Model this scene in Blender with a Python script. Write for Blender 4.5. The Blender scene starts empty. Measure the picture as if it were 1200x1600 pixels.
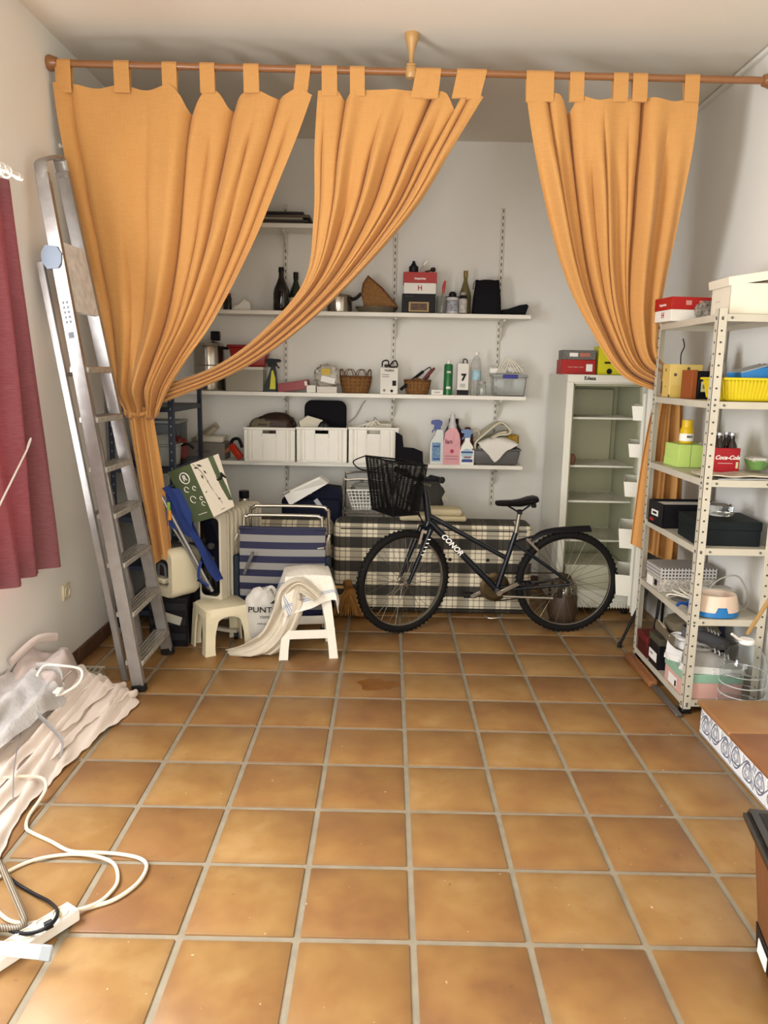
import bpy, bmesh, math, random
from mathutils import Vector, Matrix, Euler
random.seed(7)
SC = bpy.context.scene
COL = SC.collection
V = Vector
PI = math.pi
# ---------------------------------------------------------------- camera
FPX = 1203.0                      # focal length in pixels of the 1200x1600 frame
CAMH = 1.58
PITCH, ROLL, YAW = math.radians(10.22), math.radians(1.05), math.radians(-0.25)
_f = V((math.sin(YAW)*math.cos(PITCH), math.cos(YAW)*math.cos(PITCH), -math.sin(PITCH)))
_r0 = V((math.cos(YAW), -math.sin(YAW), 0)); _u0 = _r0.cross(_f)
_r = math.cos(ROLL)*_r0 + math.sin(ROLL)*_u0
_u = -math.sin(ROLL)*_r0 + math.cos(ROLL)*_u0
CAM = V((0, 0, CAMH))
cd = bpy.data.cameras.new('camera'); cam = bpy.data.objects.new('camera', cd); COL.objects.link(cam)
cd.sensor_fit = 'VERTICAL'; cd.sensor_height = 32.0; cd.sensor_width = 24.0; cd.lens = 32.0*FPX/1600.0
cd.clip_start = 0.05; cd.clip_end = 60
cam.matrix_world = Matrix(((_r.x, _u.x, -_f.x, 0), (_r.y, _u.y, -_f.y, 0), (_r.z, _u.z, -_f.z, CAMH), (0, 0, 0, 1)))
SC.camera = cam
# ---------------------------------------------------------------- world, lights, exposure
w = bpy.data.worlds.new('sky'); SC.world = w; w.use_nodes = True
bgn = w.node_tree.nodes['Background']; bgn.inputs[0].default_value = (0.80, 0.90, 1.0, 1); bgn.inputs[1].default_value = 0.6
def area_light(name, loc, rot, sx, sy, power, col):
    l = bpy.data.lights.new(name, 'AREA'); l.shape = 'RECTANGLE'; l.size = sx; l.size_y = sy; l.energy = power; l.color = col
    o = bpy.data.objects.new(name, l); COL.objects.link(o); o.location = loc; o.rotation_euler = rot
    return o
# daylight through the wide glazed door behind the camera, and the window in the left wall
area_light('daylight_door', (-0.35, -1.93, 1.40), (math.radians(90), 0, 0), 2.3, 2.6, 72, (1.0, 0.955, 0.88))
area_light('daylight_window', (-1.71, 2.32, 1.50), (0, math.radians(-90), 0), 1.45, 2.1, 128, (0.95, 0.97, 1.0))
SC.view_settings.view_transform = 'Standard'; SC.view_settings.look = 'None'
SC.view_settings.gamma = 1.0; SC.view_settings.use_curve_mapping = False
SC.view_settings.exposure = 0.74

# ---------------------------------------------------------------- projection helpers (where a thing stands, in metres)
def at(px, py, X=None, Y=None, Z=None):
    d = _f + _r*((px-600)/FPX) - _u*((py-800)/FPX)
    k = X/d.x if X is not None else (Y/d.y if Y is not None else (Z-CAMH)/d.z)
    return CAM + d*k
def proj(p):
    d = V(p)-CAM; z = d.dot(_f)
    return 600+FPX*d.dot(_r)/z, 800-FPX*d.dot(_u)/z
def xof(px, Y, z):
    a = proj((0, Y, z))[0]; b = proj((1, Y, z))[0]
    x = (px-a)/(b-a)
    for _ in range(3):
        e = 1e-3; p0 = proj((x, Y, z))[0]; p1 = proj((x+e, Y, z))[0]; x += (px-p0)/((p1-p0)/e)
    return x
def zof(py, X, Y):
    z = 1.0
    for _ in range(6):
        e = 1e-3; p0 = proj((X, Y, z))[1]; p1 = proj((X, Y, z+e))[1]; z += (py-p0)/((p1-p0)/e)
    return z
def fit(x0, x1, yt, Y, z):
    a, b = xof(x0, Y, z), xof(x1, Y, z)
    return (a+b)/2, b-a, zof(yt, (a+b)/2, Y)-z

# ---------------------------------------------------------------- materials
def lin(c):
    if isinstance(c, str): c = [int(c[i:i+2], 16)/255 for i in (0, 2, 4)]
    return tuple((x/12.92 if x <= .04045 else ((x+.055)/1.055)**2.4) for x in c) + (1,)
MATS = {}
def M(name, col='ffffff', rough=.5, metal=0, var=0.0, scale=8, bump=0.0, bscale=60, trans=0, alpha=1, ior=1.45, coat=0, sub=0, emit=0, transl=0, stretch=None):
    if name in MATS: return MATS[name]
    m = bpy.data.materials.new(name); m.use_nodes = True; nt = m.node_tree; bs = nt.nodes['Principled BSDF']
    c = lin(col)
    bs.inputs['Base Color'].default_value = c; bs.inputs['Roughness'].default_value = rough; bs.inputs['Metallic'].default_value = metal
    bs.inputs['Transmission Weight'].default_value = trans; bs.inputs['Alpha'].default_value = alpha; bs.inputs['IOR'].default_value = ior
    bs.inputs['Coat Weight'].default_value = coat
    if max(c[:3]) < .03 and not coat: bs.inputs['Specular IOR Level'].default_value = .22
    if sub: bs.inputs['Subsurface Weight'].default_value = sub; bs.inputs['Subsurface Radius'].default_value = (.02, .01, .006)
    if emit: bs.inputs['Emission Color'].default_value = c; bs.inputs['Emission Strength'].default_value = emit
    N = nt.nodes.new; L = nt.links.new
    if var or bump:
        tc = N('ShaderNodeTexCoord'); vec = tc.outputs['Object']
        if stretch:
            mp = N('ShaderNodeMapping'); mp.inputs['Scale'].default_value = stretch; L(vec, mp.inputs['Vector']); vec = mp.outputs['Vector']
    if var:
        n = N('ShaderNodeTexNoise'); n.inputs['Scale'].default_value = scale; n.inputs['Detail'].default_value = 5; L(vec, n.inputs['Vector'])
        r = N('ShaderNodeMapRange'); r.inputs['From Min'].default_value = .3; r.inputs['From Max'].default_value = .7
        r.inputs['To Min'].default_value = 1-var; r.inputs['To Max'].default_value = 1+var*.6; L(n.outputs['Fac'], r.inputs['Value'])
        mx = N('ShaderNodeVectorMath'); mx.operation = 'SCALE'; mx.inputs[0].default_value = c[:3]; L(r.outputs['Result'], mx.inputs['Scale'])
        L(mx.outputs['Vector'], bs.inputs['Base Color'])
    if bump:
        n2 = N('ShaderNodeTexNoise'); n2.inputs['Scale'].default_value = bscale; n2.inputs['Detail'].default_value = 3; L(vec, n2.inputs['Vector'])
        b = N('ShaderNodeBump'); b.inputs['Strength'].default_value = bump; b.inputs['Distance'].default_value = .01
        L(n2.outputs['Fac'], b.inputs['Height']); L(b.outputs['Normal'], bs.inputs['Normal'])
    if transl:
        tr = N('ShaderNodeBsdfTranslucent'); tr.inputs['Color'].default_value = c
        mix = N('ShaderNodeMixShader'); mix.inputs[0].default_value = transl
        out = nt.nodes['Material Output']
        L(bs.outputs[0], mix.inputs[1]); L(tr.outputs[0], mix.inputs[2]); L(mix.outputs[0], out.inputs['Surface'])
    MATS[name] = m
    return m
class NT:
    """small node helper for hand-made materials"""
    def __init__(s, name):
        s.m = bpy.data.materials.new(name); s.m.use_nodes = True; s.t = s.m.node_tree; s.bs = s.t.nodes['Principled BSDF']; MATS[name] = s.m
        tc = s.t.nodes.new('ShaderNodeTexCoord'); s.obj = tc.outputs['Object']; s.uv = tc.outputs['UV']
    def sep(s, v):
        n = s.t.nodes.new('ShaderNodeSeparateXYZ'); s.t.links.new(v, n.inputs[0]); return n.outputs
    def math(s, op, a, b=None, c=None):
        n = s.t.nodes.new('ShaderNodeMath'); n.operation = op
        for i, x in enumerate((a, b, c)):
            if x is None: continue
            if isinstance(x, (int, float)): n.inputs[i].default_value = x
            else: s.t.links.new(x, n.inputs[i])
        return n.outputs[0]
    def noise(s, scale, detail=4, vec=None, dist=0, out='Fac', stretch=None):
        v = vec or s.obj
        if stretch:
            mp = s.t.nodes.new('ShaderNodeMapping'); mp.inputs['Scale'].default_value = stretch; s.t.links.new(v, mp.inputs['Vector']); v = mp.outputs['Vector']
        n = s.t.nodes.new('ShaderNodeTexNoise'); n.inputs['Scale'].default_value = scale; n.inputs['Detail'].default_value = detail; n.inputs['Distortion'].default_value = dist
        s.t.links.new(v, n.inputs['Vector']); return n.outputs[out]
    def mix(s, f, a, b):
        n = s.t.nodes.new('ShaderNodeMix'); n.data_type = 'RGBA'
        for i, x in ((0, f), (6, a), (7, b)):
            if isinstance(x, (int, float)): n.inputs[i].default_value = x
            elif isinstance(x, (tuple, str)): n.inputs[i].default_value = lin(x) if isinstance(x, str) else x
            else: s.t.links.new(x, n.inputs[i])
        return n.outputs[2]
    def ramp(s, f, stops):
        n = s.t.nodes.new('ShaderNodeValToRGB'); e = n.color_ramp.elements
        while len(e) < len(stops): e.new(.5)
        for i, (p, c) in enumerate(stops): e[i].position = p; e[i].color = lin(c)
        s.t.links.new(f, n.inputs[0]); return n.outputs[0]
    def col(s, c): s.t.links.new(c, s.bs.inputs['Base Color']); return s
    def rough(s, r):
        if isinstance(r, (int, float)): s.bs.inputs['Roughness'].default_value = r
        else: s.t.links.new(r, s.bs.inputs['Roughness'])
        return s
    def bump(s, h, st=.3, d=.005):
        b = s.t.nodes.new('ShaderNodeBump'); b.inputs['Strength'].default_value = st; b.inputs['Distance'].default_value = d
        s.t.links.new(h, b.inputs['Height']); s.t.links.new(b.outputs[0], s.bs.inputs['Normal']); return s

# ---------------------------------------------------------------- mesh builder
def catmull(pts, n=8, closed=False):
    P = [V(p) for p in pts]; out = []
    m = len(P)
    rng = range(m if closed else m-1)
    for i in rng:
        if closed: p0, p1, p2, p3 = P[(i-1) % m], P[i], P[(i+1) % m], P[(i+2) % m]
        else: p0 = P[max(i-1, 0)]; p1 = P[i]; p2 = P[i+1]; p3 = P[min(i+2, m-1)]
        for k in range(n):
            t = k/n
            out.append(.5*((2*p1)+(p2-p0)*t+(2*p0-5*p1+4*p2-p3)*t*t+(-p0+3*p1-3*p2+p3)*t**3))
    if not closed: out.append(P[-1])
    return out
class B:
    def __init__(s): s.bm = bmesh.new()
    def _x(s, vs, mat):
        if mat is not None: bmesh.ops.transform(s.bm, matrix=mat, verts=vs)
    def box(s, c, d, bev=0, rot=None, seg=1, taper=None):
        r = bmesh.ops.create_cube(s.bm, size=1); vs = r['verts']
        for v in vs:
            t = 1
            if taper and v.co.z < 0: t = taper
            v.co = V((v.co.x*d[0]*t, v.co.y*d[1]*t, v.co.z*d[2]))
        if bev:
            es = list({e for v in vs for e in v.link_edges})
            rr = bmesh.ops.bevel(s.bm, geom=es, offset=min(bev, min(d)*.45), segments=seg, affect='EDGES', profile=.5)
            vs = list({v for f in rr['faces'] for v in f.verts} | {v for v in vs if v.is_valid})
        s._x(vs, Matrix.Translation(c) @ (rot.to_matrix().to_4x4() if rot is not None else Matrix()))
        return s
    def lathe(s, prof, c=(0, 0, 0), n=20, axis='Z', cap=True, sx=1, sy=1, mat=None):
        rings = []
        for (r, z) in prof:
            rings.append([s.bm.verts.new((r*sx*math.cos(2*PI*k/n), r*sy*math.sin(2*PI*k/n), z)) for k in range(n)])
        for a, b in zip(rings, rings[1:]):
            for k in range(n): s.bm.faces.new((a[k], a[(k+1) % n], b[(k+1) % n], b[k]))
        if cap:
            for ring, rev in ((rings[0], True), (rings[-1], False)):
                try: s.bm.faces.new(ring[::-1] if rev else ring)
                except ValueError: pass
        vs = [v for r in rings for v in r]
        R = Matrix()
        if axis == 'X': R = Matrix.Rotation(PI/2, 4, 'Y')
        elif axis == 'Y': R = Matrix.Rotation(-PI/2, 4, 'X')
        s._x(vs, Matrix.Translation(c) @ (mat if mat is not None else R))
        return s
    def cyl(s, c, r, h, n=16, axis='Z', r2=None, bev=0):
        r2 = r if r2 is None else r2
        pr = [(r, 0), (r2, h)] if not bev else [(r-bev, 0), (r, bev), (r2, h-bev), (r2-bev, h)]
        return s.lathe(pr, c, n, axis)
    def tube(s, pts, r, n=8, closed=False, flat=1.0, smooth=0, cap=True, up=None):
        if smooth: pts = catmull(pts, smooth, closed)
        P = [V(p) for p in pts]; m = len(P)
        rad = r if callable(r) else (lambda t: r)
        rings = []; prev = None
        for i, p in enumerate(P):
            if closed: t = (P[(i+1) % m]-P[(i-1) % m])
            else: t = P[min(i+1, m-1)]-P[max(i-1, 0)]
            if t.length < 1e-9: t = V((0, 0, 1))
            t.normalize()
            if prev is None:
                a = V(up) if up is not None else (V((0, 0, 1)) if abs(t.z) < .9 else V((1, 0, 0)))
            else: a = prev
            nrm = (a - t*a.dot(t))
            if nrm.length < 1e-6: nrm = t.orthogonal()
            nrm.normalize(); prev = nrm; bi = t.cross(nrm)
            R = rad(i/max(1, m-1))
            rings.append([s.bm.verts.new(p+nrm*R*math.cos(2*PI*k/n)+bi*R*flat*math.sin(2*PI*k/n)) for k in range(n)])
        pairs = list(zip(rings, rings[1:]))
        if closed: pairs.append((rings[-1], rings[0]))
        for a, b in pairs:
            for k in range(n): s.bm.faces.new((a[k], a[(k+1) % n], b[(k+1) % n], b[k]))
        if not closed and cap:
            for ring in (rings[0][::-1], rings[-1]):
                try: s.bm.faces.new(ring)
                except ValueError: pass
        return s
    def bar(s, a, b, w, h, up=(0, 0, 1), bev=0):
        """box beam from a to b, w across, h along 'up'"""
        a, b = V(a), V(b); t = (b-a); Ln = t.length; t.normalize(); u = V(up); u = (u-t*u.dot(t)).normalized(); x = u.cross(t)
        m = Matrix(((x.x, t.x, u.x, 0), (x.y, t.y, u.y, 0), (x.z, t.z, u.z, 0), (0, 0, 0, 1)))
        c = (a+b)/2
        r = bmesh.ops.create_cube(s.bm, size=1); vs = r['verts']
        for v in vs: v.co = V((v.co.x*w, v.co.y*Ln, v.co.z*h))
        if bev:
            es = list({e for v in vs for e in v.link_edges})
            rr = bmesh.ops.bevel(s.bm, geom=es, offset=bev, segments=1, affect='EDGES')
            vs = list({v for f in rr['faces'] for v in f.verts} | {v for v in vs if v.is_valid})
        s._x(vs, Matrix.Translation(c) @ m)
        return s
    def prism(s, outline, d, mat=None, bev=0):
        """outline [(x,z)] in the XZ plane, thickness d along +Y (from y=0)"""
        f = [s.bm.verts.new((x, 0, z)) for x, z in outline]; b = [s.bm.verts.new((x, d, z)) for x, z in outline]
        n = len(f)
        s.bm.faces.new(f); s.bm.faces.new(b[::-1])
        for k in range(n): s.bm.faces.new((f[k], b[k], b[(k+1) % n], f[(k+1) % n]))
        s._x(f+b, mat)
        return s
    def grid(s, G, closed_u=False):
        rows = [[s.bm.verts.new(p) for p in r] for r in G]
        for a, b in zip(rows, rows[1:]):
            n = len(a)
            for k in range(n if closed_u else n-1): s.bm.faces.new((a[k], a[(k+1) % n], b[(k+1) % n], b[k]))
        return s
    def faces(s, vs, fs, mat=None):
        v = [s.bm.verts.new(p) for p in vs]
        for f in fs: s.bm.faces.new([v[i] for i in f])
        s._x(v, mat)
        return s
    def thick(s, t):
        bm = s.bm; bmesh.ops.recalc_face_normals(bm, faces=bm.faces[:]); bm.normal_update()
        vs = bm.verts[:]; fs = bm.faces[:]; be = [e for e in bm.edges if e.is_boundary]
        dup = {v: bm.verts.new(v.co-v.normal*t) for v in vs}
        uv = bm.loops.layers.uv.active
        for f in fs:
            g = bm.faces.new([dup[v] for v in reversed(f.verts)])
            if uv:
                m = {dup[l.vert]: l[uv].uv.copy() for l in f.loops}
                for l in g.loops: l[uv].uv = m[l.vert]
        for e in be:
            a, b = e.verts
            try: bm.faces.new((a, b, dup[b], dup[a]))
            except ValueError: pass
        return s
    def o(s, name, mat, parent=None, loc=(0, 0, 0), rot=(0, 0, 0), ang=.7, recalc=True):
        if recalc: bmesh.ops.recalc_face_normals(s.bm, faces=s.bm.faces[:])
        me = bpy.data.meshes.new(name); s.bm.to_mesh(me); s.bm.free()
        me.polygons.foreach_set('use_smooth', [True]*len(me.polygons)); me.set_sharp_from_angle(angle=ang)
        if mat: me.materials.append(mat)
        ob = bpy.data.objects.new(name, me); COL.objects.link(ob); ob.parent = parent; ob.location = loc; ob.rotation_euler = rot
        return ob
def tag(o, label=None, cat=None, group=None, kind=None):
    if label: o['label'] = label
    if cat: o['category'] = cat
    if group: o['group'] = group
    if kind: o['kind'] = kind
    return o
def thing(name, label, cat, loc=(0, 0, 0), rz=0, group=None, rot=None):
    o = bpy.data.objects.new(name, None); COL.objects.link(o); o.location = loc; o.rotation_euler = rot or (0, 0, rz); o.empty_display_size = .05
    return tag(o, label, cat, group)
def struct(o): o['kind'] = 'structure'; return o
def copy_tree(o, parent=None):
    c = o.copy(); COL.objects.link(c); c.parent = parent
    for ch in o.children: copy_tree(ch, c)
    return c
DG = None
def text(s, size, mat, parent, loc, rot=(PI/2, 0, 0), name='lettering', ext=.0004, shear=0, align='CENTER', sx=1, bold=0):
    cu = bpy.data.curves.new('t', 'FONT'); cu.body = s; cu.size = size; cu.align_x = align; cu.align_y = 'CENTER'; cu.extrude = ext; cu.shear = shear; cu.offset = bold
    cu.resolution_u = 3
    t = bpy.data.objects.new('t', cu); COL.objects.link(t)
    dg = bpy.context.evaluated_depsgraph_get(); me = bpy.data.meshes.new_from_object(t.evaluated_get(dg))
    bpy.data.objects.remove(t); bpy.data.curves.remove(cu)
    me.name = name; me.materials.clear(); me.materials.append(mat)
    ob = bpy.data.objects.new(name, me); COL.objects.link(ob); ob.parent = parent; ob.location = loc; ob.rotation_euler = rot; ob.scale = (sx, 1, 1)
    return ob
# ================================================================ the room
XL, XR, YB, YF, ZC = -1.665, 1.80, 5.69, -2.0, 3.165
n = NT('plaster'); f1 = n.noise(1.1, 4); f2 = n.noise(55, 3)
n.col(n.mix(n.math('MULTIPLY', f1, .55), 'e8e6df', 'dbd8cf')).rough(.85).bump(n.math('ADD', f2, n.noise(9, 3)), .12, .004); plaster = n.m
n = NT('ceiling_paint'); n.col(n.mix(n.noise(.8, 3), 'e6e0d4', 'dbd3c4')).rough(.9).bump(n.noise(70, 3), .12, .003); ceilm = n.m
def wall(name, c, d, mat): return struct(B().box(c, d).o(name, mat))
WT = .2
wall('wall_back', ((XL+XR)/2, YB+WT/2, ZC/2), (XR-XL+2*WT, WT, ZC), plaster)
wall('wall_right', (XR+WT/2, (YF+YB)/2, ZC/2), (WT, YB-YF, ZC), plaster)
wall('ceiling', ((XL+XR)/2, (YF+YB)/2, ZC+WT/2), (XR-XL+2*WT, YB-YF+2*WT, WT), ceilm)
# left wall with the window opening that the red curtain belongs to
WY0, WY1, WZ0, WZ1 = 1.25, 3.4, .76, 2.25
b = B(); xc = XL-WT/2
b.box((xc, (YF+WY0)/2, ZC/2), (WT, WY0-YF, ZC)); b.box((xc, (WY1+YB)/2, ZC/2), (WT, YB-WY1, ZC))
b.box((xc, (WY0+WY1)/2, WZ0/2), (WT, WY1-WY0, WZ0)); b.box((xc, (WY0+WY1)/2, (WZ1+ZC)/2), (WT, WY1-WY0, ZC-WZ1))
struct(b.o('wall_left', plaster))
whitep = M('white_paint', 'eceae2', .35)
b = B()
for y in (WY0+.025, (WY0+WY1)/2, WY1-.025): b.box((XL-.12, y, (WZ0+WZ1)/2), (.05, .05, WZ1-WZ0))
for z in (WZ0+.025, WZ1-.025): b.box((XL-.12, (WY0+WY1)/2, z), (.05, WY1-WY0, .05))
struct(b.o('window_1', whitep))
# front wall behind the camera, with the glazed door opening
DX0, DX1, DZ1 = -1.5, .8, 2.75
b = B(); yc = YF-WT/2
b.box(((XL+DX0)/2, yc, ZC/2), (DX0-XL, WT, ZC)); b.box(((DX1+XR)/2, yc, ZC/2), (XR-DX1, WT, ZC)); b.box(((DX0+DX1)/2, yc, (DZ1+ZC)/2), (DX1-DX0, WT, ZC-DZ1))
struct(b.o('wall_front', plaster))
b = B()
for x in (DX0+.03, (DX0+DX1)/2, DX1-.03): b.box((x, YF-.1, DZ1/2), (.06, .05, DZ1))
for z in (.05, DZ1-.03): b.box(((DX0+DX1)/2, YF-.1, z), (DX1-DX0, .05, .06))
struct(b.o('door_1', whitep))
# ---------------------------------------------------------------- floor: grout bed + one object for each terracotta tile
T = .33; GX = .0955; GY = .2785; GW = .020
n = NT('grout'); n.col(n.mix(n.noise(14, 5), '9d927d', '796e5b')).rough(.9).bump(n.noise(120, 3), .3, .003); grout = n.m
floor = struct(B().box(((XL+XR)/2, (YF+YB)/2, -.06), (XR-XL+2*WT, YB-YF+2*WT, .11)).o('floor', grout))
n = NT('terracotta')
oi = n.t.nodes.new('ShaderNodeObjectInfo'); rnd = oi.outputs['Random']; geo = n.t.nodes.new('ShaderNodeNewGeometry').outputs['Position']
vm = n.t.nodes.new('ShaderNodeVectorMath'); vm.operation = 'ADD'; cb = n.t.nodes.new('ShaderNodeCombineXYZ'); n.t.links.new(n.math('MULTIPLY', rnd, 37.0), cb.inputs[2]); n.t.links.new(geo, vm.inputs[0]); n.t.links.new(cb.outputs[0], vm.inputs[1])
cl = n.math('ADD', n.math('MULTIPLY', n.noise(4.6, 3, vm.outputs[0], .25), .75), n.math('MULTIPLY', n.noise(15, 4, vm.outputs[0], .2), .25)); st = n.noise(22, 6, geo, .3)
basec = n.ramp(n.math('ADD', n.math('MULTIPLY', cl, .72), n.math('MULTIPLY', rnd, .16)), [(.26, '7e5735'), (.38, '8c653a'), (.48, '957040'), (.58, '9f7c4d'), (.72, '927246')])
basec = n.mix(n.math('MULTIPLY', n.math('SMOOTH_MIN', n.math('MAXIMUM', n.math('SUBTRACT', st, .60), 0), .1, .02), 3.2), basec, '8a5f38')
uvx, uvy, uvz = n.sep(n.obj)
edge = n.math('MAXIMUM', n.math('ABSOLUTE', uvx), n.math('ABSOLUTE', uvy))
em = n.math('MULTIPLY', n.math('MAXIMUM', n.math('SUBTRACT', n.math('ADD', edge, n.math('MULTIPLY', n.noise(11, 3, geo), .06)), .155), 0), 9)
basec = n.mix(em, basec, '6b4e30')
sp = n.noise(48, 2, geo)
basec = n.mix(n.math('MULTIPLY', n.math('MAXIMUM', n.math('SUBTRACT', n.noise(30, 2, geo), .735), 0), 12), basec, '5d4630')
basec = n.mix(n.math('MULTIPLY', n.math('MAXIMUM', n.math('SUBTRACT', sp, .74), 0), 14), basec, 'dcc6a4')
n.col(basec).rough(n.math('ADD', n.math('MULTIPLY', cl, .30), .30)).bump(n.math('ADD', n.noise(9, 3, geo), n.math('MULTIPLY', st, .4)), .10, .01)
tilem = n.m
def tile_mesh(w, d, h=.012):
    b = B(); b.box((0, 0, 0), (w, d, h), bev=.004, seg=2)
    return b
shared = {}
i0 = math.floor((XL-GX)/T); i1 = math.ceil((XR-GX)/T); j0 = math.floor((YF-GY)/T); j1 = math.ceil((YB-GY)/T)
for j in range(j0, j1):
    for i in range(i0, i1):
        xa, xb = max(GX+i*T+GW/2, XL), min(GX+(i+1)*T-GW/2, XR); ya, yb = max(GY+j*T+GW/2, YF), min(GY+(j+1)*T-GW/2, YB)
        if xb-xa < .02 or yb-ya < .02: continue
        key = (round(xb-xa, 3), round(yb-ya, 3))
        if key not in shared:
            shared[key] = tile_mesh(xb-xa, yb-ya).o('tile', tilem, floor); o = shared[key]
        else:
            o = bpy.data.objects.new('tile', shared[key].data); COL.objects.link(o); o.parent = floor
        o.location = ((xa+xb)/2, (ya+yb)/2, -.006+random.uniform(-.0012, .0008)); o.rotation_euler = (random.uniform(-.002, .002), random.uniform(-.002, .002), 0)
# dark wet stain on a tile
b = B(); ring = []
for k in range(40):
    a = 2*PI*k/40; r = 1+.13*math.sin(3*a+1)+.09*math.sin(5*a)+.05*math.sin(9*a+2)
    ring.append((.094*r*math.cos(a)*(1 if math.cos(a) < 0 else 1.08), .072*r*math.sin(a)))
b.faces([(x, y, .0012) for x, y in ring]+[(x*1.01, y*1.01, 0) for x, y in ring], [list(range(40))]+[[k, 40+k, 40+(k+1) % 40, (k+1) % 40] for k in range(40)])
tag(b.o('stain', M('wet_stain', '7e4e1c', .25, var=.15, scale=12), floor, (-.04, 3.745, .0012)), 'dark brown wet stain')
# ---------------------------------------------------------------- trims
skirt = M('dark_skirting', '5e4334', .45, var=.2)
b = B()
for k in range(24):
    y0 = YF+k*T; y1 = min(y0+T-.004, YB)
    if y0 < YB: b.box((XL+.008, (y0+y1)/2, .042), (.016, y1-y0, .084), bev=.003)
struct(b.o('baseboard_left', skirt))
struct(B().box(((XL+XR)/2, YB-.008, .042), (XR-XL, .016, .084)).o('baseboard_back', skirt))
struct(B().box((XR-.009, (YF+YB)/2, ZC-.02), (.018, YB-YF, .03), bev=.004).o('trim_1', whitep))
cable = M('grey_cable', '9a958a', .6)
b = B(); b.bar((XR-.004, 4.98, 1.2), (XR-.004, 4.98, ZC-.03), .006, .006)
tag(b.o('wall_cable', cable), 'thin grey cable running down the right wall beside the right curtain', 'cable')
# wall socket on the left wall
s = thing('wall_socket', 'beige wall socket low on the left wall beside the ladder', 'socket', (XL, 3.847, .433))
cream = M('cream_plastic', 'd8ceb0', .4)
B().box((.006, 0, 0), (.012, .085, .085), bev=.004).o('cover_plate', cream, s)
B().lathe([(.028, .0), (.028, .006), (.024, .006), (.022, -.004)], (.010, 0, 0), 20, 'X').o('socket_ring', cream, s)
s2 = thing('wall_hook', 'small white hook on the left wall behind the orange curtain edge', 'hook', at(93, 228, X=XL))
B().cyl((0, 0, 0), .012, .01, 12, 'X').o('rose', whitep, s2)
B().tube([(.005, 0, 0), (.03, 0, -.005), (.04, 0, .02)], .005, 8, smooth=4).o('hook_arm', whitep, s2)
# ---------------------------------------------------------------- step in front of the right wall
stp = thing('step', 'terracotta topped step with blue and white floral riser along the right wall', 'step', (0, 0, 0))
SY1, SX0, SZ = 3.262, 1.43, .162
B().box(((SX0+.012+XR)/2, (SY1-.012+1.0)/2, (SZ-.03)/2), (XR-SX0-.012, SY1-.012-1.0, SZ-.03)).o('step_core', M('mortar', 'b8b0a2', .9), stp)
n = NT('step_tile'); n.col(n.ramp(n.math('ADD', n.math('MULTIPLY', n.noise(6, 5), .6), n.math('MULTIPLY', n.t.nodes.new('ShaderNodeObjectInfo').outputs['Random'], .4)), [(.3, '8a5a3a'), (.5, '996a43'), (.7, 'a57d4f')])).rough(.42).bump(n.noise(12), .1); steptile = n.m
for k in range(6):
    y1 = SY1+.012-k*.335
    b = B(); b.box(((SX0-.02+XR)/2, y1-.164, SZ-.012), (XR-SX0+.02, .328, .026), bev=.010, seg=3); b.o('step_tile', steptile, stp)
# floral riser tiles, 20 cm each, procedural blue scrolls
n = NT('floral_glaze')
x, y, z = n.sep(n.obj)
u = n.math('DIVIDE', y, .2); v = n.math('DIVIDE', z, .13)
uu = n.math('SUBTRACT', n.math('FRACT', n.math('MULTIPLY', n.math('ADD', u, 10.5), 1.0)), .5)
def ringm(cu, cv, r, w, ax=1.0, ay=1.0, wob=0):
    dx = n.math('MULTIPLY', n.math('SUBTRACT', uu, cu), ax*1.54); dy = n.math('MULTIPLY', n.math('SUBTRACT', v, cv), ay)
    d = n.math('SQRT', n.math('ADD', n.math('POWER', dx, 2), n.math('POWER', dy, 2)))
    if wob:
        d = n.math('ADD', d, n.math('MULTIPLY', n.math('SINE', n.math('MULTIPLY', n.math('ARCTAN2', dy, dx), wob)), .03))
    return n.math('LESS_THAN', n.math('ABSOLUTE', n.math('SUBTRACT', d, r)), w)
m1 = ringm(-.25, .06, .27, .028, 1, 1, 3); m2 = ringm(.25, -.06, .27, .028, 1, 1, 3); m3 = ringm(-.25, .06, .13, .06, 1, .8, 5); m4 = ringm(.25, -.06, .13, .06, 1, .8, 5)
m5 = n.math('LESS_THAN', n.math('ABSOLUTE', n.math('SUBTRACT', v, n.math('MULTIPLY', n.math('SINE', n.math('MULTIPLY', uu, 2*PI)), .30))), .03)
m6 = ringm(0, .27, .07, .05, 1, 1, 4); m7 = ringm(0, -.24, .07, .05, 1, 1, 4); m8 = ringm(.46, .24, .06, .04, 1, 1, 4)
band = n.math('LESS_THAN', n.math('ABSOLUTE', n.math('SUBTRACT', v, -.455)), .018)
mm = m1
for q in (m2, m5, band): mm = n.math('MAXIMUM', mm, q)
lt = m3
for q in (m4, m6, m7, m8): lt = n.math('MAXIMUM', lt, q)
c1 = n.mix(n.math('MULTIPLY', lt, .8), 'eef0f0', '8f98ab'); c2 = n.mix(n.math('MULTIPLY', mm, .9), c1, '4a5570')
n.col(c2).rough(.15); floral = n.m
for k in range(10):
    y1 = SY1-.008-k*.202
    B().box((0, 0, 0), (.012, .2, .13), bev=.002).o('riser_tile', floral, stp, (SX0+.006, y1-.1, .071))
B().box((0, 0, 0), (XR-SX0, .012, .13), bev=.002).o('riser_tile', floral, stp, ((SX0+XR)/2, SY1-.004, .071))
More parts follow.
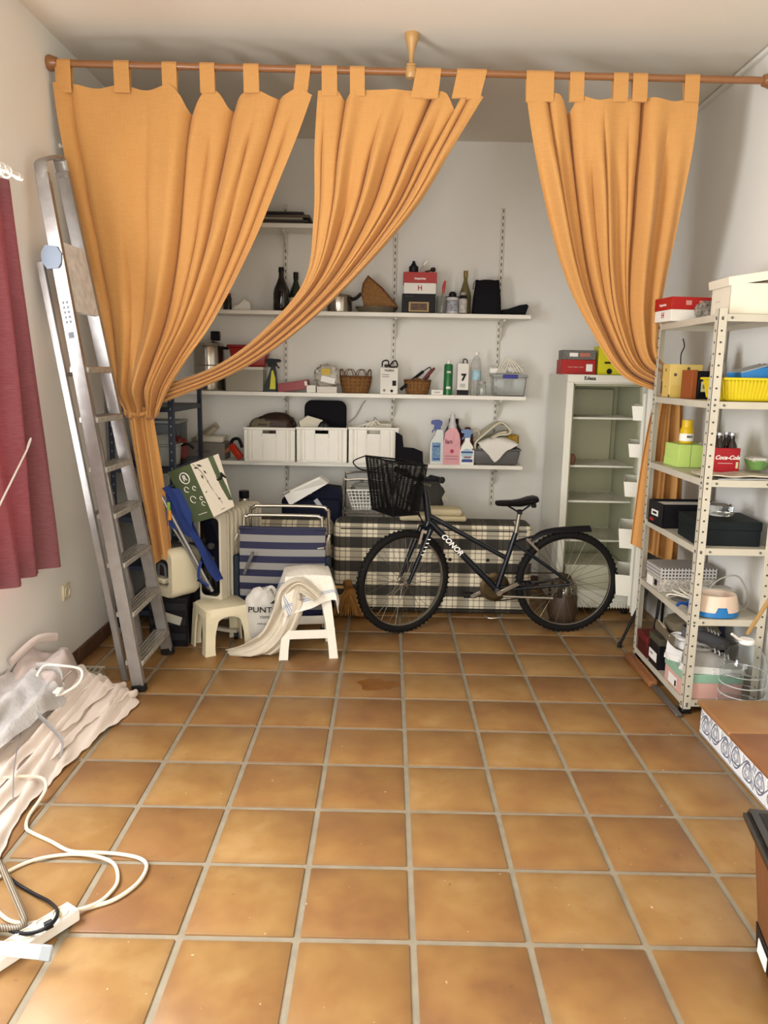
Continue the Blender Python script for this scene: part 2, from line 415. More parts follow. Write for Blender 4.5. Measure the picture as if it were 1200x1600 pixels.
# ================================================================ curtain rod
rodm = M('varnished_wood', '8f5f38', .35, var=.15, scale=6, coat=.3, stretch=(1, 8, 8))
rodl = M('pale_turned_wood', 'b98f57', .3, var=.1, coat=.3)
RY, RZ = 3.99, 2.997
rod = thing('curtain_rod', 'long brown wooden curtain rod hung across the room from wall to wall', 'curtain rod', (0, RY, RZ))
B().tube([(XL+.05, 0, .013), (0, 0, 0), (XR-.03, 0, -.012)], .0165, 14).o('rod', rodm, rod)
prof = [(.012, 0), (.026, .004), (.030, .018), (.036, .034), (.034, .048), (.030, .052)]
B().lathe(prof, (XL+.052, 0, .013), 18, mat=Matrix.Rotation(-PI/2, 4, 'Y')).o('finial', rodm, rod)
B().lathe(prof, (XR-.052, 0, -.012), 18, mat=Matrix.Rotation(PI/2, 4, 'Y')).o('finial', rodm, rod)
BX = .073
B().lathe([(.020, -.028), (.027, -.015), (.028, 0), (.026, .018), (.018, .03), (.0105, .045), (.0115, .075), (.019, .105), (.029, .135), (.034, .15), (.034, ZC-RZ)], (BX, 0, 0), 20).o('ceiling_bracket', rodl, rod)
B().box((BX, 0, .028), (.044, .044, .008), bev=.003).o('bracket_collar', rodl, rod)
# ================================================================ orange curtains
n = NT('orange_cotton')
wv = n.noise(230, 2, stretch=(1, 1, .08)); wh = n.noise(230, 2, stretch=(.08, .08, 1))
n.col(n.mix(n.math('MULTIPLY', n.math('ADD', wv, wh), .5), 'c98b46', 'dcaa66')).rough(.8).bump(n.math('ADD', wv, wh), .10, .002)
n.bs.inputs['Sheen Weight'].default_value = .15
tr = n.t.nodes.new('ShaderNodeBsdfTranslucent'); tr.inputs['Color'].default_value = lin('dd9038')
mx = n.t.nodes.new('ShaderNodeMixShader'); mx.inputs[0].default_value = .16
n.t.links.new(n.bs.outputs[0], mx.inputs[1]); n.t.links.new(tr.outputs[0], mx.inputs[2]); n.t.links.new(mx.outputs[0], n.t.nodes['Material Output'].inputs['Surface'])
orange = n.m
def lerp(a, b, t): return a+(b-a)*t
def cr1(xs, ys, x):
    """catmull interpolation of tuples ys over knots xs"""
    i = 0
    while i < len(xs)-2 and x > xs[i+1]: i += 1
    t = (x-xs[i])/(xs[i+1]-xs[i]); t = max(0, min(1, t))
    p0 = ys[max(i-1, 0)]; p1 = ys[i]; p2 = ys[i+1]; p3 = ys[min(i+2, len(ys)-1)]
    return tuple(.5*((2*b)+(c-a)*t+(2*a-5*b+4*c-d)*t*t+(-a+3*b-3*c+d)*t**3) for a, b, c, d in zip(p0, p1, p2, p3))
def sheet_between(vk, Lp, Rp, Yv, fold, nu=150, nv=90, top=None, urem=None):
    """cloth between a left edge Lp and a right edge Rp (image positions at knots vk), Yv(u,v) its depth, fold(u,v) extra depth"""
    G = []
    for j in range(nv+1):
        v = j/nv; l = cr1(vk, Lp, v); r = cr1(vk, Rp, v); row = []
        for i in range(nu+1):
            u = i/nu; uu = urem(u, v) if urem else u
            x = lerp(l[0], r[0], uu); y = lerp(l[1], r[1], uu)
            if top:
                wgt = max(0, 1-v/.30)**2
                if wgt > 0:
                    ty = cr1([p[0] for p in top], [(p[1],) for p in top], u)[0]; ybase = lerp(Lp[0][1], Rp[0][1], u)
                    y += (ty-ybase)*wgt
            p = at(x, y, Y=Yv(u, v)); d = fold(u, v)
            row.append(p+V((0, d, 0)))
        G.append(row)
    return G
def wave(x): # soft pleat: rounded ridges and tighter valleys
    s = math.sin(x); return s+.28*math.sin(2*x+.6)
def smooth(a, b, x):
    t = max(0, min(1, (x-a)/(b-a))); return t*t*(3-2*t)
def tab(par, px0, px1, ybot, Ybot, px0b=None, px1b=None):
    """cotton loop over the rod"""
    xa, xb = xof(px0, RY, RZ), xof(px1, RY, RZ)
    q0 = at(px0b if px0b else px0, ybot, Y=Ybot); q1 = at(px1b if px1b else px1, ybot, Y=Ybot)
    cs = []
    R = .0195
    rz = RZ+.013*(1-(xa-XL)/(XR-XL)*1.9)
    for k in range(9):
        a = PI-.15+(-PI+.1)*k/8*1.0
        cs.append((R*-math.cos(PI-a)*-1, R*math.sin(a)))
    rows = [[], []]
    path = [(Ybot-RY-.004, 'b')]+[(-math.cos(t)*R, math.sin(t)*R) for t in [PI*k/8 for k in range(9)]]+[(Ybot-RY+.012, 'b')]
    G = []
    for (dy, dz) in path:
        if dz == 'b': G.append([V((q0.x, RY+dy, q0.z-.02)), V((q1.x, RY+dy, q1.z-.02))])
        else: G.append([V((xa, RY+dy, rz+dz)), V((xb, RY+dy, rz+dz))])
    b = B(); b.grid([[g[0], (g[0]+g[1])/2, g[1]] for g in G]); b.thick(.0022)
    return b.o('tab', orange, par)
def ref(par):  # children are built in world coordinates
    return par
def crease(u, v, L):
    d = 0
    for (u0, w_, A, v0, v1, drift) in L:
        x = abs(u-u0-drift*v)/w_; d += A*math.exp(-x*1.6)*smooth(v0-.08, v0+.12, v)*(1-smooth(v1, v1+.15, v))
    return d
# --- left panel
cl_ = thing('curtain', 'wide orange curtain gathered at the left wall, in front of the ladder top', 'curtain', (0, 0, 0), group='orange tab-top curtains on the wooden rod')
vk = [0, .12, .3, .5, .7, .84, .94, 1]
Lp = [(84, 130), (93, 195), (112, 300), (136, 410), (160, 505), (175, 572), (181, 612), (192, 640)]
Rp = [(488, 148), (468, 205), (436, 285), (395, 385), (340, 495), (294, 562), (266, 606), (250, 640)]
top = [(0, 130), (.06, 130), (.16, 138), (.26, 131), (.36, 141), (.45, 134), (.49, 150), (.53, 176), (.57, 150), (.60, 136), (.64, 146), (.68, 168), (.72, 146), (.77, 138), (.86, 152), (.95, 138), (1, 150)]
def foldL(u, v):
    A = .012+.030*smooth(0, .25, v)+.020*smooth(.4, .9, v)
    d = A*.55*wave(2*PI*(3.3*u+.55*v*u+.10))*(.25+.75*smooth(.12, .5, u))
    d += crease(u, v, [(.055, .03, .035, -.2, 1, .03), (.36, .035, .022, .1, .8, -.02), (.53, .028, .065, -.2, 1, 0), (.62, .022, .03, .15, .9, .02), (.69, .026, .065, -.2, 1, .02), (.79, .02, .04, .1, 1, .02), (.87, .02, .045, -.2, 1, 0), (.94, .015, .035, .1, 1, 0), (.21, .03, .02, .45, .9, .05)])
    d += .016*math.sin(2*PI*(2.0*u-.25))*(1-smooth(0, .5, v))
    # blousing above the tie
    d -= .085*smooth(.62, .9, v)*(1-smooth(.93, 1.0, v))*math.sin(PI*min(1, max(0, u*.9+.1)))
    d += .03*math.exp(-((u-.50)/.05)**2)*smooth(.8, .95, v)
    return d
G = sheet_between(vk, Lp, Rp, lambda u, v: RY+.008+.20*smooth(.1, 1, v)-.02*u*smooth(.2, .6, v), foldL, 170, 100, top)
# pouch: fabric turns under and back to the tie
for (dy, sh, dY, fk) in ((7, .05, .015, .8), (11, .14, .05, .6), (9, .28, .09, .4), (2, .42, .12, .2)):
    row = []
    for i in range(171):
        u = i/170; x = lerp(lerp(192, 250, u), 220, sh); y = 640+dy+5*abs(math.sin(2*PI*u)); row.append(at(x, y, Y=RY+.188+dY)+V((0, foldL(u, 1)*fk, 0)))
    G.append(row)
B().grid(G).thick(.0025).o('panel', orange, cl_)
for a, b_ in ((88, 112), (179, 203), (254, 277), (313, 336), (381, 405)): tab(cl_, a, b_, 138, RY+.006)
tab(cl_, 463, 486, 140, RY+.006, 458, 480)
# tail hanging below the tie
vk2 = [0, .2, .5, .8, 1]
G = sheet_between(vk2, [(196, 636), (203, 680), (215, 750), (231, 830), (240, 880)], [(236, 636), (243, 680), (254, 750), (263, 825), (268, 868)],
    lambda u, v: 4.235-.02*v, lambda u, v: (.014+.022*v)*wave(2*PI*(2.1*u+.1*v+.2))+.006*math.sin(2*PI*5*u+4*v), 70, 50)
B().grid(G).thick(.0025).o('tail', orange, cl_)
tb = [at(196, 640, Y=4.225), at(215, 648, Y=4.19), at(236, 640, Y=4.225), at(215, 634, Y=4.29)]
B().tube(tb, .012, 10, closed=True, smooth=6).o('tie_back', orange, cl_)
# --- middle panel sweeping to the left tie
cm_ = thing('curtain', 'orange curtain swept diagonally from the rod centre to the left tie', 'curtain', (0, 0, 0), group='orange tab-top curtains on the wooden rod')
vk = [0, .15, .33, .52, .70, .85, 1]
Lp = [(497, 140), (491, 230), (489, 338), (474, 438), (406, 520), (333, 573), (245, 604)]
Rp = [(755, 150), (708, 228), (648, 326), (555, 433), (462, 519), (369, 581), (245, 632)]
top = [(0, 142), (.05, 140), (.12, 142), (.16, 155), (.22, 140), (.30, 140), (.55, 141), (.70, 142), (.78, 146), (.84, 172), (.88, 146), (.95, 144), (1, 152)]
def foldM(u, v):
    A = .018+.045*smooth(0, .3, v)-.030*smooth(.5, 1, v)
    d = A*.45*wave(2*PI*(4.0*u+.15*v-.05))*smooth(.02, .22, u)
    d += (1-.35*v)*crease(u, v, [(.05, .02, .03, .1, 1, .02), (.165, .02, .05, -.2, .9, .04), (.30, .03, .03, .3, 1, -.02), (.42, .026, .075, .12, 1, -.03), (.56, .022, .05, .1, 1, -.02), (.70, .028, .085, -.1, 1, -.03), (.79, .02, .05, .1, 1, 0), (.845, .018, .07, -.2, 1, .01), (.93, .018, .05, 0, 1, .01)])
    d += .045*math.exp(-(u/.05)**2)*smooth(.05, .3, v)*(1-.6*v)
    return d
G = sheet_between(vk, Lp, Rp, lambda u, v: RY+.008+.02*v+.20*smooth(.45, 1, v), foldM, 170, 110, top, urem=lambda u, v: u)
B().grid(G).thick(.0025).o('panel', orange, cm_)
tab(cm_, 503, 527, 143, RY+.006); tab(cm_, 547, 570, 143, RY+.006)
tab(cm_, 650, 676, 146, RY+.006, 642, 664); tab(cm_, 667, 689, 147, RY+.002, 660, 684)
tab(cm_, 714, 740, 146, RY+.006, 706, 731); tab(cm_, 738, 760, 148, RY+.002, 729, 750)
# --- right panel
cr_ = thing('curtain', 'orange curtain gathered to the right behind the metal shelving unit', 'curtain', (0, 0, 0), group='orange tab-top curtains on the wooden rod')
vk = [0, .15, .35, .55, .72, .86, 1]
Lp = [(822, 145), (834, 225), (856, 335), (880, 425), (916, 508), (966, 586), (1036, 615)]
Rp = [(1092, 158), (1083, 235), (1064, 335), (1044, 425), (1027, 510), (1022, 556), (1044, 580)]
top = [(0, 145), (.10, 146), (.2, 148), (.255, 172), (.31, 150), (.42, 157), (.55, 151), (.66, 156), (.72, 152), (.86, 158), (.98, 152), (1, 154)]
def foldR(u, v):
    A = .016+.045*smooth(0, .3, v)-.018*smooth(.6, 1, v)
    d = crease(u, v, [(.13, .02, .05, -.2, 1, .02), (.255, .024, .08, -.2, 1, .02), (.36, .022, .03, .2, 1, .02), (.45, .025, .05, .1, .9, -.02), (.60, .03, .03, .1, .9, .02), (.69, .026, .085, -.1, 1, -.06), (.83, .04, .018, .1, .9, 0)])
    d += A*.45*wave(2*PI*(3.1*u+.12*v+.42))*(1-.55*smooth(.68, .95, u)*(1-smooth(.5, .9, v)))
    d += .016*math.sin(2*PI*(6.3*u-.4*v+.1))*smooth(.05, .3, v)
    d -= .055*smooth(.6, .88, v)*(1-smooth(.92, 1, v))
    return d
G = sheet_between(vk, Lp, Rp, lambda u, v: RY+.008+.30*smooth(.15, .95, v), foldR, 170, 105, top)
last = G[-1]; cx = sum((p for p in last), V())/len(last)
for k, (sc, dx, dy) in enumerate([(.9, .012, .02), (.75, .02, .05)]): G.append([cx+(p-cx)*sc+V((dx, dy, 0)) for p in last])
B().grid(G).thick(.0025).o('panel', orange, cr_)
for a, b_ in ((822, 845), (841, 865), (890, 912), (958, 981), (988, 1011), (1069, 1092)): tab(cr_, a, b_, 152, RY+.006)
G = sheet_between(vk2, [(1030, 600), (1016, 650), (1003, 720), (992, 800), (986, 850)], [(1066, 600), (1068, 650), (1068, 730), (1063, 820), (1058, 884)],
    lambda u, v: 4.32+.02*v, lambda u, v: (.020+.025*v)*wave(2*PI*(3.4*u+.1*v))*smooth(0, .25, u+.1), 110, 60)
B().grid(G).thick(.0025).o('tail', orange, cr_)
B().tube([at(1028, 572, Y=4.29), at(1040, 600, Y=4.22), at(1050, 610, Y=4.29), at(1046, 580, Y=4.36)], .010, 10, closed=True, smooth=6).o('tie_back', orange, cr_)

# ================================================================ red curtain on the left wall
n = NT('red_linen'); sl = n.noise(26, 4, stretch=(1, 1, 16))
n.col(n.mix(n.math('MULTIPLY', sl, 1.0), '6a2c34', 'a8747a')).rough(.85).bump(sl, .15, .002)
tr = n.t.nodes.new('ShaderNodeBsdfTranslucent'); tr.inputs['Color'].default_value = lin('9c4c5a')
mx = n.t.nodes.new('ShaderNodeMixShader'); mx.inputs[0].default_value = .25
n.t.links.new(n.bs.outputs[0], mx.inputs[1]); n.t.links.new(tr.outputs[0], mx.inputs[2]); n.t.links.new(mx.outputs[0], n.t.nodes['Material Output'].inputs['Surface'])
red = n.m
rc = thing('red_curtain', 'dark red short curtain on a white rod at the left window', 'curtain', (0, 0, 0))
G = []
for j in range(51):
    v = j/50; row = []
    for i in range(121):
        u = i/120
        y = lerp(2.35, lerp(3.335, 3.545, v**.8), u); z = lerp(lerp(2.30, 2.325, u), lerp(.70, .655, u), v)
        x = -1.575+.035*wave(2*PI*(6*u+.15*math.sin(3*v)+.35))*(.5+.5*smooth(0, .4, v))+.012*math.sin(23*u+5*v)
        row.append(V((x, y, z)))
    G.append(row)
B().grid(G).thick(.003).o('cloth', red, rc)
wr = thing('white_curtain_rod', 'white curtain rod end with rings above the red curtain', 'curtain rod', (0, 0, 0))
B().tube([(-1.575, 2.0, 2.365), (-1.575, 3.40, 2.365)], .012, 12).o('rod', whitep, wr)
B().lathe([(.010, 0), (.014, .005), (.016, .02), (.011, .03), (.013, .045), (.006, .055)], (-1.575, 3.395, 2.365), 14, 'Y').o('finial', whitep, wr)
B().bar((XL, 3.30, 2.365), (-1.56, 3.30, 2.365), .014, .014).o('bracket', whitep, wr)
for y in (3.22, 3.265, 3.315): B().tube([(-1.575+.022*math.cos(a), y, 2.358+.022*math.sin(a)) for a in [2*PI*k/16 for k in range(16)]], .0035, 6, closed=True).o('ring', whitep, wr)
wand = thing('pull_wand', 'thin white pull wand with a loop leaning across the red curtain', 'wand', (0, 0, 0))
p0 = at(-12, 812, X=-1.47); p1 = at(42, 703, X=-1.50); p2 = at(47, 688, X=-1.50)
B().tube([p0, p1], .004, 8).o('stick', whitep, wand)
d_ = (p2-p1).normalized(); s_ = V((0, .006, 0))
B().tube([p1, p1+d_*.02+s_, p1+d_*.05+s_, p1+d_*.062, p1+d_*.05-s_, p1+d_*.02-s_], .0025, 6, closed=True, smooth=4).o('loop', whitep, wand)

# ================================================================ aluminium step ladder leaning on the left wall
n = NT('aluminium'); sc_ = n.noise(18, 5); n.col(n.mix(sc_, 'aaa6a2', '8a8682')).rough(n.math('ADD', n.math('MULTIPLY', n.noise(40), .25), .22)); n.bs.inputs['Metallic'].default_value = .55; alu = n.m
alus = M('brushed_steel', 'b4b0a8', .28, .9)
alud = M('worn_aluminium', 'b4afa6', .5, .45, var=.25, scale=30)
greyp = M('grey_plastic', '5d6672', .45)
blackp = M('black_rubber', '1c1b1a', .55)
ld = thing('step_ladder', 'folded aluminium step ladder leaning against the left wall', 'ladder', (0, 0, 0))
A0, A1 = V((-1.216, 3.605, .0)), V((-1.585, 3.672, 2.44)); B0, B1 = V((-1.222, 4.12, .0)), V((-1.585, 3.90, 2.50))
def onl(a, b, t): return a+(b-a)*t
axu = (A1-A0).normalized()
side = V((0, 1, 0))
nrm = axu.cross(side).normalized()     # away from the wall
if nrm.x < 0: nrm = -nrm
for a, b_ in ((A0, A1), (B0, B1)):
    q = B(); q.bar(a+axu*.02, b_, .022, .062, up=nrm, bev=.003)
    q.bar(onl(a, b_, .01)+nrm*.026, onl(a, b_, .985)+nrm*.026, .034, .010, up=nrm)
    q.o('front_rail', alu, ld)
    B().box(a+V((.0, 0, .018)), (.07, .036, .036), bev=.004, rot=Euler((0, -.14, 0))).o('foot', blackp, ld)
C0, C1 = V((-1.331, 3.735, .0)), V((-1.628, 3.70, 2.06)); D0, D1 = V((-1.345, 4.08, .0)), V((-1.628, 3.93, 2.06))
for a, b_ in ((C0, C1), (D0, D1)): B().bar(a, b_, .024, .034, up=nrm, bev=.003).o('rear_leg', alu, ld)
for t in (.12, .42, .75): B().bar(onl(C0, C1, t), onl(D0, D1, t), .02, .012, up=nrm).o('rear_brace', alu, ld)
# hoop at the top
mid = (A1+B1)/2+axu*.07
q = B(); q.tube([A1-axu*.03, A1+axu*.025, A1+axu*.062+side*.03, B1+axu*.055-side*.03, B1+axu*.02, B1-axu*.03], .031, 10, flat=.36, smooth=6, up=tuple(nrm)); q.o('top_hoop', alu, ld)
# steps
stepy = [(133, 578), (146, 657), (160, 735), (175, 808), (190, 885), (205, 962), (218, 1038)]
for (sx_, sy_) in stepy:
    # parameter along rail whose image height matches
    lo, hi = 0, 1
    for _ in range(30):
        m_ = (lo+hi)/2
        if proj(onl(A0, A1, m_))[1] > sy_: lo = m_
        else: hi = m_
    h = onl(A0, A1, lo).z
    ta = h/(A1.z); tb_ = h/(B1.z)
    a = onl(A0, A1, ta)+side*.012+V((-.005, 0, 0)); b_ = onl(B0, B1, tb_)-side*.012+V((-.005, 0, 0))
    st_ = B().bar(a, b_, .090, .026, up=(0, 0, 1), bev=.003).o('step', alud, ld)
    q = B()
    for k in range(5):
        off = V((-.036+.018*k, 0, .0145)); q.bar(a+off, b_+off, .006, .004)
    q.o('tread_rib', alus, st_)
    B().cyl(a+V((.0, -.022, -.006)), .008, .006, 10, 'Y').o('rivet', greyp, st_)
# platform folded up near the top
ta = 1.83/A1.z; pa = onl(A0, A1, ta); pb = onl(B0, B1, 1.83/B1.z); pc = onl(A0, A1, 2.14/A1.z); pd = onl(B0, B1, 2.14/B1.z)
q = B(); off = nrm*.03
G = [[pa+side*.012+off, pb-side*.012+off], [pc+side*.012+off, pd-side*.012+off]]
q.grid(G); q.thick(.022); q.o('platform', M('paint_spattered_alu', 'cfcecb', .6, 0, var=.2, scale=26), ld)
for a, b_ in ((A0, A1), (B0, B1)):
    c_ = onl(a, b_, 2.07/b_.z)
    q = B(); q.prism([(-.030, -.05), (.020, -.045), (.036, -.02), (.038, .02), (.018, .05), (-.034, .055), (-.055, .02), (-.052, -.02)], .05, Matrix.Translation(c_+V((-.012, -.025, 0)))); q.o('hinge', greyp, ld)
# rating sticker
c_ = onl(A0, A1, 1.80/A1.z)
st = B().bar(c_-axu*.095-side*.0125, c_+axu*.095-side*.0125, .001, .040, up=nrm).o('sticker', M('sticker_white', 'dedbd6', .5), ld)
q = B()
for k in range(5):
    for m_ in (-1, 1): q.bar(c_+axu*(.08-.022*k)+nrm*.009*m_-side*.0135, c_+axu*(.068-.022*k)+nrm*.009*m_-side*.0135, .001, .010, up=nrm)
q.bar(c_-axu*.06-side*.0135, c_-axu*.088-side*.0135, .001, .026, up=nrm)
q.o('print', M('print_grey', '55585c', .6), st)
# ================================================================ wall shelves
shelfm = M('white_melamine', 'ece8dc', .4, var=.05)
steelw = M('white_bracket', 'd6d1c4', .4)
slotm = M('slot_dark', '3a352e', .8)
SFY, SBY = 5.43, 5.672
ZT, ZA, ZB, ZS = 2.560, 1.990, 1.437, .950
def upright(px, py, z0, z1, label):
    x = at(px, py, Y=5.68).x
    t = thing('shelf_upright', label, 'upright', (x, 5.68, z0), group='slotted uprights of the wall shelves')
    q = B(); q.box((0, 0, (z1-z0)/2), (.024, .014, z1-z0), bev=.002); q.o('rail', steelw, t)
    q = B(); k = .02
    while k < z1-z0-.02:
        q.box((0, -.0072, k), (.006, .002, .022)); k += .045
    tag(q.o('slots', slotm, t), kind='stuff')
    return x
ux = [upright(446, 320, .55, 2.735, 'leftmost white slotted upright on the back wall, under the top shelf'),
      upright(618, 365, .55, 2.55, 'middle white slotted upright on the back wall, behind the wicker basket'),
      upright(787, 325, .62, 2.73, 'rightmost white slotted upright on the back wall, beside the right curtain')]
def wall_shelf(label, x0, x1, z, ups):
    t = thing('wall_shelf', label, 'shelf', (0, 0, z), group='white wall shelves')
    B().box(((x0+x1)/2, (SFY+SBY)/2, -.014), (x1-x0, SBY-SFY, .028), bev=.002).o('board', shelfm, t)
    for x in ups:
        q = B(); q.prism([(0, -.03), (.20, -.03), (.20, -.042), (.06, -.075), (.022, -.15), (0, -.165)], .012, Matrix.Translation((x+.006, SBY+.0, 0)) @ Matrix.Rotation(-PI/2, 4, 'Z')); q.o('bracket', steelw, t)
wall_shelf('short top white wall shelf with a stack of magazines, above the wine bottles', -1.15, -.50, ZT, ux[:1])
wall_shelf('white wall shelf carrying wine bottles and the black pouch', -1.25, .959, ZA, ux)
wall_shelf('white wall shelf carrying wicker baskets and the green spray can', -1.45, .952, ZB, ux)
wall_shelf('lowest white wall shelf carrying three white crates', -1.60, .952, ZS, ux)
# ---------------------------------------------------------------- generic makers
inkb = M('ink_black', '1d1c1c', .6); inkw = M('ink_white', 'efece4', .6); inkr = M('ink_red', 'a3201c', .6)
paperw = M('white_card', 'e6e2d8', .6, var=.04); steel = M('steel', 'a9a397', .22, .95); blackm = M('black_plastic', '17161a', .4); blackc = M('black_cloth', '141318', .85, bump=.2, bscale=120)
glassc = M('clear_glass', 'f8fbf9', .04, trans=.97, ior=1.38)
clearp = M('clear_plastic', 'fafcfc', .10, trans=.95, ior=1.25)
def carton(name, label, x0, x1, yt, Y, z, d, body, lid=None, lidh=.3, rz=0, cat='box', group=None, lidover=.004):
    cx, w_, h = fit(x0, x1, yt, Y, z)
    t = thing(name, label, cat, (cx, Y+d/2, z), rz, group)
    hb = h*(1-lidh) if lid else h
    B().box((0, 0, (hb if lid else h)/2), (w_-2*lidover, d-2*lidover, hb if lid else h), bev=.0015).o('body', body, t)
    if lid: B().box((0, 0, h-h*lidh/2), (w_, d, h*lidh), bev=.0015).o('lid', lid, t)
    else:
        q = B(); q.box((0, 0, h+.0004), (w_*.98, .003, .0012)); q.o('flap_seam', M('card_edge', 'b9b1a0', .8), t)
    return t, w_, d, h
def turned(name, label, cat, x0, x1, yt, Y, z, parts, n=20, group=None, h=None):
    """parts: list of (part name, material, [(r 0..1 of half width, z 0..1)])"""
    cx, w_, hh = fit(x0, x1, yt, Y, z); h = h or hh
    t = thing(name, label, cat, (cx, Y+w_/2, z), 0, group)
    for nm, mt, pr in parts: B().lathe([(r*w_/2, zz*h) for r, zz in pr], n=n).o(nm, mt, t)
    return t, w_, h
def bars(par, x0, x1, z, hh, y, mt, rows=1, gap=None, name='print'):
    for k in range(rows):
        zz = z-(gap or hh*2)*k
        B().box(((x0+x1)/2, y, zz), (x1-x0, .0008, hh)).o(name, mt, par)
def lump(name, mat, par, c, d, seed, amp=.12, n=3, flatten=True, loc=(0, 0, 0), rot=(0, 0, 0), ru=24, rv=14, freq=2.5):
    """soft crumpled body (cloth, bag)"""
    from mathutils import noise as nz
    q = B(); G = []
    for j in range(rv+1):
        ph = PI*j/rv; row = []
        for i in range(ru):
            th = 2*PI*i/ru; p = V((math.sin(ph)*math.cos(th), math.sin(ph)*math.sin(th), -math.cos(ph)))
            sgn = lambda a: math.copysign(abs(a)**.75, a)
            p = V((sgn(p.x), sgn(p.y), sgn(p.z)))
            k = 1+amp*nz.noise(p*freq+V((seed, seed*2.1, 0)))+amp*.5*nz.noise(p*freq*2.3+V((seed, 0, seed)))
            row.append(V((p.x*d[0]*k, p.y*d[1]*k, max(p.z*k, -1.0)*d[2]))+V(c))
        G.append(row)
    q.grid(G, closed_u=True)
    bmesh.ops.remove_doubles(q.bm, verts=q.bm.verts[:], dist=1e-5)
    return q.o(name, mat, par, loc, rot)
def cloth_over(name, mat, par, prof, y0, y1, seed=0, amp=.006, n=40, nv=24, t=.003, wob=.01):
    """strip of cloth: profile [(x,z)] swept along y with wrinkles"""
    from mathutils import noise as nz
    P = catmull([V((x, 0, z)) for x, z in prof], max(2, n//len(prof)))
    G = []
    for j in range(nv+1):
        yv = lerp(y0, y1, j/nv); row = []
        for i, p in enumerate(P):
            k = nz.noise(V((p.x*9+seed, yv*9, p.z*9)))
            row.append(V((p.x+amp*k, yv+wob*nz.noise(V((p.x*5, seed, p.z*5))), p.z+amp*nz.noise(V((p.x*12, yv*12+seed, 3))))))
        G.append(row)
    return B().grid(G).thick(t).o(name, mat, par)
# ================================================================ shelf T: magazines
magc = [M('mag_%d' % i, c, .5) for i, c in enumerate(('6d6557', '3f3b38', '8d8676', '55483c', '2e2c2e'))]
z = ZT
for k in range(5):
    h = random.choice((.012, .016, .02)); w_ = random.uniform(.40, .46)
    tag(B().box((0, 0, h/2), (w_, .22, h-.001), bev=.002).o('magazine', magc[k], None, (-.80+random.uniform(-.02, .02), 5.55+random.uniform(-.01, .01), z), (0, 0, random.uniform(-.03, .03))),
        ('%s magazine in the stack on the short top shelf' % ('bottom', 'second from bottom', 'middle', 'second from top', 'topmost')[k]), 'magazine', 'magazines on the top shelf'); z += h
# ================================================================ shelf A
Y = 5.47
dglass = M('dark_glass', '120c0a', .08, coat=.5); gglass = M('green_glass', '14241a', .08, coat=.5)
bt = [(.0, 0), (.92, 0), (1, .02), (1, .40), (.92, .50), (.55, .66), (.36, .76), (.32, .80), (.32, .93)]
t, _, _ = turned('wine_bottle', 'tall dark brown wine bottle on the upper wall shelf', 'bottle', 425, 451, 416, Y, ZA, [('glass_body', dglass, bt), ('foil', blackm, [(.36, .90), (.36, .94), (.33, .94), (.33, 1), (0, 1)])])
t, _, _ = turned('wine_bottle', 'green wine bottle with cream label beside the curtain', 'bottle', 450, 472, 424, Y+.07, ZA, [('glass_body', gglass, bt), ('foil', M('foil_dark', '221d18', .35), [(.37, .82), (.37, 1), (0, 1)]), ('label', M('cream_label', 'cbbf9a', .6), [(1.01, .12), (1.01, .36)])])
t, _, _ = turned('jar', 'small dark jar peeking out at the left curtain edge, upper shelf', 'jar', 347, 361, 458, Y, ZA, [('glass_body', dglass, [(0, 0), (1, 0), (1, .75), (.8, .85), (.8, .88)]), ('cap', M('red_cap', '7d2a20', .4), [(.85, .86), (.85, 1), (0, 1)])])
cx, w_, h = fit(363, 391, 467, Y, ZA)
tag(B().prism([(-w_/2, 0), (w_/2, 0), (w_/2, h*.62), (w_*.18, h), (-w_*.1, h*.55), (-w_/2, h*.18)], .07).o('carton', paperw, None, (cx, Y, ZA)), 'small white folded carton lying on the upper wall shelf', 'carton')
# steel pot
cx, w_, h = fit(508, 549, 462, Y, ZA)
t = thing('cooking_pot', 'shiny steel cooking pot with black handle beside the tray', 'pot', (cx, Y+w_/2+.02, ZA))
B().lathe([(0, 0), (w_*.46, 0), (w_*.5, .008), (w_*.5, h*.95), (w_*.52, h), (w_*.49, h), (w_*.47, .01), (0, .01)], n=28).o('body', steel, t)
B().lathe([(w_*.51, h), (w_*.48, h+.012), (w_*.2, h+.022), (0, h+.025)], n=28).o('lid', steel, t)
B().lathe([(.010, h+.022), (.012, h+.034), (.022, h+.04), (.02, h+.052), (0, h+.055)], n=14).o('lid_knob', blackm, t)
B().tube([(w_*.45, 0, h*.85), (w_*.65, -.01, h*.95), (w_*.85, -.015, h*1.25)], .012, 10, smooth=5).o('handle', blackm, t)
# round tray + wicker wedge
cx, w_, h = fit(554, 622, 478, Y-.01, ZA)
t = thing('round_tray', 'round steel tray under the wicker wedge basket', 'tray', (cx, Y+.10, ZA))
B().lathe([(0, 0), (.12, 0), (w_*.5, h*.9), (w_*.51, h), (w_*.5, h), (.118, .004), (0, .004)], n=32, sy=.66).o('pan', steel, t)
wick = M('wicker_tan', '8f6432', .7, var=.35, scale=70, bump=.6, bscale=110); wickd = M('wicker_brown', '6e4620', .7, var=.4, scale=60, bump=.6, bscale=90)
zt = ZA+h*.9
cx2, w2, h2 = fit(565, 622, 432, Y+.05, zt)
t = thing('wicker_wedge', 'tan wicker wedge shaped basket leaning in the round tray', 'basket', (cx2, Y+.06, zt+.002))
ol = [(-w2*.42, 0), (w2*.5, .002), (w2*.42, h2*.12), (w2*.05, h2*.62), (-w2*.34, h2), (-w2*.46, h2*.75), (-w2*.5, h2*.4)]
B().prism(ol, .06).o('body', wick, t)
B().tube([(x, -.004, z_) for x, z_ in ol], .006, 8, closed=True).o('rim', wickd, t)
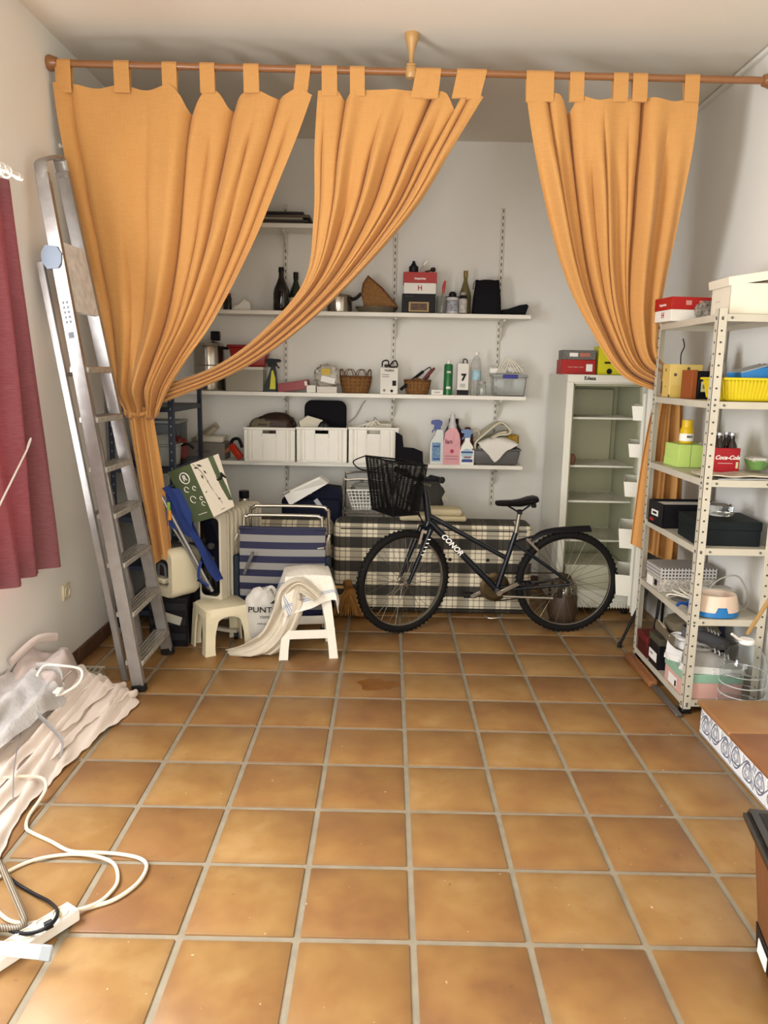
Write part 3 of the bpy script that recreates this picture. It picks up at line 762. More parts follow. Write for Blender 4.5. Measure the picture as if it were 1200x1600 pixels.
# black box with gold picture, red and white box on top
t, w_, d, h = carton('appliance_box', 'black box with a gold framed picture under the red lidded box', 627, 681, 459, Y-.01, ZA, .17, M('black_card', '1b1818', .5))
B().box((0, -d/2-.0005, h*.33), (w_*.58, .001, h*.5)).o('picture_frame', M('gold_print', 'a98f5a', .5), t)
B().box((0, -d/2-.0012, h*.33), (w_*.48, .001, h*.36)).o('picture', M('picture_brown', '5c3c20', .5, var=.6, scale=40), t)
text('— —', .022, M('ink_grey', '77736c', .6), t, (-w_*.28, -d/2-.001, h*.88))
zt = ZA+h+.001
whitec = paperw; redc = M('red_card', 'a8201c', .45)
t, w_, d, h = carton('shoe_box', 'red lidded white shoe box on the black box, back wall shelf', 630, 682, 425, Y-.01, zt, .17, whitec, redc, .5)
text('hispanitas', .020, inkw, t, (.0, -d/2-.001, h*.70), bold=.0006)
text('H', .045, inkr, t, (0, -d/2-.0005+.004, h*.26), bold=.001)
zt += h+.001
t, _, _ = turned('pepper_mill', 'small black lidded jar standing on the red shoe box', 'jar', 639, 654, 407, Y+.01, zt, [('body', blackm, [(0, 0), (.9, 0), (1, .1), (1, .5), (.55, .68)]), ('knob', blackm, [(.5, .66), (.5, .78), (.3, .85), (.3, 1), (0, 1)])])
q = thing('knife', 'small knife lying against the jar on the red shoe box', 'knife', at(656, 424, Y=Y+.03))
B().bar((0, 0, .004), (.028, 0, .045), .004, .010, up=(0, 1, 0)).o('handle', M('pale_handle', '8c8776', .5), q); B().bar((.024, 0, .04), (.048, 0, .068), .002, .012, up=(1, 0, 0)).o('blade', steel, q)
q = thing('ladle', 'dark wooden ladle lying on the red shoe box', 'ladle', (xof(664, Y+.04, zt), Y+.04, zt))
B().tube([(0, 0, .008), (.03, 0, .012), (.045, 0, .02)], .006, 8).o('handle', M('dark_red_wood', '4a1f18', .5), q); lump('bowl', M('dark_brown', '2c1c18', .5), q, (.055, 0, .022), (.018, .018, .015), 3, .05)
# brush in jar, cans, clear bottle
t, w_, h = turned('utensil_jar', 'glass jar holding a red handled brush beside the white can', 'jar', 682, 698, 462, Y, ZA, [('glass', glassc, [(0, 0), (.95, 0), (1, .04), (1, .9), (.85, 1), (.8, 1), (.93, .88), (.93, .06), (0, .06)])])
q = thing('brush', 'red handled brush standing in the glass jar', 'brush', (t.location.x, t.location.y, ZA+.008))
B().tube([(.004, 0, .02), (.006, 0, .12), (.010, 0, .15)], .006, 8).o('stem', steel, q); B().tube([(.010, 0, .13), (.012, 0, .17), (.020, 0, .215)], lambda s: .007+.005*math.sin(PI*s), 10).o('handle', M('red_plastic', 'c03a2c', .35), q)
t, w_, h = turned('paint_can', 'white paint can with printed label and black lid, upper shelf', 'can', 697, 717, 455, Y-.005, ZA, [('can', M('can_white', 'c9c6c4', .35), [(0, 0), (1, 0), (1, .74), (.98, .76)]), ('lid', blackm, [(1.0, .74), (1.0, .78), (.6, .80), (.6, .92), (.35, 1), (0, 1)])])
B().lathe([(w_*.503, h*.12), (w_*.503, h*.62)], n=20, cap=False).o('label', M('can_print', '9a9aa2', .5, var=.5, scale=55), t)
t, w_, h = turned('spray_can', 'black and white spray can in front of the clear wine bottle', 'can', 717, 730, 456, Y-.005, ZA, [('can', M('can_dark', '24211f', .35), [(0, 0), (1, 0), (1, .78), (.7, .86)]), ('cap', M('grey_cap', '9a968f', .4), [(.7, .84), (.7, .98), (.5, 1), (0, 1)])])
B().lathe([(w_*.51, h*.05), (w_*.51, h*.7)], n=20, cap=False).o('label', M('can_split', 'b9b4ad', .5, var=.4, scale=40), t)
t, w_, h = turned('wine_bottle', 'clear yellowish wine bottle beside the black pouch', 'bottle', 717, 736, 422, Y+.05, ZA, [('glass_body', M('yellow_glass', '7c7342', .08, trans=.35, coat=.4), bt), ('foil', M('foil_gold', '8a7440', .3, .5), [(.36, .86), (.36, 1), (0, 1)])])
# black drawstring pouch
cx, w_, h = fit(738, 784, 437, Y, ZA)
t = thing('pouch', 'tall black cloth pouch standing near the shelf end', 'pouch', (cx, Y+.05, ZA))
q = B(); G = []
for (zz, sx_, sy_) in ((0, .50, .05), (.02, .51, .055), (.5, .47, .05), (.85, .42, .03), (.97, .41, .012), (1, .40, .006)):
    G.append([V((w_*sx_*math.copysign(abs(math.cos(a))**.6, math.cos(a)), sy_*math.copysign(abs(math.sin(a))**.6, math.sin(a)), zz*h+.006*math.sin(3*a)*(zz > .9))) for a in [2*PI*k/28 for k in range(28)]])
q.grid(G, True); q.bm.faces.new([v for v in list(q.bm.verts)[-28:]]); q.bm.faces.new([v for v in list(q.bm.verts)[:28]][::-1]); q.o('bag', blackc, t)
B().tube([(-w_*.40, -.012, h*.99), (-w_*.47, -.02, h*.9), (-w_*.49, -.02, h*.72)], .003, 6, smooth=4).o('drawstring', blackm, t)
cx, w_, h = fit(786, 827, 474, Y, ZA)
t = thing('cap', 'black folded cloth cap at the right shelf end', 'cap', (cx, Y+.04, ZA))
B().prism([(-w_/2, h*.05), (-w_*.46, 0), (w_*.38, 0), (w_*.5, h*.85), (w_*.42, h), (w_*.15, h*.9), (-w_*.3, h*.55), (-w_*.5, h*.5)], .10).o('crown', blackc, t)
B().box((-w_*.1, -.01, .006), (w_*.7, .05, .008), bev=.003).o('brim', blackc, t)
# ================================================================ shelf B
Z = ZB
cx, w_, h = fit(296, 349, 532, Y, Z)
t = thing('steel_steamer', 'tall stacked steel steamer pot half hidden behind the curtains', 'pot', (cx, Y+.10, Z))
B().lathe([(0, 0), (.105, 0), (.108, .01), (.108, h*.5), (.112, h*.51)], n=30).o('lower_pot', steel, t)
B().lathe([(.112, h*.51), (.107, h*.52), (.105, h*.88), (.109, h*.9)], n=30).o('upper_pot', steel, t)
B().lathe([(.109, h*.9), (.10, h*.96), (.04, h), (0, h)], n=30).o('lid', steel, t)
B().box((.055, -.02, h+.035), (.06, .06, .065), bev=.006).o('lid_handle', blackm, t)
B().box((.12, -.02, h*.86), (.05, .03, .018), bev=.005).o('side_handle', blackm, t)
t, w_, d, h = carton('clear_tub', 'clear plastic tub under the red container', 352, 412, 573, Y, Z, .17, M('hazy_plastic', 'a79f8c', .3, trans=.25), M('hazy_lid', 'c9c3b4', .3), .12)
cx, w_, h2 = fit(354, 421, 539, Y, Z+h)
t = thing('red_container', 'red plastic container behind the swept curtain', 'container', (cx, Y+.085, Z+h+.001))
B().box((0, 0, h2*.45), (w_*.9, .15, h2*.9), bev=.012, seg=3, taper=.85).o('tub', M('red_tub', '8f1a14', .35), t); B().box((0, 0, h2*.93), (w_, .165, h2*.14), bev=.006).o('rim', M('red_tub'), t)
# dark green spray bottle
def trigger_bottle(name, label, x0, x1, yt, Y, z, body, head, lab, flip=1, outline=None, d=.05, group=None):
    cx, w_, h = fit(x0, x1, yt, Y, z)
    t = thing(name, label, 'spray bottle', (cx, Y+d/2, z), 0, group)
    ol = outline or [(-.48, 0), (.48, 0), (.5, .04), (.5, .38), (.40, .52), (.18, .66), (.17, .76), (-.17, .76), (-.18, .66), (-.40, .52), (-.5, .38), (-.5, .04)]
    B().prism([(x*w_, zz*h) for x, zz in ol], d).o('bottle', body, t, (0, -d/2, 0))
    f = flip
    B().prism([(x*f*w_, zz*h) for x, zz in [(.22, .74), (.24, .84), (.35, .90), (.34, .97), (.1, 1), (-.38, .985), (-.46, .95), (-.44, .90), (-.22, .88), (-.25, .80), (-.40, .72), (-.34, .70), (-.16, .80), (-.16, .74)]], d*.55).o('trigger_head', head, t, (0, -d*.27, 0))
    if lab: B().box((0, -d/2-.0008, h*lab[1]), (w_*lab[2], .001, h*lab[3])).o('label', lab[0], t)
    return t, w_, h
t, w_, h = trigger_bottle('spray_bottle', 'dark green spray bottle with yellow label, middle shelf', 410, 440, 560, Y, Z, M('dark_green_pl', '14211c', .35), blackm, None, -1,
    [(-.5, 0), (.22, 0), (.24, .3), (.2, .6), (.12, .8), (-.02, .8), (-.12, .6), (-.42, .12)])
B().prism([(x*w_, zz*h) for x, zz in [(-.12, .08), (.18, .08), (.18, .4), (.06, .66), (-.02, .62)]], .001).o('label', M('yellow_label', 'd2cc2e', .5), t, (0, -.0265, 0))
t = thing('red_box', 'flat dark red box tilted on the middle shelf', 'box', (xof(458, Y, Z), Y+.07, Z+.03), rot=(0, -.16, 0)); B().box((0, 0, .012), (.215, .12, .062), bev=.002).o('body', M('dark_red_card', '8c1416', .4), t); B().box((.092, -.0605, .018), (.018, .001, .03)).o('label', whitec, t)
t, w_, d, h = carton('small_box', 'tiny white box end on beside the red box, middle shelf', 478, 494, 602, Y-.02, Z, .09, whitec)
t, w_, d, h = carton('small_box', 'low long white box below the yellow snack bag', 494, 527, 604, Y-.025, Z, .09, M('white_card2', 'd9d2c8', .6))
t = thing('snack_bag', 'crumpled clear bag with yellow label on the small white boxes', 'bag', (xof(511, Y+.04, Z+.05), Y+.06, Z+.055))
lump('bag', M('foil_clear', 'cfc8b8', .25, trans=.3), t, (0, 0, .06), (.085, .05, .075), 5, .35, freq=3); B().box((-.005, -.058, .09), (.06, .002, .045), bev=.0005).o('label', M('yellow_pack', 'c9a92a', .5), t); B().box((.01, -.06, .035), (.10, .002, .04), rot=Euler((0, .2, 0))).o('label', M('ink_white'), t)
# wicker baskets
def wicker(label, x0, x1, yt, Y, z, loops):
    cx, w_, h = fit(x0, x1, yt, Y, z)
    t = thing('wicker_basket', label, 'basket', (cx, Y+.10, z), group='small wicker baskets on the middle wall shelf')
    R = w_/2
    B().lathe([(0, 0), (R*.78, 0), (R*.92, h*.5), (R, h*.95), (R*.95, h*.95), (R*.86, h*.5), (R*.7, .008), (0, .008)], n=28, sy=.8).o('bowl', wick, t)
    for zz, rr in ((h*.12, .83), (h*.34, .89), (h*.56, .94), (h*.78, .98)): B().tube([(R*rr*math.cos(a), R*rr*.8*math.sin(a), zz) for a in [2*PI*k/28 for k in range(28)]], h*.055, 6, closed=True).o('weave_ring', wick, t)
    for k in range(20):
        a = 2*PI*k/20; B().tube([(R*.78*math.cos(a), R*.62*math.sin(a), 0), (R*.95*math.cos(a), R*.76*math.sin(a), h*.5), (R*1.02*math.cos(a), R*.82*math.sin(a), h*.95)], .004, 5).o('stake', wickd, t)
    B().tube([(R*math.cos(a), R*.8*math.sin(a), h*.97) for a in [2*PI*k/28 for k in range(28)]], .007, 8, closed=True).o('rim', wickd, t)
    for k in range(loops):
        a0 = 2*PI*k/loops; a1 = a0+2*PI/loops*.9
        B().tube([(R*math.cos(a), R*.8*math.sin(a), h*.97+q*.045) for a, q in ((a0, 0), ((a0*.8+a1*.2), .9), ((a0+a1)/2, 1.15), (a0*.2+a1*.8, .9), (a1, 0))], .003, 6, smooth=4).o('loop', wickd, t)
    return t, R, h
wicker('wicker basket with a looped open rim, left of the white carton', 530, 579, 588, Y, Z, 8)
tb_, R, h = wicker('wicker basket full of hair tools, right of the white carton', 632, 673, 594, Y, Z, 0)
bx, by = tb_.location.x, tb_.location.y
t = thing('curling_iron', 'black curling iron sticking out of the wicker basket', 'hair tool', (bx, by, Z+.03)); B().tube([(-.12, -.05, .0), (-.06, -.03, .05), (.04, .0, .13)], .011, 10).o('barrel', blackm, t); B().tube([(.04, 0, .13), (.09, 0, .16), (.08, .02, .09), (.03, .03, .06)], .004, 6, smooth=5).o('cord', blackm, t)
t = thing('hair_brush', 'dark brush with wine red handle in the wicker basket', 'brush', (bx+.035, by, Z+.05)); lump('head', blackm, t, (-.02, 0, .03), (.035, .02, .03), 2, .1); B().tube([(.0, 0, .045), (.05, 0, .10), (.085, 0, .135)], lambda s: .009+.004*math.sin(PI*s), 10).o('handle', M('wine_red', '6a1a1e', .35), t)
t = thing('hair_clip', 'tan and grey hair clips heaped in the wicker basket', 'hair clip', (bx, by, Z+.07)); B().tube([(-.05, -.03, .0), (-.02, -.035, .035), (.03, -.03, .03), (.045, -.02, .0)], .007, 8, smooth=5).o('clip', M('tan_pl', '8a5a2c', .4), t); lump('clip_end', M('ink_grey'), t, (.03, -.05, .02), (.018, .012, .018), 9, .2)
# white carton
t, w_, d, h = carton('carton_box', 'white appliance carton with small black print between the wicker baskets', 593, 622, 575, Y-.02, Z, .14, whitec)
text('TAURUS', .018, inkb, t, (0, -d/2-.001, h*.90), bold=.0004); bars(t, -w_*.38, .0, h*.74, .004, -d/2-.0006, M('ink_grey'), 2, .014)
B().box((w_*.28, -d/2-.0006, h*.42), (w_*.2, .001, h*.2)).o('print', inkb, t); B().lathe([(0, 0), (.009, 0), (.009, .001)], (-w_*.25, -d/2-.001, h*.14), 12, 'Y').o('print', M('print_brown', '8c7565', .6), t); B().lathe([(0, 0), (.010, 0), (.010, .001)], (w_*.15, -d/2-.001, h*.12), 12, 'Y').o('print', inkb, t)
t = thing('cable_bundle', 'coiled black cable lying on the white appliance carton', 'cable', (t.location.x, Y+.03, Z+h)); B().tube([(-.05, -.01, .01), (-.045, 0, .045), (-.01, 0, .05), (.0, .01, .012), (.02, 0, .04), (.045, -.01, .05), (.055, 0, .012), (.0, -.02, .008)], .005, 6, smooth=6).o('coil', blackm, t); B().box((-.02, 0, .015), (.03, .02, .02), bev=.004).o('plug', blackm, t)
t, w_, d, h = carton('small_box', 'tiny white box beside the green spray can', 673, 693, 609, Y-.02, Z, .06, whitec); bars(t, -.02, .02, h*.5, .004, -d/2-.0006, M('ink_grey'), 1)
t, w_, h = turned('spray_can', 'green and white aerosol spray can on the middle shelf', 'can', 693, 707, 563, Y-.01, Z, [('can', M('can_green', '1f6b35', .3), [(0, 0), (1, 0), (1, .84), (.85, .89), (.6, .90)]), ('cap', M('ink_white'), [(.45, .90), (.45, .96), (.3, 1), (0, 1)])])
text('ax', .03, inkw, t, (0, -w_*.51, h*.22), bold=.002); text('ON', .018, inkw, t, (0, -w_*.51, h*.66), bold=.001)
t, w_, d, h = carton('hair_dryer_box', 'white box printed with a black hair dryer, cord sticking out', 713, 732, 568, Y-.02, Z, .08, whitec)
B().box((0, -d/2-.0006, h*.09), (w_*.95, .001, h*.16)).o('print', inkb, t); text('7', .06, inkb, t, (.004, -d/2-.001, h*.56), name='print', bold=.004); bars(t, -w_*.25, w_*.2, h*.35, .003, -d/2-.0006, M('ink_grey'), 3, .009)
B().tube([(.0, 0, h), (.005, 0, h+.03), (.025, -.01, h+.025), (.03, -.02, h)], .004, 6, smooth=4).o('cord', blackm, t)
t, w_, h = turned('water_bottle', 'clear plastic water bottle with pale blue label, middle shelf', 'bottle', 736, 751, 550, Y, Z, [('bottle', clearp, [(0, .01), (.85, 0), (1, .03), (.94, .2), (1, .25), (1, .6), (.92, .68), (.96, .74), (.7, .84), (.38, .91), (.38, .93)]), ('cap', M('ink_white'), [(.42, .93), (.42, 1), (0, 1)]), ('label', M('sky_label', '9fc3cf', .4, var=.3, scale=50), [(1.01, .36), (1.01, .58)])])
t, w_, h = turned('glass_jar', 'small glass jar in front of the water bottle', 'jar', 745, 760, 596, Y-.035, Z, [('jar', glassc, [(0, 0), (.95, 0), (1, .05), (1, .75), (.85, .85), (.8, .85), (.93, .72), (.93, .08), (0, .08)]), ('lid', M('grey_cap'), [(.9, .84), (.9, 1), (0, 1)])])
cx, w_, h = fit(768, 824, 585, Y-.02, Z)
t = thing('clear_box', 'clear plastic storage box with a blue clip, middle shelf end', 'box', (cx, Y+.06, Z))
q = B(); q.box((0, 0, h*.45), (w_*.94, .15, h*.9), bev=.01, seg=2, taper=.92); f = [f for f in q.bm.faces if f.normal.z > .9]; bmesh.ops.delete(q.bm, geom=f, context='FACES'); q.thick(.003); q.o('tub', clearp, t)
B().box((0, 0, h*.93), (w_, .165, h*.12), bev=.006).o('lid', M('frost_lid', 'c3c6c4', .3, trans=.4), t); B().box((-.0, -.086, h*.9), (w_*.42, .01, h*.18), bev=.003).o('clip', M('clip_blue', '24268c', .35), t)
t = thing('extension_lead', 'white extension lead and cables piled on the clear storage box', 'power strip', (cx-.02, Y+.06, Z+h+.002))
B().box((-.06, 0, .022), (.12, .05, .04), bev=.008).o('socket_bar', whitep, t); B().box((.05, .02, .03), (.10, .05, .035), bev=.008, rot=Euler((0, .15, .2))).o('socket_bar', whitep, t)
for k in range(4): B().tube([(-.07+.02*k, -.04, .01), (-.04+.015*k, -.03, .07), (-.01+.012*k, -.03, .105), (.02+.02*k, -.035, .06), (.05+.022*k, -.04, .012)], .005, 6, smooth=5).o('cord', M('white_cord', 'dcd6c6', .45), t)
B().tube([(.04, -.04, .01), (.08, -.03, .05), (.12, -.02, .06)], .005, 6, smooth=5).o('cord', M('white_cord'), t)
# ================================================================ shelf C: three white crates and the things in them
Z = ZS; crp = M('crate_white', 'efebdf', .35, var=.04)
def crate(x0, x1, label):
    cx, w_, h = fit(x0, x1, 668, SFY-.03, Z+.002)
    dep = .26
    t = thing('crate', label, 'crate', (cx, SFY-.03+dep/2, Z+.002), group='white plastic crates on the lowest wall shelf')
    q = B(); q.box((0, 0, .004), (w_*.92, dep*.92, .008)); q.o('bottom', crp, t)
    # front wall with a real hand hole
    y = -dep/2+.006; hw, hz0, hz1 = w_*.13, h*.82, h*.92
    q = B(); q.box((-(w_/2+hw)/2+.002, y, h*.5), (w_/2-hw-.004, .010, h)); q.box(((w_/2+hw)/2-.002, y, h*.5), (w_/2-hw-.004, .010, h)); q.box((0, y, hz0/2), (2*hw+.002, .010, hz0)); q.box((0, y, (hz1+h)/2), (2*hw+.002, .010, h-hz1)); q.o('front_wall', crp, t)
    B().box((0, dep/2-.006, h*.5), (w_-.008, .010, h)).o('back_wall', crp, t)
    for s_ in (-1, 1): B().box((s_*(w_/2-.007), 0, h*.5), (.010, dep-.02, h)).o('side_wall', crp, t)
    q = B()
    for s_ in (-1, 1): q.box((s_*(w_/2-.004), 0, h-.008), (.012, dep+.006, .018), bev=.003)
    for s_ in (-1, 1): q.box((0, s_*(dep/2), h-.008), (w_+.004, .012, .018), bev=.003)
    q.o('rim', crp, t)
    for s_ in (-1, 1):
        B().box((s_*w_*.40, -dep/2-.003, h*.47), (w_*.03, .012, h*.92), bev=.003).o('rib', crp, t); B().box((s_*w_*.33, -dep/2+.0, h*.47), (w_*.012, .010, h*.88), bev=.002).o('rib', crp, t)
        B().box((s_*hw*1.12, -dep/2, h*.83), (.005, .006, h*.22), bev=.001).o('handle_trim', crp, t)
        B().box((s_*w_*.36, -dep/2+.02, -.000), (w_*.2, .05, .006)).o('foot', crp, t)
    B().box((0, -dep/2-.001, .012), (w_*.98, .008, .014), bev=.002).o('base_band', crp, t)
    return t, w_, h, dep
c1, w_, hC, dC = crate(381, 461, 'white plastic crate holding a brown bag, left of the three')
c2, _, _, _ = crate(463, 542, 'white plastic crate with the black pad behind it, middle of the three')
c3, _, _, _ = crate(544, 622, 'white plastic crate holding cables, right of the three')
brownb = M('brown_leather', '3e2c22', .55, var=.2); olive = M('olive_cloth', '6f6650', .85, var=.15)
t = thing('handbag', 'dark brown bag poking out of the left white crate', 'bag', (c1.location.x+.03, 5.53, Z+.2))
lump('bag', brownb, t, (0, 0, .04), (.13, .075, .085), 4, .25); B().tube([(-.17, -.06, .05), (-.06, -.07, .125), (.06, -.06, .135), (.13, -.05, .09), (.15, -.05, .04)], .008, 8, smooth=6).o('strap', M('dark_strap', '2a2019', .5), t)
t = thing('olive_pouch', 'olive grey cloth pouch in the left white crate', 'pouch', (c1.location.x-.07, 5.47, Z+.2)); lump('pouch', olive, t, (0, 0, .04), (.075, .05, .06), 7, .2); B().box((.02, -.05, .06), (.06, .01, .012), bev=.003).o('flap', M('olive_edge', '4b4534', .8), t)
t = thing('black_seat_pad', 'black rounded seat pad standing behind the middle white crate', 'pad', (c2.location.x+.01, 5.60, Z+.15))
cx, w_, _ = fit(479, 542, 627, 5.6, Z)
ol = []
for (sx_, sz_, a0) in ((1, 1, 0), (-1, 1, 90), (-1, 0, 180), (1, 0, 270)):
    for k in range(5):
        a = math.radians(a0+k*22.5); ol.append((sx_*(w_/2-.05)+.05*math.cos(a), (.275-.05 if sz_ else .05)+.05*math.sin(a)))
q = B(); q.prism(ol, .035); q.o('pad', blackc, t); B().tube([(x, -.001, z_) for x, z_ in ol], .005, 6, closed=True).o('piping', blackc, t)
t = thing('paper_lamp', 'cream folded card sticking out of the middle white crate', 'card', (c2.location.x-.07, 5.46, Z+.22), rot=(0, -.3, .2)); B().prism([(-.08, 0), (.07, 0), (.09, .05), (.0, .11), (-.07, .09)], .05).o('card', M('cream_card', 'd9d2bf', .6), t); B().box((.0, -.001, .045), (.07, .002, .002), rot=Euler((0, .5, 0))).o('fold', M('card_edge'), t)
for k, (dx, dz) in enumerate(((-.02, .035), (.045, .045))):
    t = thing('black_sandal', ('left' if k == 0 else 'right')+' one of two black slipper tips above the middle crate', 'slipper', (c2.location.x+dx, 5.42, Z+.225), rot=(0, .5*(-1)**k, 0)); lump('toe', blackm, t, (0, 0, .03), (.022, .02, .04), k+2, .1); B().box((0, .005, .02), (.03, .02, .01), bev=.004).o('sole', blackc, t)
wc = M('white_cord')
t = thing('cable_pile', 'pale cables and a bag heaped in the right white crate', 'cable', (c3.location.x, 5.5, Z+.2))
lump('bag', M('pale_bag', 'cbc6b4', .5, trans=.15), t, (.03, 0, .03), (.11, .07, .06), 11, .4)
for k in range(4): B().tube([(-.13+.03*k, -.05, .03), (-.08+.03*k, -.06, .07+.01*k), (-.0+.02*k, -.05, .06), (.06+.02*k, -.06, .075), (.10, -.04, .03)], .006, 6, smooth=5).o('cable', wc, t)
B().tube([(.0, .0, .07), (.002, 0, .12), (.02, 0, .10), (.015, 0, .07)], .003, 6, smooth=4).o('wire_end', cable, t)
t = thing('hanging_cord', 'pale cord rising from the right crate up the back wall', 'cord', (0, 0, 0)); B().tube([at(545, 660, Y=5.60), at(556, 650, Y=5.66), at(566, 632, Y=5.675), at(571, 626, Y=5.675)], .004, 6, smooth=5).o('cord', M('beige_cord', 'a89e88', .5), t)
# left end of shelf C
t, w_, d, h = carton('grey_box', 'grey cardboard box with faint print at the left end of the lowest shelf', 292, 352, 692, SFY+.02, Z, .20, M('grey_card', '77716a', .7)); text('THE BODY', .022, M('print_dark', '4a4642', .7), t, (-.02, -d/2-.001, h*.5))
zt = Z+h
t = thing('white_tray', 'shallow cream tray lying on the grey cardboard box', 'tray', (xof(330, 5.5, zt), 5.53, zt+.001)); q = B(); q.box((0, 0, .020), (.20, .13, .04), bev=.01, seg=2, taper=.9); q.o('tray', M('cream_card'), t); B().box((0, 0, .042), (.21, .14, .006), bev=.002).o('rim', M('cream_card'), t)
t = thing('plank', 'pale wooden plank leaning over the grey box behind the tray', 'plank', (0, 0, 0)); B().bar(at(300, 700, Y=5.58), at(338, 668, Y=5.60), .06, .03, bev=.002).o('board', M('pale_plank', 'a59a84', .6, var=.15), t); B().bar(at(302, 690, Y=5.64), at(340, 664, Y=5.65), .02, .05).o('edge_strip', M('pale_plank'), t)
orr = M('orange_red', 'b8321a', .35)
t = thing('hand_tool', 'orange red hand tool with black grip beside the left crate', 'tool', (xof(368, 5.45, Z), 5.47, Z)); B().bar((-.035, 0, .11), (.04, -.02, .015), .045, .045, bev=.008).o('body', orr, t); B().tube([(-.03, 0, .08), (-.025, 0, .14), (.02, 0, .15), (.045, 0, .09)], .012, 8, smooth=5).o('grip', blackm, t); B().bar((-.09, 0, .05), (-.03, 0, .09), .03, .03, bev=.005).o('nozzle', M('brown_box', '8a5330', .6), t)
# right part of shelf C: cleaning bottles
Y = 5.455
t, w_, h = trigger_bottle('spray_bottle', 'pale blue trigger spray bottle with navy head, beside the pink bottle', 671, 693, 656, Y, Z, M('pale_bottle', 'cfd3cf', .3), M('navy_head', '2a3f86', .35), None, 1, [(-.46, 0), (.46, 0), (.5, .05), (.48, .4), (.42, .62), (.36, .78), (-.05, .78), (-.15, .66), (-.46, .5), (-.5, .3)])
B().box((-.005, -.026, h*.28), (w_*.6, .001, h*.42)).o('label', M('blue_label', '6f95b8', .5, var=.4, scale=45), t); bars(t, -w_*.28, w_*.2, h*.40, .010, -.0268, M('navy_print', '27408a', .5)); bars(t, -w_*.25, w_*.22, h*.12, .010, -.0268, M('navy_print'))
cx, w_, h = fit(692, 719, 648, Y-.01, Z)
t = thing('softener_bottle', 'pink fabric softener bottle with a pale cap and side handle', 'bottle', (cx, Y+.02, Z))
pink = M('pink_plastic', 'd99aa0', .35)
q = B(); q.prism([(x*w_, zz*h) for x, zz in [(-.48, 0), (.48, 0), (.5, .06), (.46, .50), (.40, .62), (.24, .72), (-.12, .74), (-.40, .64), (-.5, .45), (-.5, .05)]], .06); q.o('bottle', pink, t, (0, -.03, 0))
B().tube([(w_*.05, -.032, h*.62), (w_*.25, -.032, h*.66), (w_*.36, -.032, h*.55), (w_*.30, -.032, h*.42), (w_*.14, -.032, h*.40), (w_*.04, -.032, h*.5)], .006, 8, closed=True, smooth=5).o('handle', M('pink_light', 'e3aeb2', .35), t)
B().lathe([(.030, h*.72), (.028, h*.80), (.020, h*.86), (.018, h), (0, h)], (0, 0, 0), 16).o('cap', M('cap_clear', 'c2c0bc', .3), t)
text('lan', .045, M('maroon_ink', '6a2038', .5), t, (-w_*.2, -.0315, h*.46), bold=.001); B().lathe([(0, 0), (.014, 0), (.014, .001)], (0, -.0315, h*.27), 14, 'Y').o('print', M('berry', 'b5304a', .5), t); bars(t, -w_*.4, w_*.35, h*.17, .003, -.0312, M('maroon_ink'), 2, .02)
t, w_, h = trigger_bottle('spray_bottle', 'small white spray bottle with blue translucent head and round label', 718, 740, 671, Y-.015, Z, M('ink_white'), M('blue_clear', '5d7da6', .25), None, 1)
B().lathe([(0, 0), (w_*.40, 0), (w_*.40, .001)], (0, -.026, h*.30), 20, 'Y').o('label', M('label_teal', 'a9c6cf', .5), t); bars(t, -w_*.42, w_*.42, h*.36, .012, -.0275, M('navy_print')); bars(t, -w_*.36, w_*.40, h*.12, .020, -.0275, M('navy_print')); bars(t, -w_*.2, w_*.3, h*.22, .008, -.0275, M('ink_red'))
t, w_, h = turned('detergent_jug', 'dark bottle standing behind the pink softener bottle', 'bottle', 694, 722, 655, Y+.09, Z, [('bottle', M('dark_jug', '2a2328', .4), [(0, 0), (1, 0), (1, .7), (.6, .85), (.5, .9)]), ('cap', blackm, [(.55, .88), (.55, 1), (0, 1)])])
t = thing('maroon_bag', 'maroon and cream bag behind the small white spray bottle', 'bag', (xof(728, Y+.12, Z), Y+.14, Z)); lump('bag', M('maroon_cloth', '5a2426', .8), t, (0, 0, .12), (.05, .04, .13), 6, .15); B().tube([(-.03, -.03, .24), (.02, -.03, .22), (.07, -.03, .235), (.085, -.03, .20), (.05, -.03, .16)], .010, 8, smooth=5).o('strap', M('cream_strap', 'cfc6b4', .7), t)
# grey basin with cloths
cx, w_, h = fit(737, 813, 703, Y-.02, Z)
t = thing('basin', 'grey plastic basin heaped with folded cloths at the shelf end', 'basin', (cx, Y+.08, Z))
q = B(); q.box((0, 0, h*.5), (w_, .20, h), bev=.02, seg=3, taper=.88); f = [f for f in q.bm.faces if f.normal.z > .9]; bmesh.ops.delete(q.bm, geom=f, context='FACES'); q.thick(.004); q.o('tub', M('grey_tub', '5e5c5b', .45), t)
B().tube([(-w_*.5, -.1, h), (w_*.5, -.1, h), (w_*.5, .1, h), (-w_*.5, .1, h)], .006, 6, closed=True).o('rim', M('grey_tub'), t)
bxx, byy, bz = cx, Y+.08, Z+h
towel = M('cream_towel', 'cdc6ae', .9, bump=.4, bscale=160); wtowel = M('white_towel', 'e2ddd4', .9, bump=.3, bscale=160)
t = thing('cream_towel', 'cream folded towel on top of the grey basin', 'towel', (bxx-.01, byy+.03, bz))
cloth_over('fold', towel, t, [(-.14, -.02), (-.13, .06), (-.02, .17), (.05, .19), (.11, .15), (.10, .11), (.0, .08), (-.12, -.01)], -.10, .08, 3, .012, t=.012); cloth_over('fold', towel, t, [(-.13, -.03), (-.10, .03), (.0, .10), (.08, .13)], -.08, .07, 8, .01, t=.012)
t = thing('white_cloth', 'white cloth draped over the front of the grey basin', 'cloth', (bxx+.0, byy-.0, bz))
from mathutils import noise as nz
G = []
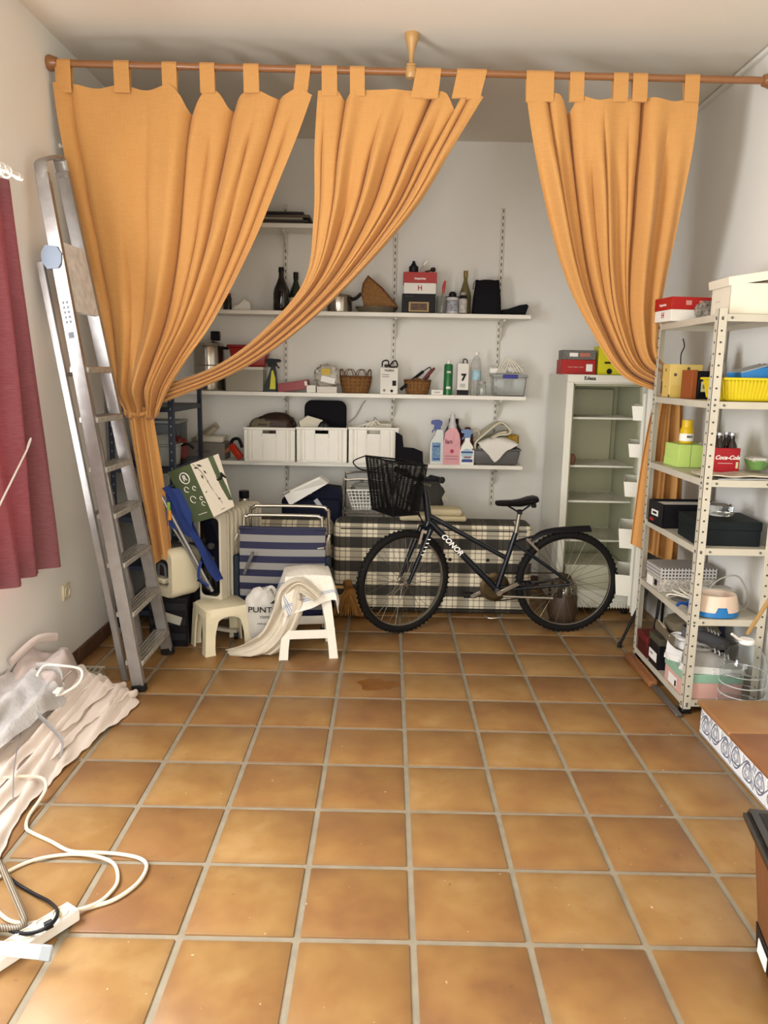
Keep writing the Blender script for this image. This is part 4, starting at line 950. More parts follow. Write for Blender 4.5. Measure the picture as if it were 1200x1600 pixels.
for j in range(25):
    v = j/24; row = []
    for i in range(31):
        u = i/30; x = lerp(lerp(-.13, -.06, smooth(.5, 1, v)), lerp(.15, .04, smooth(.5, 1, v)), u); yy = lerp(.02, -.115, min(1, v*1.8)); zz = .075*(1-(2*u-1)**2*.5)*(1-smooth(.45, 1, v)*1.9)+.01-.03*smooth(.4, 1, v)*(1-abs(2*u-.9))
        row.append(V((x, yy-.01*smooth(.5, .7, v), zz+.008*nz.noise(V((x*22, v*5, 1))))))
    G.append(row)
B().grid(G).thick(.006).o('cloth', wtowel, t); B().tube([g[0]+V((0, 0, .001)) for g in G[::4]], .004, 6).o('hem', wtowel, t)
t = thing('yellow_cloth', 'mustard yellow and green cloth squeezed under the cream towel', 'cloth', (bxx+.10, byy+.02, bz)); lump('cloth', M('mustard', 'a8842e', .9), t, (.02, 0, .055), (.05, .05, .045), 2, .4); lump('green_fold', M('sage', '9aa083', .9), t, (-.06, -.03, .06), (.05, .04, .03), 5, .3)
# black bag hung at the shelf edge right of the crates
cx, w_, h = fit(623, 655, 700, 5.40, Z-.0)
t = thing('black_hanging_bag', 'small black bag hooked on the lowest shelf beside the right crate', 'bag', (cx, 5.40, Z)); B().prism([(-.10, .0), (.10, -.01), (.095, .09), (.03, .115), (-.04, .12), (-.05, .2), (-.1, .23)], .03).o('bag', blackc, t); B().tube([(.09, .015, .03), (.12, .0, -.05), (.11, -.01, -.12)], .004, 6, smooth=4).o('strap', blackm, t)

# ================================================================ open fridge
frw = M('fridge_white', 'e2e0d2', .3); frin = M('fridge_liner', 'a9a98c', .35); frg = M('fridge_gasket', 'b7b5a8', .5)
FX0, FX1, FY0, FY1, FZ0, FZ1 = 1.135, 1.67, 5.0, 5.58, .05, 1.595
fr = thing('fridge', 'old white fridge standing open with empty wire shelves', 'fridge', (0, 0, 0))
th = .045
hz = FZ1-FZ0
for nm, c_, d_ in (('side_wall', (FX0+th/2, (FY0+FY1)/2, (FZ0+FZ1)/2), (th, FY1-FY0, hz)), ('side_wall', (FX1-th/2, (FY0+FY1)/2, (FZ0+FZ1)/2), (th, FY1-FY0, hz)), ('top_wall', ((FX0+FX1)/2, (FY0+FY1)/2, FZ1-.031), (FX1-FX0-2*th, FY1-FY0-.004, .058)), ('base', ((FX0+FX1)/2, (FY0+FY1)/2, FZ0+.062), (FX1-FX0-2*th, FY1-FY0-.004, .12)), ('back_panel', ((FX0+FX1)/2, FY1-.021, (FZ0+FZ1)/2), (FX1-FX0-2*th, .04, hz-.25))):
    B().box(c_, d_, bev=.004).o(nm, frw, fr)
IX0, IX1 = FX0+th, FX1-th
q = B(); G_ = .002
q.box(((IX0+IX1)/2, FY1-.05, .85), (IX1-IX0, .012, 1.45)); q.box((IX0+.006, (FY0+FY1)/2, .85), (.012, FY1-FY0-.06, 1.45)); q.box((IX1-.006, (FY0+FY1)/2, .85), (.012, FY1-FY0-.06, 1.45)); q.box(((IX0+IX1)/2, (FY0+FY1)/2, FZ1-.066), (IX1-IX0, FY1-FY0-.06, .012)); q.o('liner', frin, fr)
B().box(((IX0+IX1)/2-.01, FY1-.075, 1.22), (IX1-IX0-.07, .03, .56), bev=.008).o('evaporator_panel', M('liner_panel', 'b5b498', .35), fr)
for dz in (-.22, -.22): B().cyl((1.42, FY1-.092, 1.22+dz), .005, .004, 8, 'Y').o('screw', steel, fr)
B().cyl((1.48, FY1-.092, 1.0), .005, .004, 8, 'Y').o('screw', steel, fr)
for zs in (1.315, 1.0, .765, .50):
    q = B(); a, c_ = FY0+.06, FY1-.06
    q.box(((IX0+IX1)/2, a, zs), (IX1-IX0-.02, .008, .014), bev=.002); q.box(((IX0+IX1)/2, c_, zs), (IX1-IX0-.02, .006, .008))
    k = IX0+.02
    while k < IX1-.01: q.bar((k, a, zs+.003), (k, c_, zs+.003), .0035, .0035); k += .017
    tag(q.o('wire_shelf', M('wire_white', 'd8d6c6', .35), fr), kind='stuff')
B().box(((IX0+IX1)/2, FY0+.2, .24), (IX1-IX0-.04, .36, .2), bev=.01).o('crisper_drawer', M('crisper', 'c0bfa8', .3), fr)
q = B(); q.box(((FX0+FX1)/2, FY0-.002, .09), (FX1-FX0-.02, .008, .012))
for k in range(26): q.box((FX0+.03+k*.0185, FY0-.004, .075), (.005, .006, .05))
tag(q.o('grille', frw, fr), kind='stuff')
B().box(((FX0+FX1)/2, FY0-.006, FZ1-.026), (FX1-FX0, .014, .050), bev=.004).o('top_panel', frw, fr)
text('Edesa', .032, inkb, fr, (FX0+.14, FY0-.014, FZ1-.024), bold=.001)
lump('onion', M('rust_brown', '6b4632', .7), fr, (IX0+.03, FY0+.06, 1.045), (.02, .02, .035), 3, .2)
for x in (FX0+.05, FX1-.05): B().cyl((x, FY0+.05, 0), .02, .05, 10).o('foot', blackm, fr)
# door, hinged at the front right, standing open towards the room
ang = math.radians(-106)   # direction of the door from its hinge
dr = B(); DW = .46
door = bpy.data.objects.new('door', None)
HX, HY = FX1-.01, FY0-.01
dvec = V((math.cos(math.radians(252)), math.sin(math.radians(252)), 0)); dn = V((-dvec.y, dvec.x, 0))
if dn.x > 0: dn = -dn       # towards the fridge inside (left)
def dpt(a, b_, z): return V((HX, HY, 0))+dvec*a+dn*b_+V((0, 0, z))
q = B(); q.faces([dpt(a, b_, z_) for z_ in (.14, 1.535) for a, b_ in ((0, -.035), (DW, -.035), (DW, .01), (0, .01))], [(0, 1, 2, 3), (7, 6, 5, 4), (0, 4, 5, 1), (1, 5, 6, 2), (2, 6, 7, 3), (3, 7, 4, 0)]); door = q.o('door', frw, fr)
q = B(); q.faces([dpt(a, b_, z_) for z_ in (.19, 1.49) for a, b_ in ((.03, .01), (DW-.03, .01), (DW-.05, .035), (.05, .035))], [(0, 1, 2, 3), (7, 6, 5, 4), (0, 4, 5, 1), (1, 5, 6, 2), (2, 6, 7, 3), (3, 7, 4, 0)]); q.o('inner_panel', frw, door)
for (z0, hh, dp) in ((1.33, .085, .095), (1.11, .08, .10), (.87, .09, .11), (.55, .12, .12), (.25, .13, .12)):
    q = B(); q.faces([dpt(a, b_, z_) for z_, e in ((z0, .012), (z0+hh, 0)) for a, b_ in ((.05, .03), (DW-.045, .03), (DW-.045, dp-e), (.05, dp-e))], [(3, 2, 1, 0), (0, 4, 5, 1), (1, 5, 6, 2), (2, 6, 7, 3), (3, 7, 4, 0)]); q.thick(.004); q.o('door_shelf', frw, door)
q = B(); q.tube([dpt(.012, .012, .16), dpt(DW-.012, .012, .16), dpt(DW-.012, .012, 1.515), dpt(.012, .012, 1.515)], .008, 6, closed=True); q.o('gasket', frg, door)
q = B(); q.bar(dpt(DW, -.012, 1.30)-V((0, 0, .02)), dpt(DW, -.012, 1.30)+V((0, 0, .02)), .02, .02); q.o('latch', M('brass', '9a7a3c', .35, .8), door)
# things on the fridge
zt = FZ1+.001
t, w_, d, h = carton('card_game_box', 'flat red box with print under the grey box on the fridge', 876, 931, 562, FY0+.1, zt, .16, M('red_card')); text('— — —', .028, inkw, t, (-.02, -d/2-.001, h*.5)); B().box((w_*.3, -d/2-.0006, h*.45), (w_*.18, .001, h*.5)).o('print', M('ink_white'), t)
zt2 = zt+h+.001
t, w_, d, h = carton('card_game_box', 'grey printed box stacked on the red box on the fridge', 879, 932, 547, FY0+.1, zt2, .15, M('grey_print', '6d6c66', .5, var=.3, scale=60)); bars(t, -w_*.3, -w_*.05, h*.5, h*.4, -d/2-.0006, M('ink_white')); bars(t, 0, w_*.3, h*.5, h*.4, -d/2-.0006, M('print_coral', 'b8705c', .5))
t, w_, d, h = carton('yellow_box', 'bright yellow box on the fridge beside the right curtain', 933, 975, 541, FY0+.1, zt, .14, M('yellow_card', 'd6cf1e', .45)); B().lathe([(0, 0), (.018, 0), (.018, .001)], (-.01, -d/2-.001, h*.12), 14, 'Y').o('print', inkb, t); bars(t, -w_*.25, -w_*.0, h*.42, .012, -d/2-.0006, inkb)
for k, (px, c) in enumerate(((914, '6b6a58'), (923, '7d5f4a'))):
    t = thing('photo_card', ('greenish' if k == 0 else 'brownish')+' little photo stuck on the back wall above the fridge', 'photo', (xof(px, 5.68, 1.72), 5.685, 1.70)); B().box((0, 0, 0), (.03, .003, .04)).o('card', whitec, t); B().box((0, -.002, 0), (.026, .001, .034)).o('picture', M('photo_%d' % k, c, .4, var=.4, scale=60), t)
# ================================================================ metal shelving unit on the right
n = NT('grey_enamel'); n.col(n.mix(n.noise(7, 4), 'cdc6b4', 'b9b2a0')).rough(.4); enam = n.m
UX0, UX1, UY0, UY1 = 1.43, 1.782, 3.47, 4.235
un = thing('metal_shelving', 'grey metal slotted shelving unit with six shelves by the right wall', 'shelving unit', (0, 0, 0))
LV = [.068, .472, .812, 1.13, 1.482, 1.862]
def lpost(x, y, sx, sy, h=1.885):
    q = B(); q.box((x+sx*.019, y+sy*.001, h/2+.01), (.038, .002, h-.02)); q.box((x+sx*.001, y+sy*.019, h/2+.01), (.002, .038, h-.02)); p = q.o('post', enam, un)
    q = B(); k = .04
    while k < h-.01:
        q.box((x+sx*.019, y-sy*.0006, k), (.008, .0018, .008)); q.box((x-sx*.0006, y+sy*.019, k), (.0018, .008, .008)); k += .05
    tag(q.o('holes', slotm, p), kind='stuff')
    B().box((x+sx*.018, y+sy*.018, .012), (.046, .046, .024), bev=.004).o('foot', blackm, p)
for x, sx in ((UX0, 1), (UX1, -1)):
    for y, sy in ((UY0, 1), (UY1, -1)): lpost(x, y, sx, sy)
for k, z in enumerate(LV):
    q = B(); q.box(((UX0+UX1)/2, (UY0+UY1)/2, z-.001), (UX1-UX0-.006, UY1-UY0-.006, .002))
    for y in (UY0+.003, UY1-.003): q.box(((UX0+UX1)/2, y, z-.016), (UX1-UX0-.008, .002, .03))
    for x in (UX0+.003, UX1-.003): q.box((x, (UY0+UY1)/2, z-.016), (.002, UY1-UY0-.008, .03))
    s_ = q.o('shelf', enam, un)
    for x in (UX0+.018, UX0+.06, UX1-.06): B().lathe([(.0055, 0), (.0055, .003), (.003, .005)], (x, UY0+.0005, z-.016), 8, mat=Matrix.Rotation(PI/2, 4, 'X')).o('bolt', M('bolt_dark', '6b675e', .4, .6), s_)
    for y in (UY0+.018, UY1-.018): B().lathe([(.0055, 0), (.0055, .003), (.003, .005)], (UX0+.0, y, z-.016), 8, mat=Matrix.Rotation(-PI/2, 4, 'Y')).o('bolt', M('bolt_dark'), s_)
def sbox(name, label, c, d, rz, body, lid=None, lidh=.3, cat='box', hollow=False, gap=.001):
    """c = base centre (x,y,z)"""
    t = thing(name, label, cat, (c[0], c[1], c[2]+gap), rz); w_, dd, h = d
    if hollow:
        q = B(); q.box((0, 0, .003), (w_, dd, .006))
        for s1 in (-1, 1): q.box((s1*(w_/2-.002), 0, h/2), (.004, dd, h)); q.box((0, s1*(dd/2-.002), h/2), (w_, .004, h))
        q.o('body', body, t)
    else:
        hb = h*(1-lidh) if lid else h
        B().box((0, 0, hb/2), (w_-(.006 if lid else 0), dd-(.006 if lid else 0), hb), bev=.0015).o('body', body, t)
    if lid: B().box((0, 0, h-h*lidh/2), (w_, dd, h*lidh), bev=.0015).o('lid', lid, t)
    return t
def yof(px, py, z): return at(px, py, Z=z)
S6, S5, S4, S3, S2, S1 = [z+.001 for z in LV]
# ---- top shelf
t = sbox('shoe_box', 'red lidded white shoe box on top of the metal shelving', (1.535, 4.08, S1), (.30, .185, .118), .12, whitec, redc, .52)
def on_face(par, s, size, mt, w_, d, h, side, dx=0, dz=.5, **k):
    if side == 'L': return text(s, size, mt, par, (-w_/2-.001, dx, h*dz), (PI/2, 0, -PI/2), **k)
    return text(s, size, mt, par, (dx, -d/2-.001, h*dz), (PI/2, 0, 0), **k)
on_face(t, 'hispanitas', .019, inkw, .30, .185, .118, 'L', 0, .70); on_face(t, 'H', .04, inkr, .294, .18, .118, 'L', .0, .26, bold=.001)
for k in range(3): B().box((-.06+.07*k, -.0932, .09), (.03, .001, .022)).o('print', M('print_pink', 'c98a80', .5), t)
t = thing('newspaper_bundle', 'crumpled dark newspaper wrapped bundles before the red shoe box', 'bundle', (1.62, 3.93, S1)); newsp = M('newsprint', '8d8578', .8, var=.8, scale=55)
lump('wrap', newsp, t, (-.06, 0, .045), (.05, .05, .048), 3, .3); lump('wrap', newsp, t, (.05, -.01, .048), (.06, .05, .05), 8, .3)
WB = (1.635, 3.63, S1); t = thing('white_shoe_box', 'white shoe box with a tilted open lid on top of the metal shelving', 'box', WB, rz=-.06)
bw, bd, bh = .27, .235, .135
q = B(); q.box((0, 0, .002), (bw, bd, .004))
for s1 in (-1, 1): q.box((s1*(bw/2-.0015), 0, bh/2), (.003, bd, bh)); q.box((0, s1*(bd/2-.0015), bh/2), (bw, .003, bh))
q.o('body', M('ivory_card', 'e4dcc8', .6), t)
lid = B(); lid.box((0, 0, .036), (bw+.02, bd+.02, .003))
for s1 in (-1, 1): lid.box((s1*(bw/2+.009), 0, .018), (.003, bd+.02, .036)); lid.box((0, s1*(bd/2+.009), .018), (bw+.02, .003, .036))
lid.o('lid', M('ivory_card'), t, (0, .01, bh+.014), (.02, -.16, 0))
text('— — —', .014, inkb, t, (-bw/2-.001, .03, bh*.5), (PI/2, 0, -PI/2)); text('Ca', .018, inkb, t, (.06, -bd/2-.001, bh*.55))
# ---- second shelf
n = NT('floral_card'); fl = n.t.nodes.new('ShaderNodeTexVoronoi'); fl.inputs['Scale'].default_value = 26; n.t.links.new(n.obj, fl.inputs['Vector'])
n.col(n.mix(n.math('LESS_THAN', fl.outputs['Distance'], .22), 'd8bb6a', '5a4c30')).rough(.6); floralc = n.m
t = thing('gift_bag', 'yellow floral gift bag standing by the curtain on the second shelf', 'bag', (1.535, 4.12, S2)); B().box((0, 0, .085), (.17, .11, .17), bev=.002, taper=.95).o('bag', floralc, t); B().box((-.03, -.058, .03), (.09, .004, .06)).o('base_fold', M('floral_low', 'cfae58', .6), t)
B().tube([(-.03, -.05, .16), (-.035, -.055, .22), (-.02, -.05, .26), (-.03, -.05, .30)], .003, 6, smooth=5).o('handle', blackm, t)
t = thing('brown_book_box', 'brown and black square box with a pale label, second shelf', 'box', (1.535, 3.90, S2), rz=.1); B().box((-.046, 0, .07), (.028, .11, .14), bev=.002).o('spine', M('rust_card', '8f4a1c', .6), t); B().box((.025, -.005, .068), (.11, .12, .136), bev=.002).o('body', blackm, t); B().box((.0, -.0665, .06), (.034, .001, .05)).o('label', M('label_cream', 'd6cfa0', .5), t); B().box((.0, -.067, .06), (.018, .001, .02)).o('print', M('ink_grey'), t)
t = thing('cocktail_shaker', 'silver metal shaker bottle behind the black box', 'shaker', (1.655, 3.98, S2)); B().lathe([(0, 0), (.045, 0), (.048, .01), (.046, .15), (.034, .185), (.030, .19)], n=20).o('body', M('satin_silver', 'a69f98', .35, .7), t); B().lathe([(.031, .185), (.034, .20), (.030, .235), (.016, .25), (0, .25)], n=20).o('cap', steel, t); B().lathe([(.0485, .05), (.0478, .10)], n=20, cap=False).o('label', M('grey_print'), t)
t = thing('red_white_packet', 'red and white packet leaning behind the yellow tray', 'packet', (1.70, 3.86, S2), rot=(0, .45, 0)); B().box((0, 0, .08), (.07, .04, .15), bev=.004).o('packet', M('ink_white'), t); B().box((0, -.0205, .05), (.07, .002, .07)).o('band', M('packet_red', 'b5202a', .45), t)
YTR = M('yellow_tray', 'dcc61a', .35)
t = thing('yellow_tray', 'bright yellow ribbed paint tray on the second metal shelf', 'tray', (1.63, 3.62, S2))
q = B(); q.box((0, 0, .05), (.27, .25, .1), bev=.016, seg=3, taper=.86); f = [f for f in q.bm.faces if f.normal.z > .9]; bmesh.ops.delete(q.bm, geom=f, context='FACES'); q.thick(.003); q.o('tub', YTR, t)
B().tube([(-.14, -.13, .10), (.14, -.13, .10), (.14, .13, .10), (-.14, .13, .10)], .006, 6, closed=True).o('rim', YTR, t)
for k in range(15): B().bar((-.105+.015*k, -.111, .012), (-.119+.017*k, -.128, .095), .006, .004, up=(0, 1, 0)).o('rib', YTR, t)
for k in range(12): B().bar((-.121, -.095+.0172*k, .012), (-.138, -.105+.019*k, .095), .006, .004, up=(1, 0, 0)).o('rib', YTR, t)
t = thing('blue_sponge_box', 'bright blue box lying tilted in the yellow tray', 'box', (1.655, 3.60, S2+.085), rot=(0, -.2, .15)); B().box((0, 0, .035), (.15, .12, .055), bev=.003).o('body', M('sky_blue', '2d7fc4', .4), t); B().box((0, 0, .064), (.15, .12, .004), rot=Euler((0, -.05, 0))).o('lid', M('pale_grey', 'a8adb0', .5), t)
t = thing('black_tool', 'black plastic gadget behind the blue box in the yellow tray', 'tool', (1.735, 3.66, S2+.06)); lump('body', blackm, t, (0, 0, .06), (.05, .04, .05), 4, .2); B().tube([(.02, -.03, .06), (.05, -.05, .10)], .010, 8).o('stem', steel, t)
# ---- third shelf
t = sbox('lime_box', 'lime green cardboard box on the third metal shelf', (1.60, 4.03, S3), (.24, .18, .115), .05, M('lime_card', 'bcd873', .55)); B().box((-.06, -.0905, .058), (.002, .001, .113)).o('seam', M('lime_edge', '6d7c42', .6), t); B().box((-.119, 0, .02), (.006, .182, .04)).o('flap', M('lime_card'), t)
t = thing('yellow_jar', 'yellow bottle with white label standing on the lime box', 'bottle', (1.555, 4.04, S3+.118)); B().lathe([(0, 0), (.034, 0), (.036, .01), (.034, .07), (.026, .085)], n=18).o('bottle', M('yellow_pl', 'd9b310', .35), t); B().lathe([(.028, .083), (.028, .12), (0, .12)], n=18).o('cap', M('yellow_pl'), t); B().lathe([(.0362, .012), (.0352, .05)], n=18, cap=False).o('label', M('ink_white'), t); bars(t, -.012, .018, .035, .012, -.0365, M('grey_print'))
t = thing('glasses', 'grey folded strap lying over the lime box end', 'strap', (1.66, 3.98, S3+.118)); B().tube([(-.08, -.05, .006), (0, -.06, .015), (.06, -.04, .05), (.075, 0, .04), (.06, .03, .01)], .008, 8, smooth=5, flat=.5).o('strap', M('grey_strap', '8d867c', .5), t)
# cola pack
t = thing('bottle_carrier', 'red carton of dark soda bottles on the third metal shelf', 'bottle pack', (1.60, 3.70, S3), rz=0)
B().box((0, 0, .065), (.125, .12, .13), bev=.002).o('carton', M('cola_red', 'a30f1c', .4), t)
text('Coca-Cola', .027, inkw, t, (.002, -.061, .085), shear=.35, bold=.0008); bars(t, -.04, .03, .058, .0015, -.0605, M('ink_white')); bars(t, .045, .056, .05, .03, -.0605, M('label_cream')); B().lathe([(0, 0), (.010, 0), (.010, .001)], (.03, -.061, .012), 14, 'Y').o('print', inkb, t)
cola = M('cola_glass', '1a0d0a', .1, coat=.4)
for k, (dx, dy) in enumerate(((-.03, -.03), (.03, -.03), (-.03, .03), (.03, .03))):
    s_ = B().lathe([(.026, .12), (.024, .14), (.013, .165), (.012, .19)], (dx, dy, 0), 14).o('bottle', cola, t); B().lathe([(.015, .188), (.015, .20), (0, .20)], (dx, dy, 0), 12).o('cap', M('cap_silver', 'a8a8a8', .3, .6), s_)
t = thing('magazine_stack', 'curled magazines lying along the front of the third shelf', 'magazine', (1.645, 3.57, S3)); mg = M('mag_pale', 'cfc4b0', .45, var=.3, scale=14)
cloth_over('magazine', mg, t, [(-.20, .014), (-.16, .022), (-.08, .016), (.02, .022), (.12, .016)], -.085, .09, 4, .004, t=.006); cloth_over('magazine', M('mag_grey', 'b3b2b0', .4, var=.3, scale=20), t, [(-.14, .004), (-.05, .006), (.04, .005), (.13, .006)], -.08, .08, 9, .002, t=.006)
t = thing('green_bowl', 'small green bowl with a white cloth on the magazines', 'bowl', (1.735, 3.62, S3+.035)); B().lathe([(0, 0), (.035, 0), (.055, .04), (.058, .045), (.052, .044), (.03, .006), (0, .006)], n=20).o('bowl', M('green_pl', '6f9a52', .4), t); lump('cloth', M('wtissue', 'cfcbc2', .8), t, (0, 0, .045), (.05, .05, .014), 5, .3)
# ---- fourth shelf
t = sbox('black_tray_box', 'open black shoe box at the far end of the fourth shelf', (1.575, 4.03, S4), (.31, .19, .125), .06, blackm, hollow=True); B().box((0, 0, .11), (.296, .178, .002)).o('lining', M('ink_white'), t); B().box((-.156, .01, .065), (.001, .085, .03)).o('label', M('ink_white'), t); B().box((-.1565, .01, .065), (.001, .05, .012)).o('print', inkb, t); B().box((-.156, .045, .025), (.001, .05, .015)).o('print', inkr, t)
t = sbox('black_shoe_box', 'large closed dark green black box in front on the fourth shelf', (1.60, 3.66, S4), (.30, .27, .115), -.05, M('black_box', '121a1c', .55), M('black_box'), .35)
t = thing('glass_bowl', 'glass dish upside down on the dark box', 'bowl', (1.62, 3.70, S4+.118)); B().lathe([(.055, 0), (.06, .01), (.058, .05), (.045, .058), (0, .058)], n=22).o('bowl', glassc, t); B().lathe([(.056, .008), (.062, .012), (.056, .016)], n=22, cap=False).o('rim', glassc, t)
t = thing('umbrella', 'black folded umbrella leaning behind the open black box', 'umbrella', (1.72, 4.12, S4)); B().tube([(-.05, 0, .0), (.0, .03, .18)], lambda s: .02-.006*s, 10).o('canopy', blackc, t); B().tube([(.0, .03, .18), (.02, .04, .27)], .010, 8).o('handle', blackm, t)
# ---- fifth shelf
n = NT('lace_card'); gx, gy, gz = n.sep(n.obj)
def per(a, s_): return n.math('ABSOLUTE', n.math('SUBTRACT', n.math('FRACT', n.math('MULTIPLY', a, s_)), .5))
gxy = n.math('ADD', gx, gy)
pt = n.math('MINIMUM', n.math('MINIMUM', per(gxy, 55), per(gz, 55)), n.math('ABSOLUTE', n.math('SUBTRACT', n.math('ADD', per(gxy, 55), per(gz, 55)), .5)))
n.col(n.mix(n.math('LESS_THAN', pt, .09), '3a3a42', 'd5d0c8')).rough(.6); lace = n.m
t = sbox('lace_shoe_box', 'black and white lace patterned shoe box on the fifth shelf', (1.58, 4.02, S5), (.30, .20, .13), .05, M('pale_lace', 'bdb6aa', .6, var=.5, scale=70), lace, .45); B().box((-.152, .03, .035), (.001, .08, .05)).o('label', M('ink_white'), t); B().box((-.1525, -.045, .04), (.001, .03, .03)).o('print', inkb, t)
t = thing('white_cable_coil', 'coil of white cable lying over a dark disc on the fifth shelf', 'cable', (1.545, 3.80, S5)); B().lathe([(0, 0), (.09, 0), (.095, .006), (.09, .012), (0, .012)], n=28).o('disc', M('disc_grey', '55524e', .4), t)
for k in range(3): B().tube([(.02*k-.02+(.10-.015*k)*math.cos(a), .05*math.sin(a*1)+.02*math.sin(2*a+k)-.02, .022+.012*k+.012*math.sin(a*2+k)) for a in [2*PI*m/18 for m in range(18)]], .004, 6, closed=True).o('loop', wc, t)
t = thing('blue_gadget', 'blue plastic gadget behind the pet bowl', 'gadget', (1.53, 3.64, S5)); B().box((0, 0, .02), (.10, .06, .04), bev=.01, seg=2).o('body', M('deep_blue', '1d4a94', .4), t); B().tube([(-.05, 0, .02), (-.09, -.01, .03), (-.11, -.02, .02)], .008, 8, smooth=4).o('stem', M('deep_blue'), t)
t = thing('pet_bowl', 'beige pet bowl with blue base on the fifth shelf', 'bowl', (1.575, 3.55, S5)); R = .105
B().lathe([(0, .005), (R*1.02, .005), (R*1.02, .012), (R*.93, .055), (R*.6, .055)], n=32, sy=.75).o('base', M('bowl_blue', '1f74b4', .35), t)
q = B(); G = []; n_ = 64
prof = [(1.0, None), (.86, .10), (.83, .105), (.78, .10), (.70, .05), (0.02, .045)]
for r_, zz in prof:
    row = []
    for k in range(n_):
        a = 2*PI*k/n_; z_ = zz if zz is not None else (.028 if abs(((a+PI/8) % (PI/2))-PI/8) > .22 else .055)
        row.append(V((R*r_*1.02*math.cos(a), R*.75*r_*1.02*math.sin(a), z_)))
    G.append(row)
q.grid(G, True); q.thick(.002); q.o('shell', M('bowl_beige', 'dcc4ae', .35), t)
t = thing('charger', 'pale adapter block with looping cable behind the pet bowl', 'charger', (1.66, 3.74, S5)); B().box((0, 0, .045), (.13, .06, .08), bev=.004, rot=Euler((0, 0, .1))).o('block', M('adapter', 'bfb9ac', .45), t); B().box((-.0, -.031, .045), (.08, .002, .05), bev=.001).o('panel', M('adapter2', 'cfc9bd', .4), t)
B().tube([(-.05, -.02, .08), (-.01, -.05, .14), (.06, -.07, .16), (.10, -.09, .10), (.10, -.12, .03), (.05, -.14, .006), (-.0, -.13, .006)], .004, 6, smooth=7).o('cable', M('cable_pale', 'a9a59a', .5), t)
# ---- bottom shelf
t = sbox('dark_red_box', 'dark red shoe box at the far end of the bottom shelf', (1.56, 4.10, S6), (.26, .16, .115), .0, M('wine_card', '4c1416', .5), M('wine_card2', '641b1c', .5), .3)
t = sbox('black_label_box', 'black shoe box with a white label on the bottom shelf', (1.565, 3.915, S6), (.27, .15, .17), .0, blackm, M('olive_box', '4a4636', .7), .22); B().box((-.1365, 0, .06), (.001, .115, .05)).o('label', M('ink_white'), t); bars_y = B().box((-.137, .02, .065), (.001, .04, .006)).o('print', inkb, t)
t = sbox('mint_shoe_box', 'mint lidded pink shoe box under the grey sneakers', (1.575, 3.62, S6), (.28, .27, .12), .0, M('pink_card', 'd7a89c', .6), M('mint_card', '8fb59c', .55), .34); B().box((-.139, .02, .035), (.001, .11, .05)).o('label', M('ink_white'), t); B().box((-.1395, -.02, .03), (.001, .02, .03)).o('print', inkb, t)
# olive felt hat / cap and insole over boxes
olv = M('olive_felt', '655c48', .85, bump=.2, bscale=150)
t = thing('felt_hat', 'olive felt hat with a pale edge lying across the bottom boxes', 'hat', (1.56, 3.80, S6+.175)); cloth_over('brim', olv, t, [(-.13, .075), (-.12, .02), (-.02, .0), (.12, -.02)], -.16, .13, 3, .008, t=.006)
lump('crown', olv, t, (.03, .04, .07), (.13, .11, .06), 5, .2); B().tube([(-.125, y_, .075+.01*math.sin(20*y_)) for y_ in [-.15+.03*k for k in range(9)]], .004, 6).o('edging', M('pale_edge', 'b8a486', .7), t)
# sneakers
def sneaker(label, loc, rz, up, sole, lg=.27):
    t = thing('sneaker', label, 'shoe', loc, rz, group='grey and white sneakers on the bottom shelf'); k_ = lg/.27
    G = []; 
    for (x, w0, h0, z0) in ((-.130, .012, .055, .03), (-.122, .030, .085, .02), (-.09, .038, .098, .018), (-.05, .040, .090, .018), (-.01, .042, .078, .018), (.04, .046, .062, .018), (.085, .046, .048, .018), (.12, .036, .036, .02), (.137, .012, .026, .024)):
        row = []
        for m in range(17):
            a = PI*m/16; row.append(V((x*k_, w0*math.cos(a)*k_, (z0+(h0-z0)*math.sin(a)**.7)*k_)))
        G.append(row)
    q = B(); q.grid(G); q.thick(.003); u_ = q.o('upper', up, t)
    ol = [(-.135, 0), (-.10, .040), (0, .040), (.08, .050), (.125, .035), (.143, 0), (.125, -.035), (.08, -.050), (0, -.042), (-.10, -.040)]
    P = catmull([V((x*k_, y*k_, 0)) for x, y in ol], 4, True); q = B(); q.faces([(p.x, p.y, .0) for p in P]+[(p.x*1.01, p.y*1.02, .026*k_) for p in P], [list(range(len(P)))[::-1], list(range(len(P), 2*len(P)))]+[[m, (m+1) % len(P), len(P)+(m+1) % len(P), len(P)+m] for m in range(len(P))]); s_ = q.o('sole', sole, t)
    q = B()
    for m in range(0, len(P), 2): q.box((P[m].x*1.015, P[m].y*1.03, .006), (.007, .007, .011))
    tag(q.o('tread', sole, s_), kind='stuff')
    B().tube([(-.118*k_, .0, .088*k_), (-.10*k_, .034*k_, .092*k_), (-.04*k_, .034*k_, .090*k_), (-.01*k_, 0, .085*k_), (-.04*k_, -.034*k_, .090*k_), (-.10*k_, -.034*k_, .092*k_)], .006, 8, closed=True, smooth=4).o('collar', up, t)
    for m in range(4): B().tube([((.005+.02*m)*k_, -.022*k_, (.078-.007*m)*k_), ((.008+.02*m)*k_, 0, (.086-.007*m)*k_), ((.005+.02*m)*k_, .022*k_, (.078-.007*m)*k_)], .0032, 6, smooth=3).o('lace', M('lace_white', 'd3d1d2', .7), t)
    t.scale = (1.05, 1.1, 1.3)
    return t
whs = M('shoe_white', 'd8d6d4', .7, bump=.2, bscale=200); grs = M('shoe_grey', '98958f', .8, bump=.3, bscale=220); dks = M('shoe_dark', '5d5c5e', .7); sol = M('sole_white', 'dcd9d4', .5)
s1 = sneaker('grey sneaker with white sole, nearest one on the mint box', (1.578, 3.54, S6+.122), -.15, grs, sol)
